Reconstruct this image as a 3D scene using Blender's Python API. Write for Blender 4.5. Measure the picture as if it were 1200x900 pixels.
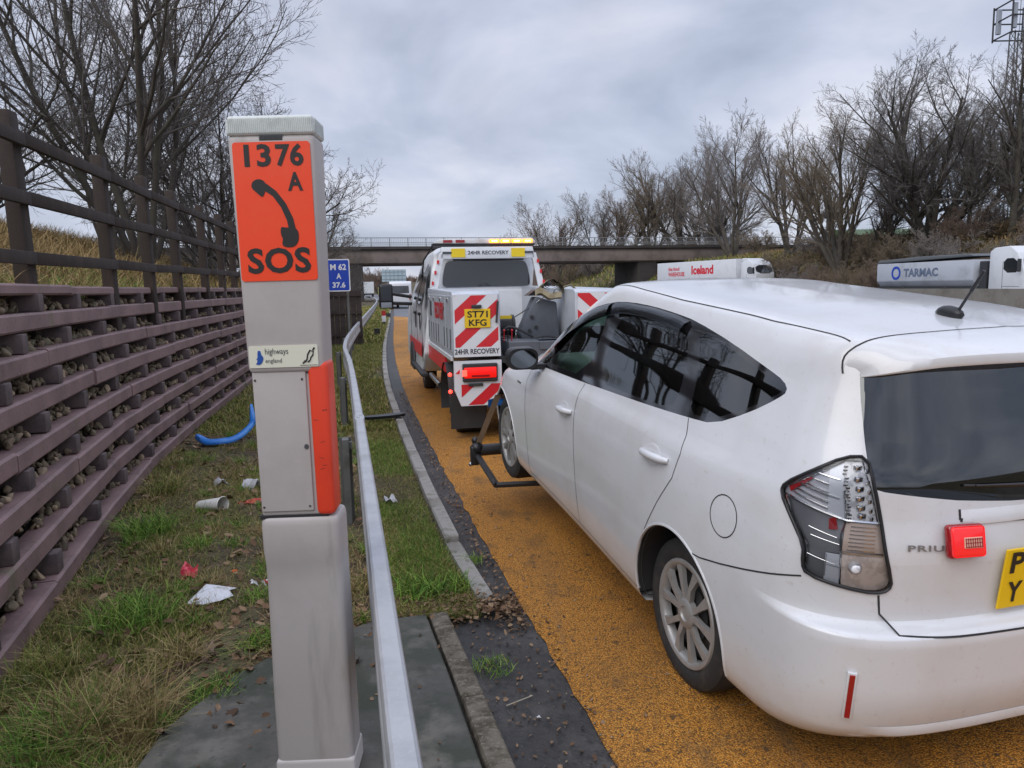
import bpy, bmesh, math, random
import numpy as np
from mathutils import Vector, Matrix, Euler
from mathutils.bvhtree import BVHTree
PI = math.pi
R = math.radians
for o in list(bpy.data.objects):
    bpy.data.objects.remove(o)
SC = bpy.context.scene
COL = SC.collection

# ------------------------------------------------------------------ camera
cam_d = bpy.data.cameras.new('camera')
cam = bpy.data.objects.new('camera', cam_d)
COL.objects.link(cam)
cam_d.sensor_fit = 'HORIZONTAL'
cam_d.sensor_width = 36.0
cam_d.lens = 36.0 * 880.0 / 1200.0
cam_d.clip_start = 0.05
cam_d.clip_end = 3000
CAMP = Vector((0, 0, 1.74))
PITCH = math.atan(114 / 880)
cam.matrix_world = Matrix.Translation(CAMP) @ Matrix.Rotation(PI / 2 - PITCH, 4, 'X') @ Matrix.Rotation(-0.02, 4, 'Z')
SC.camera = cam

# ------------------------------------------------------------------ view
SC.view_settings.view_transform = 'Standard'
SC.view_settings.look = 'None'
SC.view_settings.exposure = 0.5
SC.view_settings.gamma = 1.0
SC.render.resolution_x = 1024
SC.render.resolution_y = 768
SC.cycles.max_bounces = 8
SC.cycles.transparent_max_bounces = 12
SC.cycles.use_denoising = True

# ------------------------------------------------------------------ sky
SUN_EL, SUN_AZ = R(38), R(215)      # compass style azimuth, the sun stands behind the camera to the left
world = bpy.data.worlds.new('World')
SC.world = world
world.use_nodes = True
wn, wl = world.node_tree.nodes, world.node_tree.links
wn.clear()
w_out = wn.new('ShaderNodeOutputWorld')
w_bg = wn.new('ShaderNodeBackground')
w_sky = wn.new('ShaderNodeTexSky')
w_sky.sky_type = 'NISHITA'
w_sky.sun_disc = False
w_sky.sun_elevation = SUN_EL
w_sky.sun_rotation = SUN_AZ
w_tc = wn.new('ShaderNodeTexCoord')
w_sep = wn.new('ShaderNodeSeparateXYZ')
wl.new(w_tc.outputs['Generated'], w_sep.inputs[0])
# overcast sheet: flatten the dome so that clouds get smaller towards the horizon
w_zz = wn.new('ShaderNodeMath'); w_zz.operation = 'MAXIMUM'; w_zz.inputs[1].default_value = 0.0
wl.new(w_sep.outputs['Z'], w_zz.inputs[0])
w_za = wn.new('ShaderNodeMath'); w_za.operation = 'ADD'; w_za.inputs[1].default_value = 0.40
wl.new(w_zz.outputs[0], w_za.inputs[0])
w_dx = wn.new('ShaderNodeMath'); w_dx.operation = 'DIVIDE'
wl.new(w_sep.outputs['X'], w_dx.inputs[0]); wl.new(w_za.outputs[0], w_dx.inputs[1])
w_dy = wn.new('ShaderNodeMath'); w_dy.operation = 'DIVIDE'
wl.new(w_sep.outputs['Y'], w_dy.inputs[0]); wl.new(w_za.outputs[0], w_dy.inputs[1])
w_cmb = wn.new('ShaderNodeCombineXYZ')
wl.new(w_dx.outputs[0], w_cmb.inputs[0]); wl.new(w_dy.outputs[0], w_cmb.inputs[1])
w_n = wn.new('ShaderNodeTexNoise'); w_n.inputs['Scale'].default_value = 2.1
w_n.inputs['Detail'].default_value = 6; w_n.inputs['Roughness'].default_value = 0.5
w_n.inputs['Distortion'].default_value = 0.35
wl.new(w_cmb.outputs[0], w_n.inputs['Vector'])
w_r = wn.new('ShaderNodeValToRGB')
w_r.color_ramp.elements[0].position = 0.35; w_r.color_ramp.elements[0].color = (0.29, 0.33, 0.425, 1)
w_r.color_ramp.elements[1].position = 0.70; w_r.color_ramp.elements[1].color = (0.59, 0.595, 0.66, 1)
e = w_r.color_ramp.elements.new(0.52); e.color = (0.42, 0.45, 0.55, 1)
wl.new(w_n.outputs['Fac'], w_r.inputs[0])
# overcast skies brighten towards the zenith
w_g = wn.new('ShaderNodeMapRange'); w_g.inputs['From Min'].default_value = 0.42
w_g.inputs['From Max'].default_value = 1.0; w_g.inputs['To Min'].default_value = 1.0
w_g.inputs['To Max'].default_value = 2.6
wl.new(w_sep.outputs['Z'], w_g.inputs['Value'])
w_n2 = wn.new('ShaderNodeTexNoise'); w_n2.inputs['Scale'].default_value = 3.4; w_n2.inputs['Detail'].default_value = 7; w_n2.inputs['Distortion'].default_value = 0.4
wl.new(w_cmb.outputs[0], w_n2.inputs['Vector'])
w_k = wn.new('ShaderNodeMapRange'); w_k.inputs['From Min'].default_value = 0.3; w_k.inputs['From Max'].default_value = 0.75
w_k.inputs['To Min'].default_value = 0.35; w_k.inputs['To Max'].default_value = 3.2
wl.new(w_sep.outputs['Z'], w_k.inputs['Value'])
w_c = wn.new('ShaderNodeMath'); w_c.operation = 'SUBTRACT'; w_c.inputs[1].default_value = 0.5
wl.new(w_n2.outputs['Fac'], w_c.inputs[0])
w_c2 = wn.new('ShaderNodeMath'); w_c2.operation = 'MULTIPLY_ADD'; w_c2.inputs[2].default_value = 1.0
wl.new(w_c.outputs[0], w_c2.inputs[0]); wl.new(w_k.outputs[0], w_c2.inputs[1])
w_gg = wn.new('ShaderNodeMath'); w_gg.operation = 'MULTIPLY'
wl.new(w_g.outputs[0], w_gg.inputs[0]); wl.new(w_c2.outputs[0], w_gg.inputs[1])
w_m = wn.new('ShaderNodeVectorMath'); w_m.operation = 'SCALE'
wl.new(w_r.outputs['Color'], w_m.inputs[0]); wl.new(w_gg.outputs[0], w_m.inputs['Scale'])
w_s2 = wn.new('ShaderNodeVectorMath'); w_s2.operation = 'SCALE'; w_s2.inputs['Scale'].default_value = 0.10
wl.new(w_sky.outputs[0], w_s2.inputs[0])
w_mix = wn.new('ShaderNodeMix'); w_mix.data_type = 'RGBA'; w_mix.inputs['Factor'].default_value = 0.9
wl.new(w_s2.outputs[0], w_mix.inputs['A']); wl.new(w_m.outputs[0], w_mix.inputs['B'])
wl.new(w_mix.outputs['Result'], w_bg.inputs['Color'])
w_bg.inputs['Strength'].default_value = 1.0
wl.new(w_bg.outputs[0], w_out.inputs[0])

sun_d = bpy.data.lights.new('sun', 'SUN')
sun_d.energy = 1.1
sun_d.angle = R(50)
sun_d.color = (1.0, 0.95, 0.88)
sun = bpy.data.objects.new('sun', sun_d)
COL.objects.link(sun)
sd = Vector((math.sin(SUN_AZ) * math.cos(SUN_EL), math.cos(SUN_AZ) * math.cos(SUN_EL), math.sin(SUN_EL)))
sun.rotation_euler = sd.to_track_quat('Z', 'Y').to_euler()

# ------------------------------------------------------------------ helpers
def link(o, parent=None):
    COL.objects.link(o)
    if parent is not None:
        o.parent = parent
    return o
def tag(o, label=None, cat=None, group=None, kind=None):
    if label: o['label'] = label
    if cat: o['category'] = cat
    if group: o['group'] = group
    if kind: o['kind'] = kind
    return o
def thing(name, label, cat, loc=(0, 0, 0), rot=(0, 0, 0), group=None):
    o = bpy.data.objects.new(name, None)
    o.empty_display_size = 0.1
    o.location = loc; o.rotation_euler = rot
    link(o)
    return tag(o, label, cat, group)
def mesh_obj(name, verts, faces, mat=None, parent=None, smooth=False, mats=None, fm=None):
    me = bpy.data.meshes.new(name)
    me.from_pydata([tuple(v) for v in verts], [], [tuple(f) for f in faces])
    for m in (mats or ([mat] if mat else [])): me.materials.append(m)
    if fm is not None: me.polygons.foreach_set('material_index', fm)
    if smooth: me.polygons.foreach_set('use_smooth', [True] * len(me.polygons))
    me.update()
    return link(bpy.data.objects.new(name, me), parent)
def copy_tree(o, parent=None):
    c = o.copy(); COL.objects.link(c); c.parent = parent
    for ch in o.children: copy_tree(ch, c)
    return c
def lerp(a, b, t): return a + (b - a) * t

class MB:
    """collects shapes into one mesh"""
    def __init__(s): s.bm = bmesh.new()
    def quad(s, pts):
        vs = [s.bm.verts.new(p) for p in pts]; s.bm.faces.new(vs); return s
    def poly(s, pts): return s.quad(pts)
    def box(s, c, d, rot=None, bev=0.0, seg=2):
        M = Matrix.Translation(c) @ (rot.to_4x4() if rot is not None else Matrix()) @ Matrix.Diagonal((d[0], d[1], d[2], 1))
        r = bmesh.ops.create_cube(s.bm, size=1, matrix=M)
        if bev:
            es = list({e for v in r['verts'] for e in v.link_edges})
            bmesh.ops.bevel(s.bm, geom=es, offset=bev, segments=seg, affect='EDGES', profile=0.5)
        return s
    def cyl(s, a, b, r0, r1=None, n=16, cap=True):
        a, b = Vector(a), Vector(b); r1 = r0 if r1 is None else r1
        d = b - a
        q = d.to_track_quat('Z', 'Y').to_matrix()
        rings = []
        for p, r in ((a, r0), (b, r1)):
            rings.append([s.bm.verts.new(p + q @ Vector((r * math.cos(2 * PI * i / n), r * math.sin(2 * PI * i / n), 0))) for i in range(n)])
        for i in range(n):
            s.bm.faces.new((rings[0][i], rings[0][(i + 1) % n], rings[1][(i + 1) % n], rings[1][i]))
        if cap:
            s.bm.faces.new(rings[0][::-1]); s.bm.faces.new(rings[1])
        return s
    def tube(s, pts, r, n=8, cap=True):
        pts = [Vector(p) for p in pts]
        rr = r if isinstance(r, (list, tuple)) else [r] * len(pts)
        prev = None; up = None
        for i, p in enumerate(pts):
            t = (pts[min(i + 1, len(pts) - 1)] - pts[max(i - 1, 0)]).normalized()
            if up is None: up = t.orthogonal().normalized()
            up = (up - t * up.dot(t)).normalized(); b = t.cross(up)
            ring = [s.bm.verts.new(p + rr[i] * (up * math.cos(2 * PI * k / n) + b * math.sin(2 * PI * k / n))) for k in range(n)]
            if prev:
                for k in range(n): s.bm.faces.new((prev[k], prev[(k + 1) % n], ring[(k + 1) % n], ring[k]))
            elif cap: s.bm.faces.new(ring[::-1])
            prev = ring
        if cap: s.bm.faces.new(prev)
        return s
    def prism(s, prof, axis, a, b, bev=0):
        """prof: 2D list; axis 0,1,2 the extrusion axis; a..b"""
        def P(u, v, w):
            return {0: (w, u, v), 1: (u, w, v), 2: (u, v, w)}[axis]
        A = [s.bm.verts.new(P(u, v, a)) for u, v in prof]
        B = [s.bm.verts.new(P(u, v, b)) for u, v in prof]
        n = len(prof)
        fs = [s.bm.faces.new((A[i], A[(i + 1) % n], B[(i + 1) % n], B[i])) for i in range(n)]
        fs.append(s.bm.faces.new(A[::-1])); fs.append(s.bm.faces.new(B))
        bmesh.ops.recalc_face_normals(s.bm, faces=fs)
        if bev:
            es = list({e for f in fs for e in f.edges})
            bmesh.ops.bevel(s.bm, geom=es, offset=bev, segments=2, affect='EDGES', profile=0.5)
        return s
    def lathe(s, prof, c, axis, n=48):
        """prof [(r, h)] revolve about axis through c"""
        c = Vector(c); q = Vector(axis).to_track_quat('Z', 'Y').to_matrix()
        prev = None
        for r, h in prof:
            ring = [s.bm.verts.new(c + q @ Vector((r * math.cos(2 * PI * i / n), r * math.sin(2 * PI * i / n), h))) for i in range(n)]
            if prev:
                for i in range(n): s.bm.faces.new((prev[i], prev[(i + 1) % n], ring[(i + 1) % n], ring[i]))
            prev = ring
        return s
    def sphere(s, c, r, sc=(1, 1, 1), sub=2):
        bmesh.ops.create_icosphere(s.bm, subdivisions=sub, radius=1, matrix=Matrix.Translation(c) @ Matrix.Diagonal((r * sc[0], r * sc[1], r * sc[2], 1)))
        return s
    def build(s, name, mat, parent=None, smooth=None, label=None, recalc=True):
        if recalc: bmesh.ops.recalc_face_normals(s.bm, faces=s.bm.faces[:])
        me = bpy.data.meshes.new(name)
        s.bm.to_mesh(me); s.bm.free()
        me.materials.append(mat)
        if smooth is not None:
            me.polygons.foreach_set('use_smooth', [True] * len(me.polygons))
            if smooth < 180:
                me.set_sharp_from_angle(angle=R(smooth))
        o = link(bpy.data.objects.new(name, me), parent)
        if label: o['label'] = label
        return o

# ------------------------------------------------------------------ materials
def pmat(name, col, rough=0.6, metal=0.0, spec=0.5, noise=None, bump=None, coat=0.0, alpha=None, emit=None, coords='Object', trans=0.0):
    """noise: list of (scale, detail, colour, lo, hi, strength[, stretch]) colour overlays; bump: (scale, strength, distance)"""
    m = bpy.data.materials.new(name); m.use_nodes = True
    n, l = m.node_tree.nodes, m.node_tree.links
    b = n['Principled BSDF']
    b.inputs['Base Color'].default_value = (*col, 1)
    b.inputs['Roughness'].default_value = rough
    b.inputs['Metallic'].default_value = metal
    b.inputs['Specular IOR Level'].default_value = spec
    b.inputs['Coat Weight'].default_value = coat
    b.inputs['Coat Roughness'].default_value = 0.06
    b.inputs['Transmission Weight'].default_value = trans
    tc = n.new('ShaderNodeTexCoord')
    cur = None
    if noise:
        for it in noise:
            sc_, det, c2, lo, hi, st = it[:6]
            mp = n.new('ShaderNodeMapping'); l.new(tc.outputs[coords], mp.inputs[0])
            if len(it) > 6: mp.inputs['Scale'].default_value = it[6]
            t = n.new('ShaderNodeTexNoise'); t.inputs['Scale'].default_value = sc_; t.inputs['Detail'].default_value = det
            t.inputs['Roughness'].default_value = 0.62
            l.new(mp.outputs[0], t.inputs['Vector'])
            mr = n.new('ShaderNodeMapRange'); mr.inputs['From Min'].default_value = lo; mr.inputs['From Max'].default_value = hi
            mr.inputs['To Max'].default_value = st
            l.new(t.outputs['Fac'], mr.inputs['Value'])
            mx = n.new('ShaderNodeMix'); mx.data_type = 'RGBA'
            l.new(mr.outputs[0], mx.inputs['Factor'])
            if cur is None: mx.inputs['A'].default_value = (*col, 1)
            else: l.new(cur, mx.inputs['A'])
            mx.inputs['B'].default_value = (*c2, 1)
            cur = mx.outputs['Result']
        l.new(cur, b.inputs['Base Color'])
    if bump:
        t = n.new('ShaderNodeTexNoise'); t.inputs['Scale'].default_value = bump[0]; t.inputs['Detail'].default_value = 5
        l.new(tc.outputs[coords], t.inputs['Vector'])
        bp = n.new('ShaderNodeBump'); bp.inputs['Strength'].default_value = bump[1]; bp.inputs['Distance'].default_value = bump[2]
        l.new(t.outputs['Fac'], bp.inputs['Height']); l.new(bp.outputs[0], b.inputs['Normal'])
    if emit:
        b.inputs['Emission Color'].default_value = (*emit[0], 1); b.inputs['Emission Strength'].default_value = emit[1]
    return m
def glassy(name, tint, transp, rough=0.02, ior=1.65):
    """window glass: mix of see-through tint and mirror by fresnel"""
    m = bpy.data.materials.new(name); m.use_nodes = True
    n, l = m.node_tree.nodes, m.node_tree.links
    n.clear()
    out = n.new('ShaderNodeOutputMaterial'); tr = n.new('ShaderNodeBsdfTransparent'); tr.inputs[0].default_value = (*[c * transp for c in tint], 1)
    gl = n.new('ShaderNodeBsdfGlossy'); gl.inputs['Roughness'].default_value = rough; gl.inputs['Color'].default_value = (0.9, 0.93, 0.95, 1)
    fr = n.new('ShaderNodeFresnel'); fr.inputs['IOR'].default_value = ior
    mx = n.new('ShaderNodeMixShader')
    l.new(fr.outputs[0], mx.inputs[0]); l.new(tr.outputs[0], mx.inputs[1]); l.new(gl.outputs[0], mx.inputs[2]); l.new(mx.outputs[0], out.inputs[0])
    return m

_txt_cache = {}
def text_mesh(txt, size=1.0, bold=0.0, space=1.0):
    """returns (verts, faces, width, height) of a text, origin at lower left of its box"""
    k = (txt, bold, space)
    if k not in _txt_cache:
        cu = bpy.data.curves.new('t', 'FONT'); cu.body = txt; cu.offset = bold; cu.resolution_u = 3; cu.space_character = space
        ob = bpy.data.objects.new('t', cu); COL.objects.link(ob)
        dg = bpy.context.evaluated_depsgraph_get()
        me = bpy.data.meshes.new_from_object(ob.evaluated_get(dg))
        V = np.array([v.co[:] for v in me.vertices]); Fc = [tuple(p.vertices) for p in me.polygons]
        bpy.data.objects.remove(ob); bpy.data.curves.remove(cu); bpy.data.meshes.remove(me)
        V[:, 0] -= V[:, 0].min(); V[:, 1] -= V[:, 1].min()
        _txt_cache[k] = (V, Fc)
    return _txt_cache[k]
def text_on(name, lines, origin, right, up, mat, parent, bold=0.02, space=1.0, nudge=0.002):
    """lines: (text, x, y, width or None, height) laid out on the plane at origin with axes right, up"""
    origin, right, up = Vector(origin), Vector(right).normalized(), Vector(up).normalized()
    nrm = right.cross(up).normalized()
    AV, AF = [], []
    for (t, x, y, w, h) in lines:
        V, Fc = text_mesh(t, 1, bold, space)
        sy = h / V[:, 1].max(); sx = (w / V[:, 0].max()) if w else sy
        b0 = len(AV)
        for v in V: AV.append(origin + right * (x + v[0] * sx) + up * (y + v[1] * sy) + nrm * nudge)
        AF += [tuple(b0 + i for i in f) for f in Fc]
    return mesh_obj(name, AV, AF, mat, parent)

def pchip(xs, ys, x):
    xs = np.asarray(xs, float); ys = np.asarray(ys, float); x = np.asarray(x, float)
    if xs[0] > xs[-1]: xs = xs[::-1]; ys = ys[::-1]
    h = np.diff(xs); sh = (-1,) + (1,) * (ys.ndim - 1)
    hh = h.reshape(sh); d = np.diff(ys, axis=0) / hh
    m = np.zeros_like(ys)
    if len(xs) > 2:
        w1 = 2 * hh[1:] + hh[:-1]; w2 = hh[1:] + 2 * hh[:-1]
        with np.errstate(divide='ignore', invalid='ignore'):
            hm = (w1 + w2) / (w1 / d[:-1] + w2 / d[1:])
        m[1:-1] = np.where(d[:-1] * d[1:] > 0, hm, 0)
    m[0] = d[0]; m[-1] = d[-1]
    x = np.clip(x, xs[0], xs[-1])
    i = np.clip(np.searchsorted(xs, x, side='right') - 1, 0, len(xs) - 2)
    t = (x - xs[i]) / h[i]
    t = t.reshape((-1,) + (1,) * (ys.ndim - 1)) if ys.ndim > 1 else t
    hi = h[i].reshape(t.shape) if ys.ndim > 1 else h[i]
    return ((2*t**3-3*t**2+1)*ys[i] + (t**3-2*t**2+t)*hi*m[i] + (-2*t**3+3*t**2)*ys[i+1] + (t**3-t**2)*hi*m[i+1])
# ================================================================== WHITE CAR : body surface
# car frame: x forward (0 at rear axle), y left, z up. Rings run front centre -> left side -> rear centre.
WB, RW = 2.78, 0.326
def arc_resample(P, n):
    d = np.r_[0, np.cumsum(np.linalg.norm(np.diff(P, axis=0), axis=1))]
    if d[-1] < 1e-9: return np.repeat(P[:1], n, 0)
    s = np.linspace(0, d[-1], n)
    return np.stack([np.interp(s, d, P[:, k]) for k in range(P.shape[1])], 1)
NF, NS, NR = 26, 84, 40
def ring(xf, xr, w, z, Lf, nf, Lr, nr):
    """w, z: lists of (x, value)"""
    wx, wv = zip(*w); zx, zv = zip(*z)
    W = lambda x: pchip(wx, wv, x); Z = lambda x: pchip(zx, zv, x)
    t = np.linspace(0, PI / 2, 400)
    fx = xf - Lf + Lf * np.cos(t) ** (2 / nf); fy = np.sin(t) ** (2 / nf)
    F = arc_resample(np.stack([fx, fy * W(np.minimum(fx, 99))], 1), NF)
    rx = xr + Lr - Lr * np.sin(t) ** (2 / nr); ry = np.cos(t) ** (2 / nr)
    Rr = arc_resample(np.stack([rx, ry * W(rx)], 1), NR)
    sx = np.linspace(xf - Lf, xr + Lr, NS + 2)[1:-1]
    S = np.stack([sx, W(sx)], 1)
    A = np.concatenate([F, S, Rr])
    return np.concatenate([A, Z(A[:, 0])[:, None]], 1)
def car_rings():
    r = []
    r.append(ring(3.40, -0.78, [(-1, .70), (3.6, .66)], [(-1, .25), (-.5, .21), (3, .19), (3.6, .22)], .7, 2.6, .40, 3.0))
    r.append(ring(3.56, -0.86, [(-1, .795), (-.6, .80), (0, .815), (1.4, .80), (3, .81), (3.6, .76)], [(-1, .285), (-.5, .24), (.5, .205), (3, .20), (3.6, .24)], .85, 2.5, .42, 3.2))
    r.append(ring(3.63, -0.93, [(-1, .80), (-.6, .835), (0, .862), (1.4, .838), (3, .855), (3.7, .80)], [(-1, .36), (-.5, .34), (.5, .30), (3, .30), (3.6, .34)], .95, 2.4, .44, 3.8))
    r.append(ring(3.67, -0.965, [(-1, .81), (-.6, .85), (0, .880), (1.4, .862), (3, .875), (3.7, .82)], [(-1, .52), (0, .50), (3, .48), (3.7, .50)], 1.0, 2.4, .45, 3.9))
    r.append(ring(3.66, -0.965, [(-1, .815), (-.6, .855), (0, .8875), (1.4, .872), (3, .880), (3.7, .83)], [(-1, .67), (0, .66), (3, .62), (3.7, .60)], 1.05, 2.35, .45, 3.9))
    r.append(ring(3.63, -0.958, [(-1, .815), (-.6, .855), (0, .8875), (1.4, .874), (3, .880), (3.7, .83)], [(-1, .703), (0, .700), (3, .66), (3.7, .63)], 1.05, 2.3, .45, 3.9))
    r.append(ring(3.61, -0.898, [(-1, .81), (-.6, .855), (0, .8865), (1.4, .874), (3, .878), (3.7, .82)], [(-1, .724), (0, .735), (3, .70), (3.7, .66)], 1.05, 2.3, .45, 3.2))
    r.append(ring(3.52, -0.905, [(-1, .79), (-.6, .84), (0, .878), (1.4, .868), (3, .86), (3.7, .78)], [(-1, .92), (0, .90), (1.4, .88), (2.8, .83), (3.5, .74)], 1.05, 2.3, .44, 3.1))
    r.append(ring(3.40, -0.875, [(-1, .765), (-.6, .815), (0, .855), (1.4, .845), (2.6, .80), (3.5, .66)], [(-1, 1.06), (0, 1.04), (1.4, 1.0), (2.6, .93), (3.4, .80)], 1.0, 2.3, .42, 3.0))
    # belt line / cowl
    r.append(ring(2.86, -0.845, [(-1, .72), (-.6, .775), (0, .815), (1.4, .805), (2.2, .78), (2.9, .66)], [(-1, 1.17), (-.6, 1.165), (0, 1.13), (1.4, 1.07), (2.2, 1.015), (2.9, 1.0)], .80, 2.4, .40, 3.5))
    r.append(ring(2.50, -0.80, [(-1, .665), (-.6, .725), (0, .765), (1.4, .76), (2.1, .735), (2.9, .66)], [(-1, 1.275), (-.6, 1.275), (0, 1.25), (1.4, 1.20), (2.1, 1.14), (2.6, 1.12)], .74, 2.5, .38, 3.5))
    r.append(ring(2.05, -0.745, [(-1, .61), (-.6, .665), (0, .705), (1.3, .705), (1.8, .69), (2.2, .64)], [(-1, 1.385), (-.6, 1.39), (0, 1.385), (1.3, 1.36), (1.7, 1.33), (2.1, 1.29)], .62, 2.6, .34, 3.6))
    r.append(ring(1.66, -0.71, [(-1, .57), (-.6, .62), (0, .645), (1.3, .645), (1.7, .62)], [(-1, 1.455), (-.6, 1.475), (0, 1.492), (1.0, 1.497), (1.35, 1.482), (1.7, 1.44)], .50, 2.8, .30, 3.6))
    r.append(ring(1.53, -0.70, [(-1, .535), (-.6, .578), (0, .60), (1.3, .60), (1.7, .57)], [(-1, 1.487), (-.6, 1.512), (0, 1.537), (1.0, 1.543), (1.3, 1.525), (1.6, 1.475)], .45, 3.0, .26, 3.2))
    r.append(ring(1.46, -0.685, [(-1, .48), (-.6, .52), (0, .54), (1.3, .54), (1.7, .5)], [(-1, 1.50), (-.6, 1.526), (0, 1.556), (1.0, 1.562), (1.3, 1.54), (1.5, 1.50)], .42, 3.0, .22, 3.2))
    r.append(ring(1.38, -0.66, [(-1, .28), (1.7, .28)], [(-1, 1.512), (-.6, 1.542), (0, 1.573), (1.0, 1.577), (1.3, 1.555), (1.5, 1.52)], .35, 3.0, .18, 3.2))
    r.append(ring(1.34, -0.64, [(-1, .0005), (1.7, .0005)], [(-1, 1.516), (-.6, 1.548), (0, 1.580), (1.0, 1.582), (1.3, 1.56), (1.5, 1.53)], .3, 3.0, .15, 3.2))
    r = np.array(r)
    for k, a in ((10, .25), (11, .6), (12, .85), (13, 1), (14, 1), (15, 1), (16, 1)):     # tall roof towards the tail
        r[k][:, 2] += a * pchip([-1, .2, .9, 1.4, 1.8, 2.6], [.088, .085, .085, .10, .105, .08], r[k][:, 0])
    for k, a in ((11, .01), (12, .03), (13, .035), (14, .035)): r[k][:, 1] *= 1 + a
    return r
def car_grid(nv=92):
    Rg = car_rings()
    d = np.linalg.norm(np.diff(Rg[:, NF + 10:NF + NS - 10], axis=0), axis=2).mean(1) ** 0.75
    s = np.r_[0, np.cumsum(d)]
    v = np.sort(np.r_[np.linspace(0, s[-1], nv), s[1:-1]])
    return pchip(s, Rg, v)            # (nv', stations, 3)
# ================================================================== WHITE CAR : build
M_PAINT = pmat('car_paint', (.62, .63, .65), rough=.30, spec=.5, coat=.7, noise=[(3.0, 4, (.53, .51, .49), .48, .75, .55), (1.3, 5, (.44, .40, .36), .56, .80, .40, (.6, 1, 1.6)), (38, 3, (.46, .42, .38), .62, .74, .40), (120, 2, (.25, .22, .18), .70, .78, .5)])
M_SEAM = pmat('gap_dark', (.02, .02, .022), rough=.7)
M_GLOSSBLK = pmat('gloss_black', (.008, .008, .010), rough=.05, spec=.8, coat=1)
M_BLKTRIM = pmat('black_trim', (.018, .018, .02), rough=.35, spec=.4)
M_BLKPLASTIC = pmat('black_plastic', (.03, .03, .032), rough=.6, bump=(300, .2, .001))
M_TYRE = pmat('tyre_rubber', (.022, .022, .023), rough=.82, noise=[(14, 4, (.075, .062, .05), .5, .75, .6)], bump=(60, .25, .002))
M_SILVER = pmat('wheel_silver', (.36, .355, .35), rough=.38, metal=.35, noise=[(9, 4, (.22, .20, .18), .48, .72, .6)])
M_DARKIN = pmat('cabin_grey', (.10, .105, .10), rough=.85)
M_SEAT = pmat('seat_fabric', (.22, .235, .22), rough=.9)
M_DARKGLASS = glassy('privacy_glass', (.5, .55, .6), .05, ior=2.1)
M_CLEARGLASS = glassy('clear_glass', (.72, .9, .80), .85)
M_CHROME = pmat('chrome', (.72, .73, .74), rough=.14, metal=1.0)
M_REDLENS = pmat('red_lens', (.30, .008, .012), rough=.12, coat=.6)
M_YPLATE = pmat('plate_yellow', (.80, .52, .01), rough=.35, noise=[(18, 3, (.55, .36, .03), .6, .8, .5)])
M_TEXTBLK = pmat('black_lettering', (.012, .012, .012), rough=.5)
M_GREYTXT = pmat('grey_badge', (.30, .30, .30), rough=.3, metal=.8)

def in_poly(px, py, poly):
    c = False; n = len(poly); j = n - 1
    for i in range(n):
        xi, yi = poly[i]; xj, yj = poly[j]
        if (yi > py) != (yj > py) and px < (xj - xi) * (py - yi) / (yj - yi) + xi: c = not c
        j = i
    return c
def rounded(poly, it=2):
    """Chaikin corner cutting for smooth outlines"""
    P = [tuple(p) for p in poly]
    for _ in range(it):
        Q = []
        for i in range(len(P)):
            a, b = P[i], P[(i + 1) % len(P)]
            Q += [(a[0] * .75 + b[0] * .25, a[1] * .75 + b[1] * .25), (a[0] * .25 + b[0] * .75, a[1] * .25 + b[1] * .75)]
        P = Q
    return P
def refine(poly, seg=.05, closed=True):
    out = []; n = len(poly)
    for i in range(n if closed else n - 1):
        a, b = poly[i], poly[(i + 1) % n]
        k = max(1, int(math.dist(a, b) / seg))
        for q in range(k): out.append((a[0] + (b[0] - a[0]) * q / k, a[1] + (b[1] - a[1]) * q / k))
    if not closed: out.append(tuple(poly[-1]))
    return out

G = car_grid(74)
nvr, nst = G.shape[:2]
full = np.concatenate([G, G[:, -2:0:-1] * [1, -1, 1]], 1)      # closed loops
nl = full.shape[1]
bV = full[:-1].reshape(-1, 3)
bF = []
for i in range(nvr - 2):
    for j in range(nl):
        bF.append((i * nl + j, i * nl + (j + 1) % nl, (i + 1) * nl + (j + 1) % nl, (i + 1) * nl + j))
# spine
base = (nvr - 2) * nl
spine0 = len(bV)
bV = np.concatenate([bV, full[-1][:nst] * [1, 0, 1]])
def sp(j): return spine0 + (j if j < nst else nl - j)
for j in range(nl):
    a, b, c, d = base + j, base + (j + 1) % nl, sp((j + 1) % nl), sp(j)
    if c == d: bF.append((a, b, c))
    else: bF.append((a, b, c, d))
me0 = bpy.data.meshes.new('pristine'); me0.from_pydata(bV.tolist(), [], bF); me0.update()
bm = bmesh.new(); bm.from_mesh(me0)
bmesh.ops.remove_doubles(bm, verts=bm.verts[:], dist=1e-5)
bmesh.ops.recalc_face_normals(bm, faces=bm.faces[:])
bm.normal_update()
P_V = [v.co.copy() for v in bm.verts]; P_N = [v.normal.copy() for v in bm.verts]
P_F = [[v.index for v in f.verts] for f in bm.faces]
bm.verts.index_update()
P_F = [[v.index for v in f.verts] for f in bm.faces]
PB = BVHTree.FromPolygons(P_V, P_F)
from mathutils.interpolate import poly_3d_calc
def surf(p):
    loc, nrm, idx, dist = PB.find_nearest(p)
    f = P_F[idx]; w = poly_3d_calc([P_V[k] for k in f], loc)
    n = Vector((0, 0, 0))
    for k, a in zip(f, w): n += P_N[k] * a
    return loc, n.normalized()
def shoot(o, d):
    h = PB.ray_cast(Vector(o), Vector(d))
    return h[0], (surf(h[0])[1] if h[0] else None)
def side_pt(x, z, s=1): return shoot((x, 2 * s, z), (0, -s, 0))
def rear_pt(y, z): return shoot((-3, y, z), (1, 0, 0))
def top_pt(x, y): return shoot((x, y, 4), (0, 0, -1))

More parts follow.
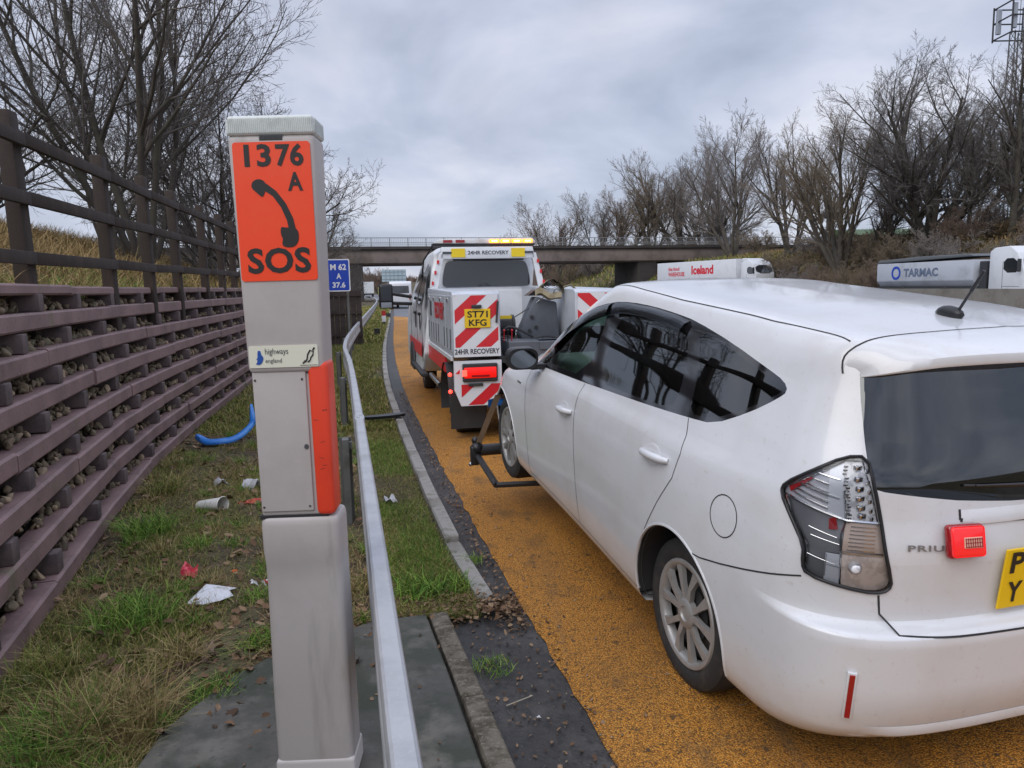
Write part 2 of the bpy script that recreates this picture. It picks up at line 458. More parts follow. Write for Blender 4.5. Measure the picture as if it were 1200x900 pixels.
def cut(poly, U, filt, closed=True):
    """bisect the skin along a polyline given in (u, z); U is the horizontal axis"""
    U = Vector(U).normalized(); D = U.cross(Vector((0, 0, 1)))
    n = len(poly)
    for i in range(n if closed else n - 1):
        a, b = poly[i], poly[(i + 1) % n]
        u0, u1 = sorted((a[0], b[0])); v0, v1 = sorted((a[1], b[1]))
        m = .004
        fs = []
        for f in bm.faces:
            if not filt(f.calc_center_median()): continue
            us = [v.co.dot(U) for v in f.verts]; zs = [v.co.z for v in f.verts]
            if max(us) < u0 - m or min(us) > u1 + m or max(zs) < v0 - m or min(zs) > v1 + m: continue
            fs.append(f)
        if not fs: continue
        A = U * a[0] + Vector((0, 0, a[1])); E = U * (b[0] - a[0]) + Vector((0, 0, b[1] - a[1]))
        geom = list({e for f in fs for e in f.edges}) + fs + list({v for f in fs for v in f.verts})
        bmesh.ops.bisect_plane(bm, geom=geom, plane_co=A, plane_no=E.cross(D), dist=1e-5)

X = (1, 0, 0); Y = (0, 1, 0)
belt = [(2.21, 1.01), (1.72, 1.05), (1.23, 1.085), (.84, 1.115), (.45, 1.145), (.09, 1.178)]
DLO = belt + [(-.10, 1.20), (-.28, 1.29), (-.39, 1.365), (-.425, 1.40), (-.39, 1.43), (-.29, 1.455), (-.05, 1.508), (.29, 1.556), (.47, 1.566), (.71, 1.572), (.97, 1.566), (1.17, 1.546), (1.45, 1.478), (1.75, 1.37), (2.0, 1.20), (2.14, 1.09)]
DLO = rounded(DLO, 1)
G_FRONT = rounded([(1.86, 1.072), (1.27, 1.112), (1.17, 1.475), (1.30, 1.46), (1.50, 1.40), (1.72, 1.31), (1.88, 1.19), (1.90, 1.10)], 1)
G_TRI = [(2.10, 1.045), (1.93, 1.065), (1.95, 1.14), (2.02, 1.11)]
G_REAR = rounded([(1.09, 1.125), (.60, 1.15), (.25, 1.178), (.22, 1.25), (.25, 1.40), (.31, 1.49), (.40, 1.527), (.6, 1.54), (.85, 1.535), (1.03, 1.51)], 1)
G_QTR = rounded([(.10, 1.193), (-.08, 1.215), (-.265, 1.302), (-.375, 1.373), (-.405, 1.40), (-.28, 1.435), (-.05, 1.485), (.24, 1.53), (.17, 1.44), (.12, 1.32)], 1)
D_FRONT = [(2.13, .265), (2.12, .45), (2.14, .64), (2.17, .85), (2.21, 1.01), (1.72, 1.05), (1.235, 1.085), (1.237, .97), (1.23, .82), (1.21, .69), (1.19, .43), (1.185, .265)]
D_REAR = [(1.18, .265), (1.185, .43), (1.205, .69), (1.225, .82), (1.232, .97), (1.23, 1.085), (.84, 1.115), (.45, 1.145), (.085, 1.178), (.05, 1.115), (.032, 1.04), (.055, .93), (.16, .785), (.275, .60), (.33, .43), (.345, .265)]
FLAP = [(-.325 + .079 * math.cos(a), .91 + .079 * math.sin(a)) for a in np.linspace(0, 2 * PI, 28)[:-1]]
RA = .372
ARCH = lambda cx: [(cx + RA * math.cos(a), .335 + RA * math.sin(a) * 1.02) for a in np.linspace(0, 2 * PI, 48)[:-1]]
R_GLASS = [(.628, 1.158), (.585, 1.146), (.35, 1.116), (.15, 1.10), (0, 1.095)]
R_GLASS = R_GLASS + [(-a, b) for a, b in R_GLASS[-2::-1]] + [(-.60, 1.42), (-.59, 1.50), (-.3, 1.53), (.3, 1.53), (.59, 1.50), (.60, 1.42)]
HATCH_H = [(0, .692), (.38, .70), (.575, .708), (.597, .75), (.606, .83), (.602, 1.0), (.622, 1.10), (.645, 1.165), (.625, 1.42), (.60, 1.54)]
HATCH = HATCH_H + [(-a, b) for a, b in HATCH_H[:0:-1]]
LU = Vector((-.786, -.618, 0)).normalized()
L3 = [(-.57, .8, 1.10), (-.60, .75, 1.17), (-.66, .69, 1.222), (-.71, .61, 1.245), (-.745, .622, 1.17), (-.78, .61, 1.08), (-.85, .59, .90), (-.85, .59, .835), (-.82, .65, .815), (-.79, .71, .825), (-.71, .79, .865), (-.69, .80, .92), (-.66, .80, .99)]
LAMP = rounded([(-.048, 1.087), (-.040, 1.120), (.048, 1.186), (.136, 1.243), (.197, 1.250), (.230, 1.170), (.268, 1.03), (.314, .868), (.308, .835), (.273, .822), (.198, .832), (.073, .855), (.058, .885), (.056, .947), (.0, 1.025)], 1)
LSUB = [[(.132, 1.26), (.150, 1.14), (.168, 1.045), (.175, .82)], [(.165, 1.046), (.33, 1.046)], [(.170, .948), (.34, .948)], [(-.06, 1.094), (-.02, 1.087), (.168, 1.047)], [(.093, 1.23), (.110, 1.066)], [(.124, .94), (.127, .83)], [(.122, .938), (.175, .938)]]
LUR = Vector((LU.x, -LU.y, 0))
BUMP_S = [(-.12, .665), (-.21, .69), (-.47, .765), (-.69, .835), (-.80, .84)]

yp = lambda c: c.y > .3
side = lambda c: abs(c.y) > .45
left = lambda c: c.y > .45
rearf = lambda c: c.x < -.45 and abs(c.y) < .85
cut(refine(D_FRONT, .12), X, side); cut(refine(D_REAR, .12), X, side)
cut(DLO, X, side)
for g in (G_FRONT, G_TRI, G_REAR, G_QTR): cut(g, X, side)
cut(FLAP, X, left)
for cx in (0, WB): cut(ARCH(cx), X, lambda c: abs(c.y) > .40 and c.z < .8)
cut(refine(R_GLASS, .15), Y, lambda c: c.x < -.45 and abs(c.y) < .75 and c.z > 1)
cut(refine(HATCH, .15), Y, lambda c: c.x < -.45 and abs(c.y) < .72 and c.z > .6)
cut(LAMP, LU, lambda c: c.x < -.45 and c.y > .5)
cut(LAMP, LUR, lambda c: c.x < -.45 and c.y < -.5)
for pl_ in LSUB:
    cut(pl_, LU, lambda c: c.x < -.45 and c.y > .5 and in_poly(c.dot(LU), c.z, LAMP), closed=False)
    cut(pl_, LUR, lambda c: c.x < -.45 and c.y < -.5 and in_poly(c.dot(LUR), c.z, LAMP), closed=False)
cut(refine(BUMP_S, .1, False), X, lambda c: abs(c.y) > .6 and c.x < 0, closed=False)
# windscreen (seen through the car) : front projection
WS = rounded([(.66, 1.06), (.62, 1.25), (.57, 1.44), (.50, 1.52), (0, 1.55), (-.50, 1.52), (-.57, 1.44), (-.62, 1.25), (-.66, 1.06), (0, 1.04)], 1)
cut(WS, Y, lambda c: c.x > 1.2 and c.z > .95 and abs(c.y) < .8)

def lampkey(u, z):
    ub = float(np.interp(-z, [-1.26, -1.14, -1.045, -.82], [.132, .150, .168, .175]))
    if u > ub: return 'lampA' if z > 1.046 else 'lampD' if z > .948 else 'lampE'
    if z > float(np.interp(u, [-.06, -.02, .168], [1.094, 1.087, 1.047])):
        return 'lampB' if u > float(np.interp(-z, [-1.23, -1.066], [.093, .110])) else 'lampC'
    if u > .1245 and z < .938: return 'lampF'
    return 'lampG'
LK = ['lampA', 'lampB', 'lampC', 'lampD', 'lampE', 'lampF', 'lampG']
def classify(f):
    c = f.calc_center_median(); n = f.normal
    x, y, z = c
    ay = abs(y)
    if ay > .40 and z < .8:
        for cx in (0, WB):
            if (x - cx) ** 2 + ((z - .335) / 1.02) ** 2 < RA * RA: return 'cutaway'
    if x < -.45 and ay > .5:
        u = c.dot(LU if y > 0 else LUR)
        if in_poly(u, z, LAMP): return lampkey(u, z) + ('_l' if y > 0 else '_r')
    if ay > .45:
        s = '_l' if y > 0 else '_r'
        if in_poly(x, z, G_FRONT): return 'gfront' + s
        if in_poly(x, z, G_TRI): return 'gtri' + s
        if in_poly(x, z, G_REAR): return 'grear' + s
        if in_poly(x, z, G_QTR): return 'gqtr' + s
        if in_poly(x, z, DLO) and z > 1.0 and not (x > 1.2 and ay < .62 and n.x > .5): return 'trim' + s
        if in_poly(x, z, D_FRONT): return 'dfront' + s
        if in_poly(x, z, D_REAR): return 'drear' + s
        if y > 0 and in_poly(x, z, FLAP): return 'flap'
    if x > 1.2 and z > .95 and in_poly(y, z, WS) and n.x > .2: return 'screen'
    if x < -.45:
        if ay < .75 and z > 1 and in_poly(y, z, R_GLASS): return 'rglass'
        if ay < .72 and z > .6 and in_poly(y, z, HATCH): return 'hatch'
    if x < -.1:
        zs = float(np.interp(-x, [.12, .21, .47, .69, .80, 1.0], [.665, .69, .765, .835, .84, .84]))
        if z < zs and x < -.2: return 'bumper'
    return 'body'
groups = {}
bm.faces.index_update()
for f in bm.faces: groups.setdefault(classify(f), []).append(f)
def emit_part(keys, name, mat, parent, label=None, offset=0.0, flip=False, smooth=True, thick=0):
    vmap = {}; V = []; Fc = []
    for k in keys:
        for f in groups.get(k, []):
            ids = []
            for v in f.verts:
                if v not in vmap:
                    vmap[v] = len(V); V.append(v.co.copy())
                ids.append(vmap[v])
            Fc.append(ids[::-1] if flip else ids)
    N = []
    for i, v in enumerate(V):
        loc, n = surf(v); N.append(-n if flip else n)
        if offset: V[i] = v + n * offset
    me = bpy.data.meshes.new(name); me.from_pydata([v[:] for v in V], [], Fc); me.materials.append(mat)
    me.polygons.foreach_set('use_smooth', [True] * len(me.polygons)); me.update()
    me.normals_split_custom_set_from_vertices([n[:] for n in N])
    o = link(bpy.data.objects.new(name, me), parent)
    if label: o['label'] = label
    return o

car = thing('parked_car', 'white estate car raised on the tow frame behind the recovery truck', 'car', (1.496, 3.34, 0), (0, -.092, PI / 2 + .277))
car['label'] = 'white five-door estate car with its front wheels lifted behind the recovery truck'
emit_part(['body'], 'body', M_PAINT, car)
for s, sy in (('_l', 1), ('_r', -1)):
    df = emit_part(['dfront' + s], 'front_door', M_PAINT, car)
    dr = emit_part(['drear' + s], 'rear_door', M_PAINT, car)
    emit_part(['trim' + s], 'window_frame', M_GLOSSBLK, car)
    emit_part(['gfront' + s, 'gtri' + s], 'front_door_window', M_CLEARGLASS, car)
    emit_part(['grear' + s], 'rear_door_window', M_DARKGLASS, car)
    emit_part(['gqtr' + s], 'quarter_window', M_DARKGLASS, car)
    # handles
    for (hx0, hx1, hz, par) in ((1.27, 1.48, .895, df), (.11, .35, .972, dr)):
        p0, n0 = side_pt(hx0, hz + .012, sy); p1, n1 = side_pt(hx1, hz - .008, sy)
        hb = MB()
        pts = []
        for t in np.linspace(0, 1, 9):
            p = p0.lerp(p1, t); h = .036 * math.sin(PI * min(1, max(0, t * 1.0))) ** .45
            pts.append(p + n0 * (h * .9 + .001))
        hb.tube(pts, [.012, .016, .018, .018, .018, .018, .0175, .016, .013], n=10)
        for v in hb.bm.verts: v.co = v.co
        hb.build('door_handle', M_PAINT, par, smooth=60)
        cup = MB(); q = n0.to_track_quat('Z', 'Y').to_matrix()
        pm, nm = side_pt((hx0 + hx1) / 2 + .02, hz + .002, sy)
        cup.lathe([(.001, .0012), (.03, .0014), (.045, .0020), (.052, .0012), (.056, 0)], pm, nm, 28)
        for v in cup.bm.verts: v.co = pm + Vector(((v.co - pm).x * 1.35, (v.co - pm).y, (v.co - pm).z * .85))
        cup.build('handle_recess', M_PAINT, par, smooth=60)
emit_part(['flap'], 'fuel_flap', M_PAINT, car)
emit_part(['screen'], 'windscreen', M_CLEARGLASS, car)
hatch = emit_part(['hatch'], 'tailgate', M_PAINT, car)
emit_part(['rglass'], 'rear_window', M_DARKGLASS, hatch)
bumper = emit_part(['bumper'], 'rear_bumper', M_PAINT, car)
emit_part(['body', 'dfront_l', 'dfront_r', 'drear_l', 'drear_r', 'hatch', 'trim_l', 'trim_r', 'bumper', 'flap'] + [k + s_ for k in LK for s_ in ('_l', '_r')], 'cabin_lining', M_DARKIN, car, offset=-.03, flip=True)

def ribbon(pts, w, off, mat, name, parent, mb=None):
    """pts: list of (loc, normal) -> flat strip lying on the skin"""
    own = mb is None
    mb = mb or MB()
    prev = None
    for i, (p, n) in enumerate(pts):
        a = pts[max(i - 1, 0)][0]; b = pts[min(i + 1, len(pts) - 1)][0]
        t = (b - a).normalized(); s = n.cross(t).normalized()
        cur = (mb.bm.verts.new(p + s * w / 2 + n * off), mb.bm.verts.new(p - s * w / 2 + n * off))
        if prev: mb.bm.faces.new((prev[0], prev[1], cur[1], cur[0]))
        prev = cur
    if own: return mb.build(name, mat, parent, recalc=False)
def strip(pl, fn): return [q for q in (fn(*p) for p in refine(pl, .025, False)) if q[0] is not None]
gm = MB()
for sy in (1, -1):
    ribbon(strip([(1.23, 1.083), (1.235, .97), (1.227, .82), (1.207, .69), (1.187, .43), (1.18, .265)], lambda x, z: side_pt(x, z, sy)), .0042, .0012, None, '', None, gm)
    ribbon(strip(D_REAR[8:], lambda x, z: side_pt(x, z, sy)), .0042, .0012, None, '', None, gm)
    ribbon(strip([D_FRONT[i] for i in (4, 3, 2, 1, 0)], lambda x, z: side_pt(x, z, sy)), .0042, .0012, None, '', None, gm)
    ribbon(strip([(2.13, .268), (1.2, .262), (.345, .268)], lambda x, z: side_pt(x, z, sy)), .0042, .0012, None, '', None, gm)
    ribbon(strip([(-.150, .686), (-.21, .693), (-.34, .727), (-.47, .766), (-.60, .808), (-.70, .842)], lambda x, z: side_pt(x, z, sy)), .006, .0014, None, '', None, gm)
ribbon(strip(FLAP + [FLAP[0]], lambda x, z: side_pt(x, z, 1)), .0045, .0012, None, '', None, gm)
hl = [(a, b) for a, b in HATCH if b < .86]
hl = [(-.606, .815), (-.597, .75), (-.575, .708), (-.38, .70), (0, .692), (.38, .70), (.575, .708), (.597, .75), (.606, .815)]
ribbon(strip(hl, rear_pt), .007, .0012, None, '', None, gm)
# roof ditches and rear roof edge
for sy in (1, -1):
    ribbon([q for q in (top_pt(x, sy * float(np.interp(x, [-.57, -.2, .5, 1.3], [.585, .62, .625, .60]))) for x in np.linspace(-.57, 1.32, 60)) if q[0]], .006, .0014, None, '', None, gm)
gm.build('panel_gap', M_SEAM, car, recalc=False)

# wheel houses
for cx in (0, WB):
    for sy in (1, -1):
        wh = MB()
        n = 40
        rg = []
        for yy, rr in ((.882, RA), (.86, RA + .004), (.52, RA + .01)):
            rg.append([wh.bm.verts.new((cx + rr * math.cos(a), sy * (yy if yy < .86 else min(yy, .90)), .335 + 1.02 * rr * math.sin(a))) for a in np.linspace(-.22, PI + .22, n)])
        for i, v in enumerate(rg[0]):
            p, nn = side_pt(v.co.x, v.co.z, sy)
            if p: v.co.y = p.y - sy * .001; rg[1][i].co.y = p.y - sy * .03
        for k in range(2):
            for i in range(n - 1): wh.bm.faces.new((rg[k][i], rg[k][i + 1], rg[k + 1][i + 1], rg[k + 1][i]))
        wh.bm.faces.new(rg[2])
        wh.build('wheel_arch_liner', M_BLKPLASTIC, car, smooth=50)
        lip = MB()
        pts = [side_pt(cx + (RA + .004) * math.cos(a), .335 + 1.02 * (RA + .004) * math.sin(a), sy) for a in np.linspace(-.18, PI + .18, 50)]
        pts = [(p - Vector((0, sy * .004, 0))) for p, n_ in pts if p]
        lip.tube(pts, .008, n=6)
        lip.build('arch_lip', M_PAINT, car, smooth=60)
ub = MB(); ub.box((1.55, 0, .25), (3.8, 1.0, .08), bev=.02); ub.box((1.4, 0, .235), (1.9, 1.5, .03))
ub.box((-.55, 0, .37), (.5, 1.2, .05)); ub.build('underbody', M_BLKPLASTIC, car)
for a_, r_, nm_ in (((0, -.7, .3), .035, 'axle'), ((WB, -.7, .33), .03, 'axle'), ((-.55, -.45, .30), .09, 'silencer')):
    ax = MB(); ax.cyl(a_, (a_[0], .7 if nm_ == 'axle' else .25, a_[2]), r_); ax.build(nm_, M_BLKPLASTIC, car)

# wheels
def make_wheel(cx, sy, steel=False):
    w = link(bpy.data.objects.new('wheel', None), car); w.location = (cx, sy * .80, RW)
    w.rotation_euler = (0, .35 if not steel else 0, 0)
    o = sy
    t = MB()
    pf = [(.205, -.19), (.235, -.205), (.30, -.205), (.318, -.19), (.326, -.16), (.326, -.03), (.318, .0), (.300, .012), (.262, .016), (.238, .006), (.224, -.010), (.205, -.03)]
    t.lathe(pf, (0, 0, 0), (0, o, 0), 64)
    for k in range(3):
        r_ = .3263
        t.lathe([(r_, -.15 + k * .05), (r_ - .004, -.147 + k * .05), (r_ - .004, -.143 + k * .05), (r_, -.14 + k * .05)], (0, 0, 0), (0, o, 0), 64)
    t.build('tyre', M_TYRE, w, smooth=40)
    rm = MB()
    rm.lathe([(.236, .004), (.232, .012), (.222, .013), (.210, .007), (.204, -.004), (.200, -.03)], (0, 0, 0), (0, o, 0), 64)
    nsp = 10
    q = Vector((0, o, 0)).to_track_quat('Z', 'Y').to_matrix()
    # V-shaped flat spokes in five pairs
    for k in range(nsp):
        a0 = 2 * PI * (k // 2) / 5 + (.20 if k % 2 else -.20)
        a1 = 2 * PI * (k // 2) / 5 + (.34 if k % 2 else -.34)
        def P(r, a, h): return q @ Vector((r * math.cos(a), r * math.sin(a), h))
        wi, wo = .18, .105
        A = [(.055, a0 - wi * 1.6, .004), (.055, a0 + wi * 1.6, .004), (.13, (a0 + a1) / 2 + .085, .010), (.209, a1 + wo, .006), (.209, a1 - wo, .006), (.13, (a0 + a1) / 2 - .085, .010)]
        top = [rm.bm.verts.new(P(*c)) for c in A]; bot = [rm.bm.verts.new(P(c[0], c[1], c[2] - .022)) for c in A]
        rm.bm.faces.new(top); rm.bm.faces.new(bot[::-1])
        for i in range(6): rm.bm.faces.new((top[i], top[(i + 1) % 6], bot[(i + 1) % 6], bot[i]))
    rm.lathe([(.068, -.02), (.066, .006), (.058, .011), (.034, .012), (.030, .004), (.001, .004)], (0, 0, 0), (0, o, 0), 32)
    rm.build('rim', M_SILVER, w, smooth=35)
    hb = MB(); hb.lathe([(.20, -.05), (.06, -.045), (.001, -.04)], (0, 0, 0), (0, o, 0), 32)
    hb.lathe([(.12, -.035), (.12, -.028), (.05, -.028)], (0, 0, 0), (0, o, 0), 32)
    hb.build('brake_disc', M_DARKIN if False else pmat('brake_dark', (.03, .03, .03), rough=.7), w)
    vs = MB(); vs.cyl(q @ Vector((.02, 0, .004)), q @ Vector((.02, 0, .0045)), .001); 
    nut = MB()
    for k in range(5):
        a = 2 * PI * k / 5 + .3
        nut.cyl(q @ Vector((.045 * math.cos(a), .045 * math.sin(a), .011)), q @ Vector((.045 * math.cos(a), .045 * math.sin(a), .004)), .007, n=6)
    nut.build('wheel_nut', M_BLKTRIM, w); vs.bm.free()
    return w
for cx in (0, WB):
    for sy in (1, -1): make_wheel(cx, sy)

# spoiler: lofted blade at the roof's tail
spm = MB(); rows = []; edge_l = []
_k = [0, .25, .5, .7, .82, .92, 1]
_EE = [(-.630, 0, 1.65), (-.628, .22, 1.645), (-.618, .41, 1.63), (-.605, .53, 1.60), (-.590, .585, 1.575), (-.577, .606, 1.535), (-.588, .612, 1.49)]
_BB = [(-.815, 0, 1.548), (-.806, .20, 1.547), (-.782, .385, 1.540), (-.735, .50, 1.520), (-.690, .555, 1.503), (-.640, .588, 1.488), (-.598, .606, 1.478)]
for s in np.r_[np.linspace(-1, 1, 61)]:
    a = abs(s); sg = 1 if s >= 0 else -1
    E_ = pchip(_k, _EE, np.array([a]))[0]; B_ = pchip(_k, _BB, np.array([a]))[0]
    E_ = Vector((E_[0], E_[1] * sg, E_[2])); B_ = Vector((B_[0], B_[1] * sg, B_[2]))
    q_, n_q = surf(E_); h_ = 1 - a ** 5
    E0 = q_ - n_q * .01; E1 = q_ + n_q * .0022; edge_l.append((q_, n_q))
    U_ = B_ + Vector((.004, 0, .030 * h_ + .002)); L2 = B_ + Vector((-.003, 0, .008 * h_))
    I0, n0_ = surf(B_ + Vector((.07, 0, -.006)))
    mid = E1.lerp(U_, .45) + n_q * .010 * h_; m2 = E1.lerp(U_, .85) + Vector((0, 0, .004 * h_)); m1 = E1.lerp(U_, .12) + n_q * .004 * h_
    rows.append([spm.bm.verts.new(v) for v in (E0, E1, m1, mid, m2, U_, L2, B_, B_ + Vector((.012, 0, -.003)), I0 - n0_ * .004)])
for i in range(len(rows) - 1):
    for k in range(len(rows[0]) - 1): spm.bm.faces.new((rows[i][k], rows[i][k + 1], rows[i + 1][k + 1], rows[i + 1][k]))
sp_o = spm.build('roof_spoiler', M_PAINT, hatch, smooth=38)
ge = MB()
ribbon(edge_l, .006, .0035, None, '', None, ge)
ge.build('spoiler_gap', M_SEAM, car, recalc=False)

# tail lamps
M_LENS = bpy.data.materials.new('lamp_lens'); M_LENS.use_nodes = True
_n, _l = M_LENS.node_tree.nodes, M_LENS.node_tree.links; _n.clear()
_o = _n.new('ShaderNodeOutputMaterial'); _t = _n.new('ShaderNodeBsdfTransparent'); _t.inputs[0].default_value = (.97, .97, .98, 1)
_g = _n.new('ShaderNodeBsdfGlossy'); _g.inputs['Roughness'].default_value = .03
_f = _n.new('ShaderNodeFresnel'); _f.inputs['IOR'].default_value = 1.5; _m = _n.new('ShaderNodeMixShader')
_l.new(_f.outputs[0], _m.inputs[0]); _l.new(_t.outputs[0], _m.inputs[1]); _l.new(_g.outputs[0], _m.inputs[2]); _l.new(_m.outputs[0], _o.inputs[0])
M_LAMPBACK = pmat('lamp_reflector', (.62, .63, .65), rough=.22, metal=.8, noise=[(30, 2, (.25, .26, .28), .45, .6, .8)])
M_LAMPDARK = pmat('lamp_dark', (.19, .20, .225), rough=.3, metal=.4)
M_LAMPAMBER = pmat('lamp_amber', (.56, .44, .37), rough=.3, metal=.3)
M_LA = pmat('lamp_clear', (.78, .80, .84), rough=.25, noise=[(38, 2, (.36, .38, .42), .5, .62, .8)])
M_LB = pmat('lamp_silver', (.62, .66, .74), rough=.25, metal=.2)
M_LC = pmat('lamp_slate', (.48, .50, .56), rough=.25, metal=.3)
M_LE = pmat('lamp_warm', (.74, .66, .61), rough=.22, noise=[(30, 2, (.48, .41, .38), .45, .62, .7)])
for s, U, sy in (('_l', LU, 1), ('_r', LUR, -1)):
    lens = emit_part([k + s for k in LK], 'tail_lamp', M_LENS, car, offset=.004)
    D = U.cross(Vector((0, 0, 1)))
    def lp(u, z, off=0.0):
        o0 = U * u + Vector((0, 0, z)); d = D if (o0 + D * 3).y * sy > 0 else -D
        o_ = U * u + Vector((0, 0, z)) + d * 4
        h = PB.ray_cast(o_, -d)
        if not h[0]: return None
        return h[0] + surf(h[0])[1] * off
    def quadpatch(poly, off, mat, name, thick=.0):
        mb_ = MB(); pts = [lp(u, z, off) for u, z in refine(poly, .03)]
        pts = [p for p in pts if p]
        c_ = sum(pts, Vector()) / len(pts)
        cv = mb_.bm.verts.new(lp(*(np.mean(np.array(poly), axis=0)), off) or c_)
        vs_ = [mb_.bm.verts.new(p) for p in pts]
        for i in range(len(vs_)): mb_.bm.faces.new((vs_[i], vs_[(i + 1) % len(vs_)], cv))
        return mb_.build(name, mat, lens)
    for k_, m__, of_ in (('lampA', M_LA, -.010), ('lampB', M_LB, -.012), ('lampC', M_LC, -.016), ('lampD', M_LAMPAMBER, -.014), ('lampE', M_LE, -.014), ('lampF', M_LB, -.010), ('lampG', M_LAMPDARK, -.020)):
        emit_part([k_ + s], {'lampD': 'indicator', 'lampG': 'lamp_housing', 'lampC': 'lamp_housing'}.get(k_, 'lamp_reflector'), m__, lens, offset=of_)
    sm = MB(); rp = [lp(u, z, .003) for u, z in refine(LAMP, .02)]; rp = [p for p in rp if p]; sm.tube(rp + [rp[0]], .0062, n=6, cap=False); sm.build('lamp_seal', M_BLKTRIM, lens, smooth=60)
    quadpatch([(-.030, 1.118), (.040, 1.170), (.048, 1.160), (-.020, 1.100)], -.007, M_REDLENS, 'red_reflector')
    quadpatch([(.118, 1.045), (.138, 1.052), (.150, 1.015), (.122, 1.012)], -.007, M_REDLENS, 'red_reflector')
    ch = MB()
    def cl(pts, r=.0026, o_=-.005):
        A_ = [lp(u, z, o_) for u, z in refine(pts, .012, False)]; A_ = [p for p in A_ if p]
        if len(A_) > 2: ch.tube(A_, r, n=5)
    cl([(-.02, 1.088), (.168, 1.047), (.262, 1.046)], .0042); cl([(.170, .948), (.285, .948)], .0045); cl([(.150, 1.14), (.168, 1.045), (.160, 1.0), (.168, .94), (.176, .835)], .003)
    cl([(-.030, 1.085), (.0, 1.03), (.062, .955), (.068, .89)], .003); cl([(-.025, 1.118), (.06, 1.180), (.14, 1.232), (.188, 1.236), (.222, 1.16), (.258, 1.04)], .0024)
    for l_1 in ([(.063, 1.182), (.134, 1.172)], [(.056, 1.161), (.103, 1.153)], [(.01, 1.135), (.140, 1.113)], [(-.007, 1.104), (.109, 1.078)], [(.03, 1.142), (.105, 1.128)], [(0, 1.118), (.108, 1.096)]): cl(l_1, .0032)
    for l_1 in ([(.06, .925), (.172, .90)], [(.07, .985), (.16, .97)], [(.06, 1.01), (.15, .99)], [(.127, .935), (.128, .86)], [(.13, .90), (.172, .895)]): cl(l_1, .0012)
    ch.build('chrome_trim', M_CHROME, lens, smooth=60)
    ld = MB()
    for zz, uu in ((1.215, .178), (1.18, .186), (1.15, .194), (1.12, .199), (1.09, .205), (1.065, .21)):
        p = lp(uu, zz, -.006)
        if p: ld.box(p, (.016, .026, .018), bev=.004)
        p = lp(uu + .028, zz - .008, -.006)
        if p: ld.box(p, (.008, .012, .014), bev=.003)
        for j in range(3):
            p = lp(uu - .034, zz - j * .011, -.006)
            if p: ld.box(p, (.006, .012, .005))
    for k in range(7):
        A_ = [lp(u, .958 + k * .012, -.008) for u in np.linspace(.185, .262 - k * .001, 6)]
        A_ = [p for p in A_ if p]
        if len(A_) > 2: ld.tube(A_, .0022, n=4)
    ld.build('lamp_diode', M_CHROME, lens)
    bl_ = MB(); p = lp(.215, .90, -.012)
    if p: bl_.sphere(p, .022, (1, 1, 1)); bl_.build('lamp_bulb', M_LA, lens, smooth=60)

# wind deflectors over the doors' windows
M_VISOR = glassy('smoked_visor', (.25, .25, .33), .55, rough=.06)
for sy in (1, -1):
    vz = MB()
    def vis(top, bot):
        prev = None
        for a_, b_ in zip(refine(top, .06, False), [None] * 999):
            pass
        n = 18
        def along(pl, t):
            d = [0]
            for i in range(1, len(pl)): d.append(d[-1] + math.dist(pl[i - 1], pl[i]))
            return (float(np.interp(t * d[-1], d, [p[0] for p in pl])), float(np.interp(t * d[-1], d, [p[1] for p in pl])))
        for i in range(n + 1):
            t = i / n
            p, nn = side_pt(*along(top, t), sy); q_, nq = side_pt(*along(bot, t), sy)
            mid = (p + q_) / 2 + nn * .022
            cur = [vz.bm.verts.new(p + nn * .004), vz.bm.verts.new(p.lerp(q_, .3) + nn * .022), vz.bm.verts.new(q_ + nq * .026)]
            if prev:
                for k in range(2): vz.bm.faces.new((prev[k], prev[k + 1], cur[k + 1], cur[k]))
            prev = cur
    vis([(1.14, 1.545), (.97, 1.56), (.71, 1.566), (.47, 1.56), (.33, 1.548)], [(1.10, 1.475), (.97, 1.50), (.71, 1.512), (.52, 1.508), (.36, 1.485)])
    vis([(2.02, 1.16), (1.90, 1.255), (1.72, 1.36), (1.45, 1.47), (1.17, 1.54)], [(1.94, 1.12), (1.83, 1.20), (1.68, 1.29), (1.43, 1.395), (1.17, 1.47)])
    vz.build('wind_deflector', M_VISOR, car, smooth=60, recalc=False)
    # door mirror
    mr = MB()
    mc = Vector((1.98, sy * .955, 1.10))
    mr.box(mc, (.17, .21, .145), bev=.062, seg=5)
    for v in mr.bm.verts:
        if v.co.x < 1.94: v.co.x = 1.94
    mr.box((2.02, sy * .84, 1.035), (.08, .11, .04), bev=.012)
    mro = mr.build('door_mirror', M_BLKTRIM, car, smooth=40)
    mg = MB(); mg.lathe([(.001, 0), (.060, 0)], (1.936, sy * .955, 1.10), (-1, 0, 0), 28)
    for v in mg.bm.verts: v.co.y = mc.y + (v.co.y - mc.y) * 1.45
    mg.build('mirror_glass', pmat('mirror_silver', (.16, .18, .20), rough=.05, metal=1), mro)
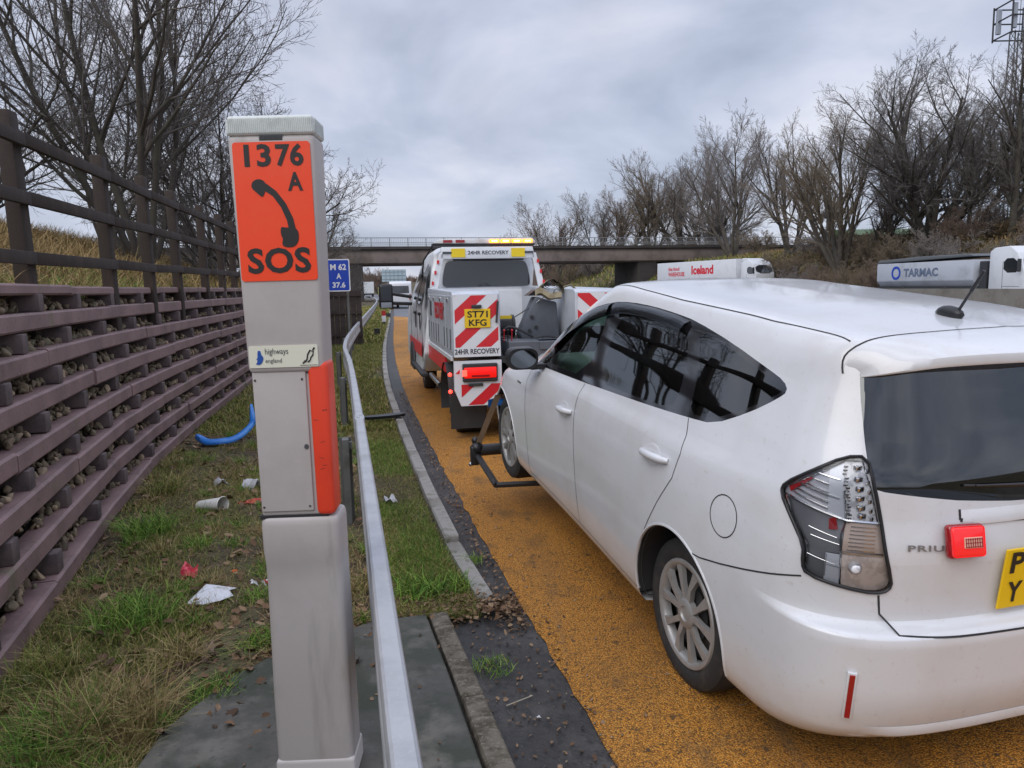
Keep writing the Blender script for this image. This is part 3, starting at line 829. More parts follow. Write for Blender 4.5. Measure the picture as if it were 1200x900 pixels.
# rear details
a_p, a_n = top_pt(-.43, .03)
an = MB()
an.sphere(a_p + Vector((.01, 0, .01)), 1, (.062, .026, .03), 2)
an.build('antenna_base', M_BLKTRIM, car, smooth=60)
an = MB(); an.tube([a_p + Vector((-.03, 0, .03)), a_p + Vector((-.11, 0, .17))], [.0055, .0035], n=8); an.tube([a_p + Vector((-.07, 0, .10)), a_p + Vector((-.112, 0, .175))], [.007, .0055], n=8)
an.build('antenna_rod', M_BLKTRIM, car, smooth=60)
def rear_frame(y, z):
    p, n = rear_pt(y, z)
    up = (Vector((0, 0, 1)) - n * n.z).normalized(); right = up.cross(n).normalized()   # right as seen from behind
    return p, n, right, up
p, n, rt, up = rear_frame(0.0, .86)
Rm = Matrix((rt, up, n)).transposed()
pl = MB(); pl.box(p + n * .016 - up * .005, (.404, .212, .008), rot=Rm, bev=.003)
plate = pl.build('number_plate', M_YPLATE, hatch)
text_on('plate_lettering', [('P', -.180, .022, .056, .074), ('Y', -.176, -.083, .060, .074)], p + n * .0205 - up * .005, rt, up, M_TEXTBLK, plate, bold=.03)
# recess lip above the plate (finger grip)
lipm = MB()
ribbon([rear_frame(y, lerp(1.055, 1.035, 1 - abs(y) / .36))[:2] for y in np.linspace(-.345, .345, 30)], .012, .0015, None, '', None, lipm)
for sy in (1, -1): ribbon([rear_frame(sy * .345, z)[:2] for z in np.linspace(1.055, 1.088, 6)], .008, .0015, None, '', None, lipm)
lipm.build('tailgate_grip', M_SEAM, hatch, recalc=False)
gb = MB(); pr_, nr_, rr_, ur_ = rear_frame(0, 1.045)
gr_pts = []
prev = None
for y in np.linspace(-.34, .34, 36):
    c = [rear_frame(y, 1.085)[0], rear_frame(y, 1.075)[0] + Vector((-.005, 0, 0)), rear_frame(y, 1.052)[0] + Vector((-.009, 0, 0)), rear_frame(y, 1.040)[0] + Vector((-.006, 0, 0)), rear_frame(y, 1.038)[0]]
    e_ = min(1, (.34 - abs(y)) / .02)
    c = [rear_frame(y, zz)[0] + (q - rear_frame(y, zz)[0]) * e_ for q, zz in zip(c, (1.085, 1.075, 1.052, 1.040, 1.038))]
    cur = [gb.bm.verts.new(q) for q in c]
    if prev:
        for k in range(4): gb.bm.faces.new((prev[k], prev[k + 1], cur[k + 1], cur[k]))
    prev = cur
gb.build('tailgate_garnish', M_PAINT, hatch, smooth=70)
# square red trailer light stuck on the tailgate
M_TLRED = pmat('trailer_red', (.62, .012, .016), rough=.2, coat=.5, emit=((1, .02, .02), .28))
p, n, rt, up = rear_frame(.355, .995)
Rm = Matrix((rt, up, n)).transposed()
tl = MB(); tl.box(p + n * .022, (.128, .108, .03), rot=Rm, bev=.012, seg=3)
tlo = tl.build('trailer_light', M_REDLENS, hatch, smooth=50, label='square red magnetic trailer light')
tl = MB(); tl.box(p + n * .038, (.116, .096, .012), rot=Rm, bev=.01, seg=3); tl.build('light_lens', M_TLRED, tlo, smooth=50)
tl = MB(); tl.box(p + n * .045 + rt * .012 - up * .003, (.064, .034, .006), rot=Rm, bev=.002)
tlr = tl.build('light_strip', pmat('strip_amber', (.72, .42, .32), rough=.3), tlo)
tl = MB()
for k in range(8): tl.box(p + n * .049 + rt * (-.016 + k * .008) - up * .003, (.0018, .03, .002), rot=Rm)
for k in (-1, 0, 1): tl.box(p + n * .049 + rt * .012 + up * (k * .012 - .003), (.06, .0018, .002), rot=Rm)
tl.build('light_rib', M_REDLENS, tlo)
# badge
p, n, rt, up = rear_frame(.53, .965)
text_on('model_badge', [('PRIU', 0, 0, .115, .020)], p + n * .003, rt, up, M_GREYTXT, hatch, bold=.03, space=1.15)
p, n = side_pt(2.33, .862, 1)
hbm = MB(); hbm.box(p + n * .003, (.075, .004, .014), bev=.001); hbm.build('wing_badge', M_GREYTXT, car)
# wiper
wm = MB(); A_ = [rear_frame(y, z)[0] + Vector((-.022, 0, 0)) for y, z in ((.30, 1.166), (.15, 1.158), (0, 1.150), (-.06, 1.145))]
wm.tube(A_, [.004, .006, .007, .008], n=6); A2 = [rear_frame(y, z)[0] + Vector((-.006, 0, 0)) for y, z in ((.33, 1.163), (.15, 1.150), (-.02, 1.140))]; wm.tube(A2, .005, n=6)
q_ = rear_frame(-.06, 1.13)[0]; wm.cyl(q_, q_ + Vector((-.03, 0, 0)), .02)
wm.build('rear_wiper', M_BLKTRIM, hatch, smooth=50)
# bumper reflectors in their recess
for sy in (1, -1):
    (pt_, nt_, _, _), (pb_, nb_, _, _) = rear_frame(sy * .712, .582), rear_frame(sy * .704, .418)
    ax_ = (pt_ - pb_).normalized(); nn_ = (nt_ + nb_).normalized(); nn_ = (nn_ - ax_ * nn_.dot(ax_)).normalized(); q__ = Matrix((ax_.cross(nn_), ax_, nn_)).transposed()
    rm_ = MB(); rm_.box((pt_ + pb_) / 2 + nn_ * .006, (.030, (pt_ - pb_).length + .012, .012), rot=q__, bev=.003); rim_ = rm_.build('reflector_surround', M_PAINT, bumper, smooth=40)
    rm_ = MB(); rm_.box((pt_ + pb_) / 2 + nn_ * .0125, (.017, (pt_ - pb_).length, .006), rot=q__, bev=.002); rm_.build('bumper_reflector', M_REDLENS, bumper)
bz = MB()
# step pad on the bumper's shelf and lower swage
for y0, y1, z in ((-.62, .62, .66),):
    pass
M_BUMPDK = pmat('bumper_lower', (.58, .57, .55), rough=.45)
lw = MB(); prev = None
for y in np.linspace(-.66, .66, 40):
    a, _, _, _ = rear_frame(y, .315); b, _, _, _ = rear_frame(y, .345)
    f = min(1, (.66 - abs(y)) / .12)
    c = [a + Vector((-.002, 0, -.0)), a + Vector((-.018 * f, 0, .006)), b + Vector((-.020 * f, 0, 0)), rear_frame(y, .375)[0] + Vector((-.001, 0, 0))]
    cur = [lw.bm.verts.new(q) for q in c]
    if prev:
        for k in range(3): lw.bm.faces.new((prev[k], prev[k + 1], cur[k + 1], cur[k]))
    prev = cur
lw.build('bumper_lip', M_PAINT, bumper, smooth=70)
# cabin: seats, dash, steering wheel (right hand drive)
def seat(x, y, back=.62):
    s_ = MB(); s_.box((x + .05, y, .58), (.50, .50, .16), bev=.05, seg=3)
    s_.box((x - .24, y, .88), (.13, .48, back), rot=Matrix.Rotation(-.28, 3, 'Y'), bev=.05, seg=3)
    so = s_.build('seat', M_SEAT, car, smooth=40)
    h_ = MB(); h_.box((x - .35, y, 1.27), (.10, .26, .16), rot=Matrix.Rotation(-.2, 3, 'Y'), bev=.04, seg=3); h_.build('headrest', M_SEAT, so, smooth=40)
seat(1.25, .37); seat(1.25, -.37); seat(.40, .37); seat(.40, -.37)
ds = MB(); ds.prism([(1.78, .6), (1.80, .95), (1.95, 1.03), (2.55, 1.02), (2.55, .5)], 1, -.66, .66, bev=.03)
for v in ds.bm.verts: v.co = v.co
ds.build('dashboard', M_SEAT, car, smooth=30)
sw = MB()
for k in range(1): 
    q = Vector((-1, 0, .45)).to_track_quat('Z', 'Y').to_matrix(); c = Vector((1.62, -.37, .98))
    ring_ = [c + q @ Vector((.185 * math.cos(a), .185 * math.sin(a), 0)) for a in np.linspace(0, 2 * PI, 37)]
    sw.tube(ring_, .014, n=8, cap=False); sw.tube([ring_[0], ring_[18]], .014, n=6); sw.tube([c, ring_[9]], .014, n=6); sw.sphere(c, .055)
    sw.tube([c, c + Vector((.3, 0, -.1))], .03, n=8)
sw.build('steering_wheel', pmat('steering_grey', (.35, .36, .35), rough=.5), car, smooth=50)
bpy.data.meshes.remove(me0)
bm.free()
# ================================================================== SETTING
def fast_mesh(name, V, F, mat, parent=None, smooth=False):
    """V (n,3), F (m,k) arrays with a constant k"""
    me = bpy.data.meshes.new(name)
    V = np.ascontiguousarray(V, np.float32); F = np.ascontiguousarray(F, np.int32)
    k = F.shape[1]
    me.vertices.add(len(V)); me.vertices.foreach_set('co', V.ravel())
    me.loops.add(F.size); me.loops.foreach_set('vertex_index', F.ravel())
    me.polygons.add(len(F)); me.polygons.foreach_set('loop_start', np.arange(0, F.size, k, dtype=np.int32))
    me.polygons.foreach_set('loop_total', np.full(len(F), k, np.int32))
    if smooth: me.polygons.foreach_set('use_smooth', np.ones(len(F), bool))
    me.materials.append(mat); me.update(calc_edges=True)
    return link(bpy.data.objects.new(name, me), parent)
_E = ([-60, -10, 0, 2.52, 4.17, 6.77, 13.75, 45, 100, 200, 420, 1600], [9, 3.1, .95, .36, -.03, -.61, -2.03, -6.99, -16.0, -45, -140, -700])
_Wl = ([-60, -6, 0, 3.02, 4.71, 6.78, 8.65, 12.9, 24, 60, 200, 1600], [3, -1.25, -1.5, -2.25, -2.78, -3.40, -3.82, -4.65, -6.7, -14, -56, -800])
def EX(Y): return pchip(_E[0], _E[1], np.atleast_1d(Y))
def WX(Y): return pchip(_Wl[0], _Wl[1], np.atleast_1d(Y))
def sst(a, b, x): t = np.clip((x - a) / (b - a), 0, 1); return t * t * (3 - 2 * t)
def roadz(o, Y): return .36 * sst(5, 19, o) * (1 - sst(34, 75, Y))
YG = np.unique(np.r_[-60, -30, -12, np.arange(-6, 30, .5), np.arange(30, 80, 2), np.arange(80, 240, 8), np.arange(240, 500, 30), 700, 1100, 1600])
wallend = lambda Y: sst(23, 26, Y)
kerboff = lambda y: -float(np.interp(y, [2, 4, 4.7, 6.8, 15, 33, 60], [.17, .13, .18, .20, .23, .20, .2]))
def terrain_cols(Y):
    e = float(EX(Y)[0]); w = float(WX(Y)[0]); k = float(wallend(Y))
    L = []
    sp = 1 + 3 * k
    for d, z in ((-700, 14), (-250, 9), (-90, 5.5), (-40, 4.6), (-20, 4.2), (-12, 3.9), (-7, 3.4), (-4.5, 2.85), (-3, 2.45), (-2, 2.12), (-1.2, 1.86), (-.8, 1.74), (-.50, 1.70), (-.36, .25)):
        if d > -.6: x = w + d * (1 + 2 * k) - (1.3 * k if d < -.45 else 0); zz = z * (1 - .25 * k)
        else: x = w + d * sp - .9 * k; zz = z * (1 - .3 * k)
        L.append((x, zz))
    L.append((w - .12 - .3 * k, .03)); L.append((w + .15, .02))
    kb = e - .60 if Y < 3.7 else e + kerboff(Y) - .08
    for f in (.12, .3, .45, .6, .75, .9): L.append((lerp(w + .15, kb, f), .02 + .02 * math.sin(f * 9 + Y)))
    L.append((kb, .03 if Y > 3.7 else -.02)); L.append((kb + .04, -.02)); L.append((e - .02, -.02))
    for o in (3, 6, 9, 12, 15, 18, 19, 20.5, 22, 25, 30, 33, 35.5): L.append((e + o, float(roadz(o, Y)) - .012))
    bh = 1.0 - .25 * float(sst(160, 300, Y))
    for o, z in ((37, .25), (39, .6), (42, 2.0), (46, 4.0), (50, 5.3), (54, 5.9), (60, 6.1), (75, 6.2), (120, 6.5), (250, 8), (800, 12)):
        L.append((e + o, z * bh))
    return L
TV = []; nc = None
for Yv in YG:
    c = terrain_cols(float(Yv)); nc = len(c); TV += [(x, Yv, z) for x, z in c]
TV = np.array(TV)
rs = np.random.RandomState(5)
TV[:, 2] += (rs.rand(len(TV)) - .5) * np.where((TV[:, 2] > 2), .12, .012)
ii = (np.arange(len(YG) - 1)[:, None] * nc + np.arange(nc - 1)[None]).ravel()
TF = np.stack([ii, ii + 1, ii + nc + 1, ii + nc], 1)

def mat_nodes(name):
    m = bpy.data.materials.new(name); m.use_nodes = True
    return m, m.node_tree.nodes, m.node_tree.links, m.node_tree.nodes['Principled BSDF']
def N(n, t, **k):
    x = n.new(t)
    for a, b in k.items():
        if a in x.inputs.keys() if hasattr(x.inputs, 'keys') else False: x.inputs[a].default_value = b
        else: setattr(x, a, b)
    return x
M_SOIL = pmat('verge_soil', (.080, .056, .034), rough=.95, coords='Object', noise=[(1.1, 5, (.085, .095, .028), .45, .62, .8), (5, 6, (.20, .145, .085), .50, .66, .8), (2.5, 6, (.05, .034, .022), .50, .62, .85), (22, 5, (.04, .031, .022), .52, .66, .8), (.25, 3, (.11, .10, .05), .5, .7, .6)], bump=(26, .9, .05))
ground = fast_mesh('ground', TV, TF, M_SOIL, smooth=True); ground['kind'] = 'structure'
TB = BVHTree.FromPolygons([tuple(v) for v in TV], [tuple(int(a) for a in f) for f in TF])
def gz(x, y):
    h = TB.ray_cast(Vector((x, y, 60)), Vector((0, 0, -1)))
    return h[0].z if h[0] else 0.0

def sheet(name, o0, o1, y0, y1, dz, mat, n=8, kind='structure', step=1.0, edge=0.0, curve=EX, zf=None, seed=1):
    ys = np.arange(y0, y1 + 1e-6, step); V = []; r = np.random.RandomState(seed)
    for y in ys:
        f = np.linspace(0, 1, n + 1); e = float(curve(y)[0])
        for i, t in enumerate(f):
            o = lerp(o0(y) if callable(o0) else o0, o1(y) if callable(o1) else o1, t)
            j = (r.rand() - .5) * edge if i in (0, n) else 0
            V.append((e + o + j, y, (zf or roadz)(o, y) + dz))
    nn = n + 1
    k = (np.arange(len(ys) - 1)[:, None] * nn + np.arange(n)[None]).ravel()
    o_ = fast_mesh(name, np.array(V, float), np.stack([k, k + 1, k + nn + 1, k + nn], 1), mat, smooth=True)
    if kind: o_['kind'] = kind
    return o_
M_ASPH = pmat('asphalt', (.062, .062, .066), rough=.72, noise=[(3, 5, (.035, .034, .036), .45, .65, .8), (140, 2, (.11, .11, .115), .55, .7, .5)], bump=(160, .5, .004))
M_ROAD = pmat('carriageway_asphalt', (.12, .125, .14), rough=.6, noise=[(.5, 4, (.09, .092, .10), .45, .65, .8), (90, 2, (.17, .17, .18), .55, .7, .4)])
M_EDGE = pmat('damp_asphalt', (.032, .029, .027), rough=.58, noise=[(2.2, 6, (.075, .068, .062), .50, .66, .85), (16, 5, (.016, .015, .015), .5, .62, .7), (70, 2, (.10, .095, .09), .62, .72, .45)], bump=(55, .6, .008))
# orange anti-skid surfacing: resin-bound chippings
M_ORANGE, n_, l_, b_ = mat_nodes('orange_surfacing')
tc_ = N(n_, 'ShaderNodeTexCoord')
v1 = n_.new('ShaderNodeTexVoronoi'); v1.inputs['Scale'].default_value = 150; l_.new(tc_.outputs['Object'], v1.inputs['Vector'])
hs = n_.new('ShaderNodeSeparateColor'); l_.new(v1.outputs['Color'], hs.inputs[0])
r1 = n_.new('ShaderNodeValToRGB'); l_.new(hs.outputs[0], r1.inputs[0])
r1.color_ramp.elements[0].color = (.32, .145, .018, 1); r1.color_ramp.elements[1].color = (.76, .40, .09, 1)
for p_, c_ in ((.13, (.10, .05, .015, 1)), (.22, (.54, .215, .024, 1)), (.7, (.70, .285, .030, 1)), (.93, (.76, .36, .06, 1))):
    e_ = r1.color_ramp.elements.new(p_); e_.color = c_
gap = n_.new('ShaderNodeMapRange'); gap.inputs['From Min'].default_value = .34; gap.inputs['From Max'].default_value = .62; gap.inputs['To Max'].default_value = .65
l_.new(v1.outputs['Distance'], gap.inputs['Value'])
mx1 = n_.new('ShaderNodeMix'); mx1.data_type = 'RGBA'; mx1.inputs['B'].default_value = (.09, .045, .012, 1)
l_.new(gap.outputs[0], mx1.inputs['Factor']); l_.new(r1.outputs[0], mx1.inputs['A'])
cur = mx1.outputs['Result']
for sc_, det, c2, lo, hi, st, stretch in ((.9, 5, (.20, .105, .04), .48, .68, .45, (1, .35, 1)), (4, 6, (.12, .07, .03), .54, .70, .6, (1, .7, 1)), (14, 4, (.05, .035, .02), .63, .72, .75, (1, 1, 1)), (.35, 3, (.74, .34, .06), .5, .7, .4, (1, .4, 1)), (1.6, 4, (.22, .13, .06), .56, .70, .5, (3.2, .12, 1))):
    mp = n_.new('ShaderNodeMapping'); l_.new(tc_.outputs['Object'], mp.inputs[0]); mp.inputs['Scale'].default_value = stretch
    t = n_.new('ShaderNodeTexNoise'); t.inputs['Scale'].default_value = sc_; t.inputs['Detail'].default_value = det; l_.new(mp.outputs[0], t.inputs[0])
    mr = n_.new('ShaderNodeMapRange'); mr.inputs['From Min'].default_value = lo; mr.inputs['From Max'].default_value = hi; mr.inputs['To Max'].default_value = st; l_.new(t.outputs['Fac'], mr.inputs['Value'])
    mx = n_.new('ShaderNodeMix'); mx.data_type = 'RGBA'; mx.inputs['B'].default_value = (*c2, 1); l_.new(mr.outputs[0], mx.inputs['Factor']); l_.new(cur, mx.inputs['A']); cur = mx.outputs['Result']
l_.new(cur, b_.inputs['Base Color']); b_.inputs['Roughness'].default_value = .72; b_.inputs['Specular IOR Level'].default_value = .35
bp = n_.new('ShaderNodeBump'); bp.inputs['Strength'].default_value = .8; bp.inputs['Distance'].default_value = .006; bp.invert = True
l_.new(v1.outputs['Distance'], bp.inputs['Height']); l_.new(bp.outputs[0], b_.inputs['Normal'])

M_WHITELINE = pmat('road_paint', (.62, .62, .60), rough=.6, noise=[(30, 4, (.35, .35, .34), .5, .7, .7)])
sheet('road', 0.0, 19.2, -20, 200, .000, M_ROAD, 10, step=2)
sheet('road_beyond', 0, 19.2, 200, 900, 0, M_ROAD, 6, step=20)['kind'] = 'structure'
sheet('far_carriageway', 21.6, 35.2, -20, 260, .002, M_ROAD, 6, step=4)
kerboff = lambda y: -float(np.interp(y, [2, 4, 4.7, 6.8, 15, 33, 60], [.17, .13, .18, .20, .23, .20, .2]))
sheet('damp_edge_strip', lambda y: kerboff(y) - .06 if y > 3.7 else lerp(-.52, -.52, np.clip((y - 2) / 1.7, 0, 1)), .05, -4, 60, .006, M_EDGE, 6, step=.5, zf=lambda o, y: 0 * o)
sheet('orange_surface', 0, lambda y: float(np.interp(y, [0, 36, 48], [4.7, 4.2, .3])), -6, 48, .012, M_ORANGE, 10, step=.12, edge=.022, zf=lambda o, y: roadz(o, y))
sheet('edge_line', 4.9, 5.1, -10, 140, .008, M_WHITELINE, 1, step=1)
for o in (8.8, 12.5, 16.2):
    V = []; Fq = []
    for y in np.arange(-6, 150, 9):
        e0, e1 = float(EX(y)[0]), float(EX(y + 2)[0]); k = len(V)
        V += [(e0 + o, y, float(roadz(o, y)) + .008), (e0 + o + .12, y, float(roadz(o, y)) + .008), (e1 + o + .12, y + 2, float(roadz(o, y)) + .008), (e1 + o, y + 2, float(roadz(o, y)) + .008)]
        Fq.append((k, k + 1, k + 2, k + 3))
    mesh_obj('lane_marking', V, Fq, M_WHITELINE)['kind'] = 'structure'

# concrete slab with its edging
M_SLAB = pmat('slab_concrete', (.085, .078, .066), rough=.5, noise=[(1.9, 7, (.030, .036, .018), .42, .56, .95), (5, 6, (.17, .155, .13), .50, .66, .7), (30, 4, (.04, .036, .03), .55, .7, .6)], bump=(40, .4, .006))
V = [(-1.38, 2.72), (-1.26, 3.12), (-1.12, 3.34), (-.93, 3.5), (-.72, 3.66), (-.47, 3.72), (-.30, 3.10), (-.13, 2.45), (.05, 1.8), (.35, .8), (-1.2, .8), (-1.35, 1.9)]
sb = MB(); sb.prism([(x, y) for x, y in V], 2, .0, .062, bev=.008)
so = sb.build('concrete_slab', M_SLAB); so['kind'] = 'structure'
M_KERB = pmat('kerb_concrete', (.30, .285, .26), rough=.8, noise=[(3, 6, (.16, .14, .11), .46, .66, .9), (18, 5, (.10, .10, .06), .54, .68, .8), (60, 3, (.42, .40, .37), .6, .75, .5)], bump=(35, .7, .01))
M_EDGING = pmat('edging_timber', (.17, .145, .11), rough=.85, noise=[(9, 6, (.07, .055, .035), .42, .58, .9, (1.6, 1, 1)), (50, 5, (.30, .27, .21), .52, .66, .7, (1.5, 1, 1))], bump=(30, .8, .01))
rk = random.Random(3)
def kerb_piece(x0, y0, x1, y1, w, h, mat, name, label, group, cat='kerb stone'):
    d = Vector((x1 - x0, y1 - y0, 0)); L = d.length; a = math.atan2(d.y, d.x)
    m_ = MB(); m_.box((0, 0, 0), (L - .008, w, h + .12), bev=.012, seg=2)
    for v in m_.bm.verts: v.co += Vector((rk.uniform(-.004, .004), rk.uniform(-.004, .004), rk.uniform(-.004, .004)))
    o = m_.build(name, mat, smooth=35)
    o.location = ((x0 + x1) / 2, (y0 + y1) / 2, (h - .12) / 2); o.rotation_euler = (0, rk.uniform(-.01, .01), a + rk.uniform(-.008, .008))
    return tag(o, label, cat, group)
ys = [3.98]
while ys[-1] < 60: ys.append(ys[-1] + (.90 if ys[-1] < 25 else 2.7))
kw = .10
for i in range(len(ys) - 1):
    y0, y1 = ys[i], ys[i + 1]
    f = lambda y: float(EX(y)[0]) + kerboff(y) - kw / 2
    lab = 'weathered concrete kerb stone in the line between grass verge and orange surfacing'
    if i == 0: lab = 'nearest raised kerb stone, half buried in leaves by the end of the grass'
    o = kerb_piece(f(y0), y0, f(y1), y1, kw, .085 if i else .045, M_KERB, 'kerb_stone', lab, 'kerb stones along the verge')
    if i == 0: del o['group']
# flush edging beside the slab (three lengths)
ex0, ex1 = Vector((-.41, 3.76, 0)), Vector((.24, 1.32, 0))
for k in range(3):
    a = ex0.lerp(ex1, k / 3); b = ex0.lerp(ex1, (k + 1) / 3)
    o = kerb_piece(a.x, a.y, b.x, b.y, .10, .055, M_EDGING, 'edging_board', ['rough timber edging beside the slab, farthest length by the dead leaves', 'rough timber edging beside the slab, middle length', 'rough timber edging beside the slab, nearest length'][k], 'edging lengths beside the slab', 'edging')

# ------------------------------------------------------------------ crib wall
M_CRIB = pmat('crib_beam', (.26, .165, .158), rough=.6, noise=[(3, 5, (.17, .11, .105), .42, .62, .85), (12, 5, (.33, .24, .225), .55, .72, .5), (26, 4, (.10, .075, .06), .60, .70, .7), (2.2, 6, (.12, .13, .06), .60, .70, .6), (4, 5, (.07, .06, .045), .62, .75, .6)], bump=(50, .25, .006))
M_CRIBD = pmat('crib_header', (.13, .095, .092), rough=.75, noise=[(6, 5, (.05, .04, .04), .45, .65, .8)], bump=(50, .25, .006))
wall = thing('crib_wall', 'brown crib retaining wall of stacked beams filled with stones beside the verge', 'retaining wall', (0, 0, 0))
NCRS = 7; PITCHZ = .247; BH = .122; BATTER = .16
def wall_pt(Y, z, d=0.0):
    """point on the battered face, d behind it"""
    w = float(WX(Y)[0]); w2 = float(WX(Y + .2)[0]); t = Vector((w2 - w, .2, 0)).normalized()
    nrm = Vector((t.y, -t.x, 0))       # towards the road
    p = Vector((w, Y, z)) - nrm * (BATTER * z + d)
    return p, t, nrm
def beamY(mb, Y0, Y1, z, h, d0, d1, bev=.010):
    n = max(1, int((Y1 - Y0) / 1.2))
    prev = None
    rings = []
    for i in range(n + 1):
        Y = lerp(Y0, Y1, i / n); 
        pf, t, nr = wall_pt(Y, z); q = []
        for dd, zz in ((d0 + .014, z - h / 2), (d0, z - h / 2 + .014), (d0, z + h / 2 - .014), (d0 + .014, z + h / 2), (d1, z + h / 2), (d1, z - h / 2)):
            q.append(mb.bm.verts.new(pf - nr * dd + Vector((0, 0, zz - z))))
        rings.append(q)
    for a, b in zip(rings[:-1], rings[1:]):
        for k in range(6): mb.bm.faces.new((a[k], a[(k + 1) % 6], b[(k + 1) % 6], b[k]))
    mb.bm.faces.new(rings[0]); mb.bm.faces.new(rings[-1][::-1])
rw = random.Random(8)
HP = 1.02
YW0, YW1 = 1.0, 24.0
for c in range(NCRS + 1):
    z = .03 + BH / 2 + c * PITCHZ
    L = 3 * HP
    Y = YW0 - (c % 3) * HP
    if c == NCRS: z -= .04
    while Y < YW1:
        mb_ = MB(); a, b = max(Y, YW0) + .006, min(Y + L, YW1) - .006
        if b - a > .1:
            beamY(mb_, a, b, z + rw.uniform(-.007, .007), BH + rw.uniform(-.006, .006) if c < NCRS else .075, rw.uniform(-.010, .010), .13 if c < NCRS else .22)
            mb_.build('stretcher_beam', M_CRIB, wall, smooth=30)
        Y += L
hcount = 0
for c in range(NCRS):
    z = .03 + BH + c * PITCHZ + (PITCHZ - BH) / 2
    Y = YW0 + (.5 if c % 2 else 0) * HP + .15
    hb = None
    while Y < YW1:
        mb_ = MB(); p, t, nr = wall_pt(Y, z)
        q = Matrix((t, nr, Vector((0, 0, 1)))).transposed()
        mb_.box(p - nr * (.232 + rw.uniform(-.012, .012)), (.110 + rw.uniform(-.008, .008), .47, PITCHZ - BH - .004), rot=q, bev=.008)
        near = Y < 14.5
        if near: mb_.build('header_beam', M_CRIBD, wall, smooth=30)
        else:
            if hb is None: hb = mb_
            else:
                tmp = bpy.data.meshes.new('t'); mb_.bm.to_mesh(tmp); mb_.bm.free(); hb.bm.from_mesh(tmp); bpy.data.meshes.remove(tmp)
        Y += HP
    if hb is not None:
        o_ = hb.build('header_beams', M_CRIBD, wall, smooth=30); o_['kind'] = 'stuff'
# stone fill
M_STONE = pmat('fill_stone', (.175, .15, .11), rough=.9, bump=(40, .5, .01))
n_, l_ = M_STONE.node_tree.nodes, M_STONE.node_tree.links
gi = n_.new('ShaderNodeNewGeometry'); rr_ = n_.new('ShaderNodeValToRGB'); l_.new(gi.outputs['Random Per Island'], rr_.inputs[0])
rr_.color_ramp.elements[0].color = (.11, .088, .062, 1); rr_.color_ramp.elements[1].color = (.40, .30, .20, 1)
for p_, c_ in ((.3, (.22, .165, .11, 1)), (.55, (.15, .135, .085, 1)), (.8, (.30, .23, .155, 1))): rr_.color_ramp.elements.new(p_).color = c_
l_.new(rr_.outputs[0], n_['Principled BSDF'].inputs['Base Color'])
def rock_template(seed):
    b_ = bmesh.new(); bmesh.ops.create_icosphere(b_, subdivisions=2, radius=1); r = random.Random(seed)
    for k in range(14):
        n = Vector((r.gauss(0, 1), r.gauss(0, 1), r.gauss(0, 1))).normalized(); d = r.uniform(.38, .72)
        for v in b_.verts:
            e = v.co.dot(n) - d
            if e > 0: v.co -= n * e
    V = np.array([v.co[:] for v in b_.verts]); F = np.array([[v.index for v in f.verts] for f in b_.faces]); b_.free()
    return V, F
ROCKS = [rock_template(s) for s in range(6)]
def scatter(name, items, templates, mat, parent=None, kind='stuff', smooth=False):
    """items: (template, pos, scale3, rotation euler)"""
    Vs, Fs = [], []; off = 0
    for (k, pos, sc_, ro) in items:
        V, F = templates[k]
        M = np.array(Euler(ro).to_matrix()); W = (V * np.array(sc_)) @ M.T + np.array(pos)
        Vs.append(W); Fs.append(F + off); off += len(V)
    o = fast_mesh(name, np.concatenate(Vs), np.concatenate(Fs), mat, parent, smooth)
    if kind: o['kind'] = kind
    return o
its = []
rr = random.Random(4)
for c in range(-1, NCRS):
    z0 = .03 + BH + c * PITCHZ
    Y = YW0
    while Y < 15:
        p, t, nr = wall_pt(Y, max(z0, 0))
        for k in range(4):
            s = rr.uniform(.022, .050); d = rr.uniform(.075, .26)
            its.append((rr.randrange(6), p - nr * d + t * rr.uniform(-.06, .06) + Vector((0, 0, z0 - max(z0, 0) + s * .4 + (d - .07) * rr.uniform(.0, .45))), (s * rr.uniform(.8, 1.5), s, s * rr.uniform(.6, .9)), (rr.uniform(0, 6), rr.uniform(0, 6), rr.uniform(0, 6))))
        Y += .065
sf = scatter('stone_fill', its, ROCKS, M_STONE); sf['kind'] = 'stuff'
# dark earth core behind the stones
M_EARTH = pmat('earth_core', (.035, .028, .022), rough=1)
V = []; n0 = 0; ysw = np.arange(YW0 - .4, YW1 + .4, .4)
for Y in ysw:
    for z, d in ((-.02, .22), (.9, .24), (1.62, .24), (1.70, .55)):
        p, t, nr = wall_pt(Y, z, d); V.append(p)
k = (np.arange(len(ysw) - 1)[:, None] * 4 + np.arange(3)[None]).ravel()
fast_mesh('wall_core', np.array([v[:] for v in V]), np.stack([k, k + 1, k + 5, k + 4], 1), M_EARTH, wall)

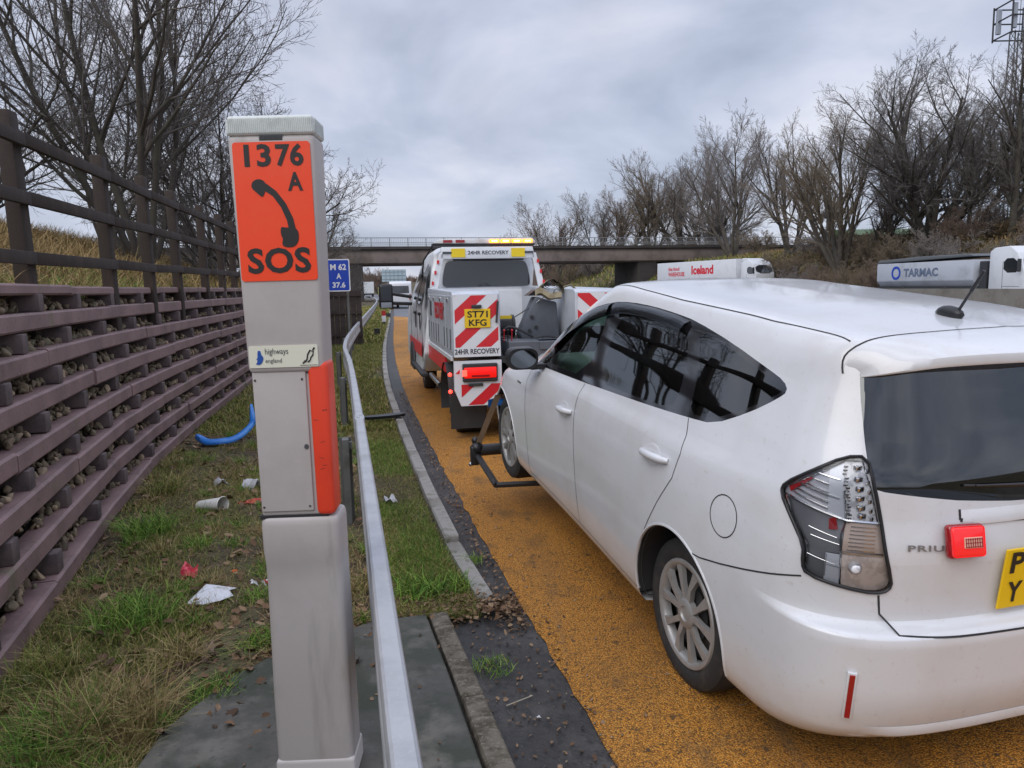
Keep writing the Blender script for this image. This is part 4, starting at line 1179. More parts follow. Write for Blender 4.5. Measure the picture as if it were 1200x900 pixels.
# ------------------------------------------------------------------ timber fence above the wall
M_FPOST = pmat('fence_timber', (.032, .021, .016), rough=.8, noise=[(6, 5, (.065, .045, .032), .5, .7, .8, (1, 1, .3))], bump=(40, .5, .006))
fence = thing('post_and_rail_fence', 'dark brown timber post and rail fence on the bank above the crib wall', 'fence', (0, 0, 0))
fpx = [(-80, 1.78 + 0, 4.35), (36, 0, 5.35), (130, 0, 7.2), (165, 0, 8.55), (200, 0, 10.1), (233, 0, 11.9), (255, 0, 13.6), (272, 0, 15.2)]
FY = [4.0, 5.5, 7.35, 8.75, 10.1, 11.9, 13.4, 14.9, 16.6, 18.4, 20.2, 22.2]
FX = lambda Y: -(2.40 + .2 * Y) if Y < 14 else -(5.2 + .235 * (Y - 14))
fpts = [Vector((FX(Y), Y, 0)) for Y in FY]
FH = 1.34
for i, p in enumerate(fpts):
    g = max(1.66, min(gz(p.x, p.y), 2.1)); p.z = 1.70 + .012 * (i)
    mb_ = MB(); mb_.box((0, 0, .45), (.105, .145, 1.75), bev=.012)
    o = mb_.build('fence_post', M_FPOST, fence, smooth=30); o.location = p
    o.rotation_euler = (rw.uniform(-.01, .02), rw.uniform(-.02, .0), math.atan2(.2, 1) + .0)
def frail(a, b, za, zb):
    d = (b - a); L = d.length
    mb_ = MB(); mb_.box((0, 0, 0), (.045, L + .02, .092), bev=.006)
    o = mb_.build('fence_rail', M_FPOST, fence, smooth=30)
    pa = a + Vector((.07, 0, za)); pb = b + Vector((.07, 0, zb)); o.location = (pa + pb) / 2
    dd = pb - pa
    o.rotation_euler = (math.atan2(dd.z, math.hypot(dd.x, dd.y)), 0, math.atan2(-dd.x, dd.y))
for zr in (.30, .72, 1.13):
    frail(fpts[0] + Vector((1.0 * .2, -1.0, 0)) if False else fpts[0], fpts[1], zr, zr)
    for a, b in zip(fpts[1:-1], fpts[2:]): frail(a, b, zr + rw.uniform(-.01, .01), zr + rw.uniform(-.01, .01))

# ------------------------------------------------------------------ crash barrier
M_GALV = pmat('galvanised_steel', (.43, .44, .455), rough=.5, metal=.3, noise=[(7, 6, (.34, .35, .365), .45, .65, .7), (60, 4, (.48, .49, .50), .56, .70, .5), (1.5, 4, (.20, .18, .16), .60, .72, .4)], bump=(20, .1, .003))
M_GALVP = pmat('weathered_post', (.13, .13, .125), rough=.75, noise=[(8, 5, (.07, .07, .06), .5, .7, .7)])
_R = ([-6, 1.45, 2.72, 6.18, 10.9, 13, 15.5, 18.6, 30, 49.6, 75, 120, 170], [1.55, -.20, -.48, -1.25, -2.33, -2.85, -3.36, -3.90, -5.75, -8.9, -13.2, -22.8, -38.5])
RX = lambda Y: float(pchip(_R[0], _R[1], np.atleast_1d(Y))[0])
rail = thing('crash_barrier', 'long galvanised steel crash barrier running along the grass verge', 'crash barrier', (0, 0, 0))
YR = np.r_[np.arange(-4, 30, .4), np.arange(30, 165, 3)]
prof = [(0, .74), (-.004, .750), (-.012, .756), (-.058, .757), (-.066, .752), (-.070, .742), (-.070, .66), (-.063, .652), (-.056, .64), (-.056, .56), (-.063, .55), (-.070, .54), (-.070, .462), (-.063, .452), (-.012, .452), (0, .462), (0, .54), (-.012, .56), (-.012, .64), (0, .66)]
rb = MB(); prev = None
for Y in YR:
    x = RX(Y); t = Vector((RX(Y + .1) - RX(Y - .1), .2, 0)).normalized(); nr = Vector((t.y, -t.x, 0))
    cur = [rb.bm.verts.new(Vector((x, Y, 0)) + nr * a + Vector((0, 0, b))) for a, b in prof]
    if prev:
        for k in range(len(prof)): rb.bm.faces.new((prev[k], prev[(k + 1) % len(prof)], cur[(k + 1) % len(prof)], cur[k]))
    prev = cur
rb.build('rail', M_GALV, rail, smooth=24)
Y = 5.5
while Y < 90:
    x = RX(Y); t = Vector((RX(Y + .1) - RX(Y - .1), .2, 0)).normalized(); nr = Vector((t.y, -t.x, 0))
    q = Matrix((nr, t, Vector((0, 0, 1)))).transposed()
    mb_ = MB(); p = Vector((x, Y, 0)) - nr * .15
    mb_.box(p + Vector((0, 0, .30)), (.05, .11, .70), rot=q, bev=.004); mb_.box(p + Vector((0, 0, .30)) + t * .05, (.09, .012, .70), rot=q)
    mb_.box(p + nr * .035 + Vector((0, 0, .60)), (.03, .06, .05), rot=q)
    mb_.build('rail_post', M_GALVP, rail); Y += 3.9
Y = 1.0
sm = MB()
while Y < 60:      # lap joints
    x = RX(Y); t = Vector((RX(Y + .1) - RX(Y - .1), .2, 0)).normalized(); nr = Vector((t.y, -t.x, 0))
    q = Matrix((nr, t, Vector((0, 0, 1)))).transposed()
    for k in (-1, 1):
        sm.cyl(Vector((x, Y + k * .05, .757)) - nr * .035, Vector((x, Y + k * .05, .763)) - nr * .035, .012, n=8)
    sm.box(Vector((x, Y, .607)) - nr * .035, (.076, .16, .304), rot=q, bev=.006)
    Y += 4.8
sm.build('rail_joint', M_GALV, rail, smooth=30)
# ================================================================== SOS POST
M_SOSG = pmat('post_grey', (.43, .40, .385), rough=.5, noise=[(3, 5, (.36, .33, .31), .48, .7, .7), (60, 3, (.50, .47, .45), .6, .75, .3), (7, 5, (.20, .18, .16), .58, .74, .55, (1, 1, .12)), (2, 5, (.25, .22, .18), .60, .75, .5)])
M_SOSO = pmat('sos_orange', (.86, .060, .010), rough=.38, noise=[(7, 4, (.80, .10, .03), .5, .75, .5)])
M_SOSR = pmat('sos_red', (.72, .055, .022), rough=.38, noise=[(5, 4, (.58, .045, .02), .5, .7, .6)])
M_CREAM = pmat('label_cream', (.66, .66, .55), rough=.4)
M_CAPL = pmat('beacon_cap', (.60, .64, .62), rough=.3, noise=[(20, 3, (.40, .44, .42), .5, .7, .6)])
M_BLUE = pmat('logo_blue', (.01, .07, .32), rough=.5)
M_GTXT = pmat('grey_lettering', (.06, .065, .07), rough=.5)
sos = thing('sos_phone_post', 'tall grey SOS emergency phone post with orange handset sign beside the crash barrier', 'emergency phone', (-.714, 2.47, .087), (0, R(-.5), R(1.5)))
sos.scale = (.836, .684, .95)
Hy = lambda y: float(np.interp(y, [100, 157, 340, 614, 888, 950], [2.40, 2.245, 1.748, .926, .05, -.16]))
def shaft(z0, z1, w0, w1, d, yf, bev, name, mat, x0=0, xc=0, seg=4):
    m_ = MB(); bm_ = m_.bm
    lo = [(-w0 / 2 + xc, yf, z0), (w0 / 2 + xc, yf, z0), (w0 / 2 + xc, yf + d, z0), (-w0 / 2 + xc, yf + d, z0)]
    hi = [(-w1 / 2 + xc, yf, z1), (w1 / 2 + xc, yf, z1), (w1 / 2 + xc, yf + d, z1), (-w1 / 2 + xc, yf + d, z1)]
    A = [bm_.verts.new(p) for p in lo]; B = [bm_.verts.new(p) for p in hi]
    for i in range(4): bm_.faces.new((A[i], A[(i + 1) % 4], B[(i + 1) % 4], B[i]))
    bm_.faces.new(A[::-1]); bm_.faces.new(B)
    bmesh.ops.bevel(bm_, geom=bm_.edges[:], offset=bev, segments=seg, affect='EDGES', profile=.5)
    return m_.build(name, mat, sos, smooth=50)
def loft(secs, r, name, mat):
    m_ = MB(); prev = None; first = None
    for z, w, yf, d, xc in secs:
        P = rrect(w, d, r); cur = [m_.bm.verts.new((a + xc, yf + d / 2 + b, z)) for a, b in P]
        if prev:
            for i in range(len(cur)): m_.bm.faces.new((prev[i], prev[(i + 1) % len(cur)], cur[(i + 1) % len(cur)], cur[i]))
        else: first = cur
        prev = cur
    m_.bm.faces.new(first[::-1]); m_.bm.faces.new(prev)
    return m_.build(name, mat, sos, smooth=50)
def rrect(w, h, r, n=6):
    P = []
    for cx, cy, a0 in ((w / 2 - r, h / 2 - r, 0), (-w / 2 + r, h / 2 - r, PI / 2), (-w / 2 + r, -h / 2 + r, PI), (w / 2 - r, -h / 2 + r, 1.5 * PI)):
        P += [(cx + r * math.cos(a0 + PI / 2 * k / n), cy + r * math.sin(a0 + PI / 2 * k / n)) for k in range(n + 1)]
    return P
zt_ = Hy(603)
loft([(-.25, .316, -.094, .22, .010), (.30, .312, -.092, .22, .010), (.60, .308, -.078, .21, .010), (.72, .306, -.074, .20, .010), (.79, .306, -.082, .21, .010), (.84, .308, -.096, .225, .010), (zt_ - .03, .308, -.097, .225, .010), (zt_ - .012, .304, -.095, .22, .010), (zt_ - .003, .296, -.089, .21, .010), (zt_, .284, -.082, .2, .010)], .03, 'pedestal', M_SOSG)
shaft(-.30, .052, .332, .324, .235, -.100, .014, 'foot', pmat('foot_pale', (.55, .52, .50), rough=.5), xc=.010)
shaft(Hy(603) + .004, Hy(428), .276, .276, .19, -.078, .010, 'handset_housing', M_SOSG)
shaft(Hy(596), Hy(432) , .205, .205, .012, -.088, .005, 'door_panel', M_SOSG, xc=-.033)
shaft(Hy(601), Hy(422), .072, .078, .16, -.100, .020, 'grab_handle', M_SOSR, xc=.118, seg=5)
shaft(Hy(434), Hy(156), .292, .322, .20, -.100, .020, 'head', M_SOSG)
gm_ = MB(); gm_.box((-.01, .0, Hy(603) + .001), (.27, .17, .012)); gm_.box((-.01, 0, Hy(433)), (.262, .17, .012)); gm_.build('shadow_gap', M_SEAM, sos)
cap = shaft(Hy(157), Hy(134), .328, .314, .21, -.104, .012, 'beacon_cap', M_CAPL)
cr = MB()
for k in range(44): cr.box((-.152 + k * .00707, -.1045, Hy(146)), (.0028, .004, .046))
for k in range(26): 
    for sx in (-1, 1): cr.box((sx * .1615, -.09 + k * .0072, Hy(146)), (.004, .0028, .046))
cr.build('cap_rib', M_CAPL, cap)
gr = MB()
for k in range(18): gr.box((-.038 + k * .0045, -.1005, Hy(160)), (.002, .006, .014))
gr.box((0, -.0985, Hy(160)), (.086, .004, .018)); gr.build('microphone_grille', M_GTXT, sos)
def rrect(w, h, r, n=6):
    P = []
    for cx, cy, a0 in ((w / 2 - r, h / 2 - r, 0), (-w / 2 + r, h / 2 - r, PI / 2), (-w / 2 + r, -h / 2 + r, PI), (w / 2 - r, -h / 2 + r, 1.5 * PI)):
        P += [(cx + r * math.cos(a0 + PI / 2 * k / n), cy + r * math.sin(a0 + PI / 2 * k / n)) for k in range(n + 1)]
    return P
def plate_y(w, h, cx, cz, y, r, mat, name, parent, t=.003):
    m_ = MB(); m_.prism([(cx + a, cz + b) for a, b in rrect(w, h, r)], 1, y, y + t)
    return m_.build(name, mat, parent)
zs0, zs1 = Hy(330), Hy(165)
sgn = plate_y(.286, zs1 - zs0, 0, (zs0 + zs1) / 2, -.1045, .012, M_SOSO, 'sos_sign', sos, .005)
O = (-.143, -.1047, 0)
text_on('sign_lettering', [('13', .042, Hy(194), .098, .072), ('76', .158, Hy(194), .102, .072), ('A', .196, Hy(223), .056, .060), ('SOS', .028, Hy(321), .236, .084)], O, (1, 0, 0), (0, 0, 1), M_TEXTBLK, sgn, bold=.030, space=1.04)
# handset symbol
ctr = [(.088, 2.085), (.115, 2.078), (.145, 2.058), (.175, 2.020), (.196, 1.975), (.204, 1.935), (.200, 1.905)]
wid = [.018, .012, .0105, .011, .012, .013, .018]
L_, R__ = [], []
for i, (a, b) in enumerate(ctr):
    p, q = ctr[max(i - 1, 0)], ctr[min(i + 1, len(ctr) - 1)]
    dx, dz = q[0] - p[0], q[1] - p[1]; l = math.hypot(dx, dz); L_.append((a - dz / l * wid[i], b + dx / l * wid[i])); R__.append((a + dz / l * wid[i], b - dx / l * wid[i]))
arc = [(-.143 + a, b) for a, b in L_ + R__[::-1]]
ph = MB(); ph.prism(arc, 1, -.1068, -.1052)
e1 = [(.060, 2.078), (.066, 2.100), (.095, 2.108), (.118, 2.092), (.108, 2.058), (.098, 2.046), (.078, 2.064)]
e2 = [(.160, 1.952), (.176, 1.948), (.215, 1.948), (.226, 1.930), (.222, 1.900), (.204, 1.884), (.172, 1.884), (.160, 1.893), (.166, 1.912), (.158, 1.925)]
for e_ in (e1, e2): ph.prism(rounded([(-.143 + a, b) for a, b in e_], 2), 1, -.1071, -.1051)
ph.build('handset_symbol', M_TEXTBLK, sgn)
lab = plate_y(.262, .074, -.006, (Hy(403) + Hy(430)) / 2 + .004, -.1045, .006, M_CREAM, 'operator_label', sos, .005)
zl = (Hy(403) + Hy(430)) / 2 + .004
text_on('label_lettering', [('highways', .062, .002, .088, .026), ('england', .062, -.025, .062, .019)], (-.137, -.1047, zl), (1, 0, 0), (0, 0, 1), M_GTXT, lab, bold=.0)
lg = MB(); lg.prism(rounded([(-.114, zl - .026), (-.093, zl - .026), (-.082, zl - .008), (-.084, zl + .002), (-.09, zl + .006), (-.092, zl + .020), (-.098, zl + .022), (-.104, zl + .018), (-.104, zl - .004), (-.110, zl - .006), (-.104, zl - .014)], 1), 1, -.1068, -.1050); lg.build('label_logo', M_BLUE, lab)
er = MB()
er.tube([(.075, -.106, zl - .022), (.083, -.106, zl - .012), (.086, -.106, zl + .004), (.096, -.106, zl + .018), (.108, -.106, zl + .014), (.106, -.106, zl + .002), (.098, -.106, zl - .006), (.094, -.106, zl - .016), (.085, -.106, zl - .022)], .0028, n=5)
er.tube([(.066, -.106, zl - .026), (.076, -.106, zl - .016)], .003, n=5); er.tube([(.106, -.106, zl + .018), (.114, -.106, zl + .027)], .003, n=5)
er.build('ear_symbol', M_TEXTBLK, lab)
ln_ = MB(); ln_.box((.088, -.1062, zl - .0315), (.066, .001, .0014)); ln_.build('label_rule', M_GTXT, lab)
for sx_, y_ in ((-.125, 442), (.055, 442), (-.125, 590), (.055, 590)):
    m_ = MB(); m_.cyl((sx_, -.0905, Hy(y_)), (sx_, -.088, Hy(y_)), .0045, n=10); m_.build('screw', M_CHROME, sos)
m_ = MB(); m_.cyl((.056, -.091, Hy(520)), (.056, -.087, Hy(520)), .009, n=14); m_.build('lock', M_GTXT, sos)
scf = MB()
rq = random.Random(2)
for k in range(7):
    x = .118 + rq.uniform(-.02, .02); z = rq.uniform(1.05, 1.35); scf.box((x, -.1003, z), (.018, .001, .0018), rot=Matrix.Rotation(rq.uniform(-.3, .3), 3, 'Y'))
scf.build('scuff', pmat('scuff_dark', (.16, .03, .02), rough=.7), sos)

# ================================================================== LOCATION SIGN + DELINEATORS
M_SIGNB = pmat('sign_blue', (.012, .055, .42), rough=.4)
M_WHITE = pmat('white_reflective', (.75, .76, .78), rough=.4)
sg = thing('location_sign', 'small blue marker sign on a thin post beyond the emergency phone', 'road sign', (-4.06, 18.0, 0), (0, 0, R(6)))
bd = plate_y(.53, .76, 0, 2.09, 0, .04, M_WHITE, 'sign_border', sg, .012)
bl = plate_y(.48, .71, 0, 2.09, -.003, .03, M_SIGNB, 'sign_face', sg, .003)
text_on('sign_text', [('M 62', .055, .475, .37, .145), ('A', .19, .27, .11, .13), ('37.6', .09, .06, .30, .135)], (-.24, -.004, 1.735), (1, 0, 0), (0, 0, 1), M_WHITE, sg, bold=.03)
m_ = MB(); m_.cyl((.19, .04, -.1), (.19, .04, 2.4), .030, n=10); m_.build('sign_post', M_GALVP, sg)
M_REDP = pmat('delineator_red', (.45, .03, .03), rough=.5)
def delineator(x, y, h, w, lab):
    t = thing('delineator_post', lab, 'marker post', (x, y, gz(x, y) - .02))
    m_ = MB(); m_.prism([(-w, -w * .4), (w, -w * .4), (w * .7, w * .5), (-w * .7, w * .5)], 2, h * .28, h * .68); m_.build('post_body', M_WHITE, t)
    m_ = MB(); m_.prism([(-w, -w * .4), (w, -w * .4), (w * .7, w * .5), (-w * .7, w * .5)], 2, 0, h * .28); m_.build('post_foot', M_BLKPLASTIC, t)
    m_ = MB(); m_.prism([(-w, -w * .4), (w, -w * .4), (w * .7, w * .5), (-w * .7, w * .5)], 2, h * .68, h); m_.build('post_band', M_REDP, t)
delineator(-6.05, 36, .72, .10, 'red, white and black marker post on the verge by the truck mirror')
t = thing('marker_stub', 'short black marker stub standing in the grass verge between barrier and kerb', 'marker post', (-4.80, 27, .02))
m_ = MB(); m_.prism([(-.10, -.05), (.10, -.05), (.08, .06), (-.08, .06)], 2, 0, .33); m_.build('stub_body', M_BLKPLASTIC, t)
t = thing('marker_stub', 'tiny dark marker stub farther along the verge, right behind the red and white post', 'marker post', (-7.3, 45, .02))
m_ = MB(); m_.prism([(-.14, -.05), (.14, -.05), (.1, .06), (-.1, .06)], 2, 0, .3); m_.build('stub_body', M_BLKPLASTIC, t)

# dark board fence behind the sign
bf = thing('board_fence', 'dark brown board fence standing behind the blue marker sign', 'fence', (-5.15, 23.5, 0), (0, 0, R(6)))
M_BROWNB = pmat('brown_board', (.075, .055, .05), rough=.85, noise=[(4, 5, (.045, .035, .03), .45, .65, .8)])
for k in range(6):
    m_ = MB(); m_.box((-.42 + k * .17, 0, .75), (.16, .05, 1.95 + .02 * (k % 2)), bev=.005); m_.build('fence_board', M_BROWNB, bf)
for z in (.35, 1.05, 1.6):
    m_ = MB(); m_.box((0, -.045, z), (1.05, .04, .10)); m_.build('fence_rail', M_BROWNB, bf)

# ================================================================== RECOVERY TRUCK
M_TW = pmat('truck_white', (.70, .72, .75), rough=.35, coat=.4, noise=[(3, 5, (.56, .56, .56), .5, .72, .6), (30, 4, (.40, .38, .35), .65, .8, .35)])
M_TALU = pmat('locker_grey', (.50, .53, .57), rough=.4, metal=.3, noise=[(4, 5, (.36, .38, .41), .5, .7, .6)])
M_TDARK = pmat('truck_dark', (.03, .031, .034), rough=.6, noise=[(6, 4, (.075, .07, .065), .55, .75, .5)])
M_TGREY = pmat('boom_grey', (.10, .11, .13), rough=.5, noise=[(5, 4, (.06, .065, .07), .5, .7, .5)])
M_TRED = pmat('chevron_red', (.62, .022, .03), rough=.35, noise=[(9, 4, (.45, .03, .03), .55, .75, .5)])
M_TYEL = pmat('panel_yellow', (.80, .58, .02), rough=.4)
M_LRED = pmat('lit_red_lamp', (.7, .01, .01), rough=.3, emit=((1, .01, .005), .35))
M_LREDB = pmat('bright_red_lamp', (.9, .1, .08), rough=.3, emit=((1, .05, .03), 2.2))
M_AMB = pmat('lit_amber_beacon', (1, .30, .02), rough=.3, emit=((1, .27, .015), 2.6))
M_AMBC = pmat('beacon_core', (1, .8, .3), rough=.3, emit=((1, .55, .10), 6))
TK = thing('recovery_truck', 'white crew cab recovery truck with red chevrons and amber lights towing the white car', 'recovery truck', (.31, 8.38, 0), (0, 0, .200))
W2 = .96
def tbox(name, c, d, mat, parent=None, bev=.0, smooth=None, rot=None, seg=2, label=None):
    m_ = MB(); m_.box(c, d, bev=bev, rot=rot, seg=seg); return m_.build(name, mat, parent or TK, smooth=smooth, label=label)
def chevrons(parent, x0, x1, z0, z1, y, slope, period, phase, wfrac=.5, y1=None, name='chevron_stripe'):
    """diagonal red stripes clipped to a rectangle on the plane y=const; slope +1 rises to the right"""
    y1 = y if y1 is None else y1
    k = -20; cnt = 0
    while k < 20:
        a = phase + k * period; b = a + period * wfrac     # along x - slope*z
        poly = [(x0, z0), (x1, z0), (x1, z1), (x0, z1)]
        for lim, sgn_ in ((a, 1), (b, -1)):
            out = []
            for i in range(len(poly)):
                p, q = poly[i], poly[(i + 1) % len(poly)]
                fp = sgn_ * ((p[0] - slope * p[1]) - lim); fq = sgn_ * ((q[0] - slope * q[1]) - lim)
                if fp >= 0: out.append(p)
                if fp * fq < 0:
                    t_ = fp / (fp - fq); out.append((p[0] + (q[0] - p[0]) * t_, p[1] + (q[1] - p[1]) * t_))
            poly = out
            if len(poly) < 3: break
        if len(poly) >= 3:
            yy = lambda z: lerp(y, y1, (z - z0) / (z1 - z0))
            mesh_obj(name, [(p[0], yy(p[1]) - .003, p[1]) for p in poly], [tuple(range(len(poly)))], M_TRED, parent)
        k += 1
# chassis
tbox('chassis', (0, 3.2, .55), (.8, 6.0, .16), M_TDARK, bev=.01)
# side lockers
for s in (-1, 1):
    xo, xi = s * W2, s * .43
    xl, xh = min(xo, xi), max(xo, xi)
    m_ = MB(); m_.prism([(0, .98), (.03, 1.67), (.10, 1.70), (2.85, 1.74), (2.85, .98)], 0, xl, xh, bev=.012)
    lk = m_.build('locker', M_TALU, TK, smooth=30)
    # rear panel
    m_ = MB(); m_.prism([(xl + .005, .985), (xh - .005, .985), (xh - .035 if s < 0 else xh - .005, 1.665), (xl + .005 if s < 0 else xl + .035, 1.665)], 1, -.012, .02)
    rp_ = m_.build('rear_panel', M_TW, lk)
    chevrons(rp_, xl + .02, xh - .03, 1.09, 1.655, -.010, 1.15 * (1 if s < 0 else -1), .30 * 1.15, .10 if s < 0 else .25, .5)
    # lower rear wing
    m_ = MB(); m_.prism([(xl + .02, .46), (xh - .0, .44), (xh, .94), (xl, .94)] if s > 0 else [(xl + .07, .44), (xh, .44), (xh, .94), (xl, .94), (xl, .62)], 1, .0, .06)
    lw_ = m_.build('lower_panel', M_TW, TK)
    chevrons(lw_, xl + .075, xh - .01, .45, .68, .0, 1.15 * (1 if s < 0 else -1), .30 * 1.15, .05 if s < 0 else .2, .5)
    chevrons(lw_, xl + .015, xl + .06 if s < 0 else xh - .01, .80, .93, .0, 1, .3, .05, .6) if s < 0 else None
    m_ = MB(); m_.box(((xl + xh) / 2 + .02, -.012, .81), (.39, .05, .20), bev=.012); hl_ = m_.build('tail_light_housing', M_TDARK, TK)
    m_ = MB(); m_.box(((xl + xh) / 2 + .02, -.030, .81), (.36, .04, .12), bev=.012); tl_ = m_.build('tail_light', M_LRED, hl_, smooth=40)
    tbox('light_core', (xl + .11, -.050, .81), (.05, .012, .07), M_LREDB, tl_, bev=.004)
    tbox('light_divider', ((xl + xh) / 2 + .02, -.049, .775), (.20, .012, .022), M_REDLENS, tl_)
    tbox('number_lamp', ((xl + xh) / 2 - .03, -.01, .675), (.16, .03, .03), M_TDARK, TK, bev=.005)
    # side of locker : doors
    xs = s * (W2 + .004)
    for (a, b) in ((.06, .62), (.66, 1.55), (1.59, 2.15), (2.19, 2.80)):
        m_ = MB(); m_.box((s * (W2 + .002), (a + b) / 2, 1.345), (.012, b - a, .62), bev=.006); dr_ = m_.build('locker_door', M_TALU, lk)
        if s < 0:
            for z in (1.12, 1.22):
                for yy in (a + .12, b - .12): tbox('locker_slot', (s * (W2 + .010), yy, z), (.004, .05, .13), M_GTXT, dr_)
        tbox('door_catch', (s * (W2 + .012), (a + b) / 2, 1.60), (.02, .07, .05), M_CHROME, dr_, bev=.005)
    # side skirt red/white
    tbox('side_skirt', (s * (W2 - .01), 1.9, .84), (.03, 2.1, .22), M_TRED, TK, bev=.005)
    tbox('skirt_rail', (s * (W2 + .0), 1.55, .955), (.03, 2.8, .05), M_TW, TK, bev=.005)
    # wheel arch + wheels
    m_ = MB(); n = 20
    rg = [[m_.bm.verts.new((s * xx, .78 + .46 * math.cos(a), .36 + .50 * math.sin(a))) for a in np.linspace(-.25, PI + .1, n)] for xx in (.985, .93, .55)]
    for k in range(2):
        for i in range(n - 1): m_.bm.faces.new((rg[k][i], rg[k][i + 1], rg[k + 1][i + 1], rg[k + 1][i]))
    m_.build('mudguard', M_TDARK, TK, smooth=50)
    tbox('mud_flap', (s * .78, .27, .33), (.40, .015, .38), M_TDARK, TK)
    if s < 0:
        for z in (.76, .565): 
            m_ = MB(); m_.sphere((-W2 - .012, .31, z), .024, sub=2); m_.build('marker_lamp', M_LREDB, TK, smooth=60)
    for (yy, xx, dual) in ((.80, .78, 1), (4.95, .80, 0)):
        w_ = link(bpy.data.objects.new('wheel', None), TK); w_.location = (s * xx, yy, .345)
        m_ = MB()
        for off in ((-.13, .0) if dual else (0,)):
            m_.lathe([(.20, off - .11 + .0), (.24, off - .12), (.325, off - .115), (.345, off - .09), (.345, off + .05), (.325, off + .08), (.25, off + .09), (.20, off + .06)], (0, 0, 0), (s, 0, 0), 48)
        m_.build('tyre', M_TYRE, w_, smooth=40)
        m_ = MB(); m_.lathe([(.205, .08), (.19, .03), (.13, -.04), (.10, -.03), (.08, .05), (.001, .055)], (0, 0, 0), (s, 0, 0), 36); m_.build('rim', M_SILVER, w_, smooth=40)
# lettering
text_on('locker_lettering', [('24HR RECOVERY', 0, 0, .50, .058)], (-.95, -.012, 1.015), (1, 0, 0), (0, 0, 1), M_GTXT, TK, bold=.03)
text_on('side_lettering', [('RECOVERY', 0, 0, 1.05, .21)], (-W2 - .014, 1.78, 1.36), (0, -1, 0), (0, 0, 1), M_TRED, TK, bold=.045)
tbox('side_decal', (-W2 - .012, 2.35, 1.47), (.004, .20, .20), M_GTXT, TK)
pk_ = tbox('number_plate', (-.69, -.022, 1.405), (.285, .012, .205), M_YPLATE, TK, bev=.004)
text_on('plate_lettering', [('ST71', .030, .112, .225, .072), ('KFG', .045, .020, .195, .072)], (-.8325, -.0285, 1.3025), (1, 0, 0), (0, 0, 1), M_TEXTBLK, pk_, bold=.02)
tbox('plate_lamp', (-.70, -.03, 1.535), (.11, .04, .035), M_TDARK, TK, bev=.01)
tbox('locker_handle', (-.475, -.04, 1.47), (.02, .035, .24), M_TDARK, TK, bev=.006, rot=Matrix.Rotation(.08, 3, 'Y'))
# deck and bed between the lockers
tbox('deck', (0, 1.45, .93), (.86, 2.8, .06), M_TDARK)
tbox('deck_tail', (.06, .30, 1.02), (.78, .5, .22), M_TGREY, bev=.01)
m_ = MB(); m_.sphere((-.18, .04, 1.03), .035); m_.sphere((-.28, .04, .96), .025); m_.build('deck_pin', M_CHROME, TK, smooth=60)
# cab
m_ = MB()
cab = [(2.95, .75), (2.95, 1.95), (3.05, 2.20), (3.4, 2.27), (4.6, 2.24), (4.95, 2.12), (5.55, 1.50), (5.75, 1.38), (6.30, 1.18), (6.42, .95), (6.42, .5), (5.5, .45), (3.3, .45)]
A = []
for xx, ins in ((-1, 0), (-.86, 1), (0, 1.15), (.86, 1), (1, 0)):
    row = []
    for y_, z_ in cab:
        w = W2 if z_ < 1.45 else lerp(W2, .72, (z_ - 1.45) / .85)
        zz = z_ + (0.0 if abs(xx) == 1 else .05 * ins) * (1 if z_ > 2.0 else 0)
        row.append(m_.bm.verts.new((xx * w, y_ - (.03 * ins if y_ < 3 else -.03 * ins if y_ > 6 else 0), zz)))
    A.append(row)
for a, b in zip(A[:-1], A[1:]):
    for i in range(len(cab)): m_.bm.faces.new((a[i], a[(i + 1) % len(cab)], b[(i + 1) % len(cab)], b[i]))
m_.bm.faces.new(A[0]); m_.bm.faces.new(A[-1][::-1])
bmesh.ops.recalc_face_normals(m_.bm, faces=m_.bm.faces[:])
bmesh.ops.bevel(m_.bm, geom=[e for e in m_.bm.edges if e.calc_face_angle(0) > .35], offset=.04, segments=3, affect='EDGES', profile=.5)
cabo = m_.build('cab', M_TW, TK, smooth=40)
M_TGL = glassy('truck_glass', (.35, .38, .42), .35)
M_TGLD = pmat('truck_glass_dark', (.025, .028, .032), rough=.06, coat=1, spec=.8)
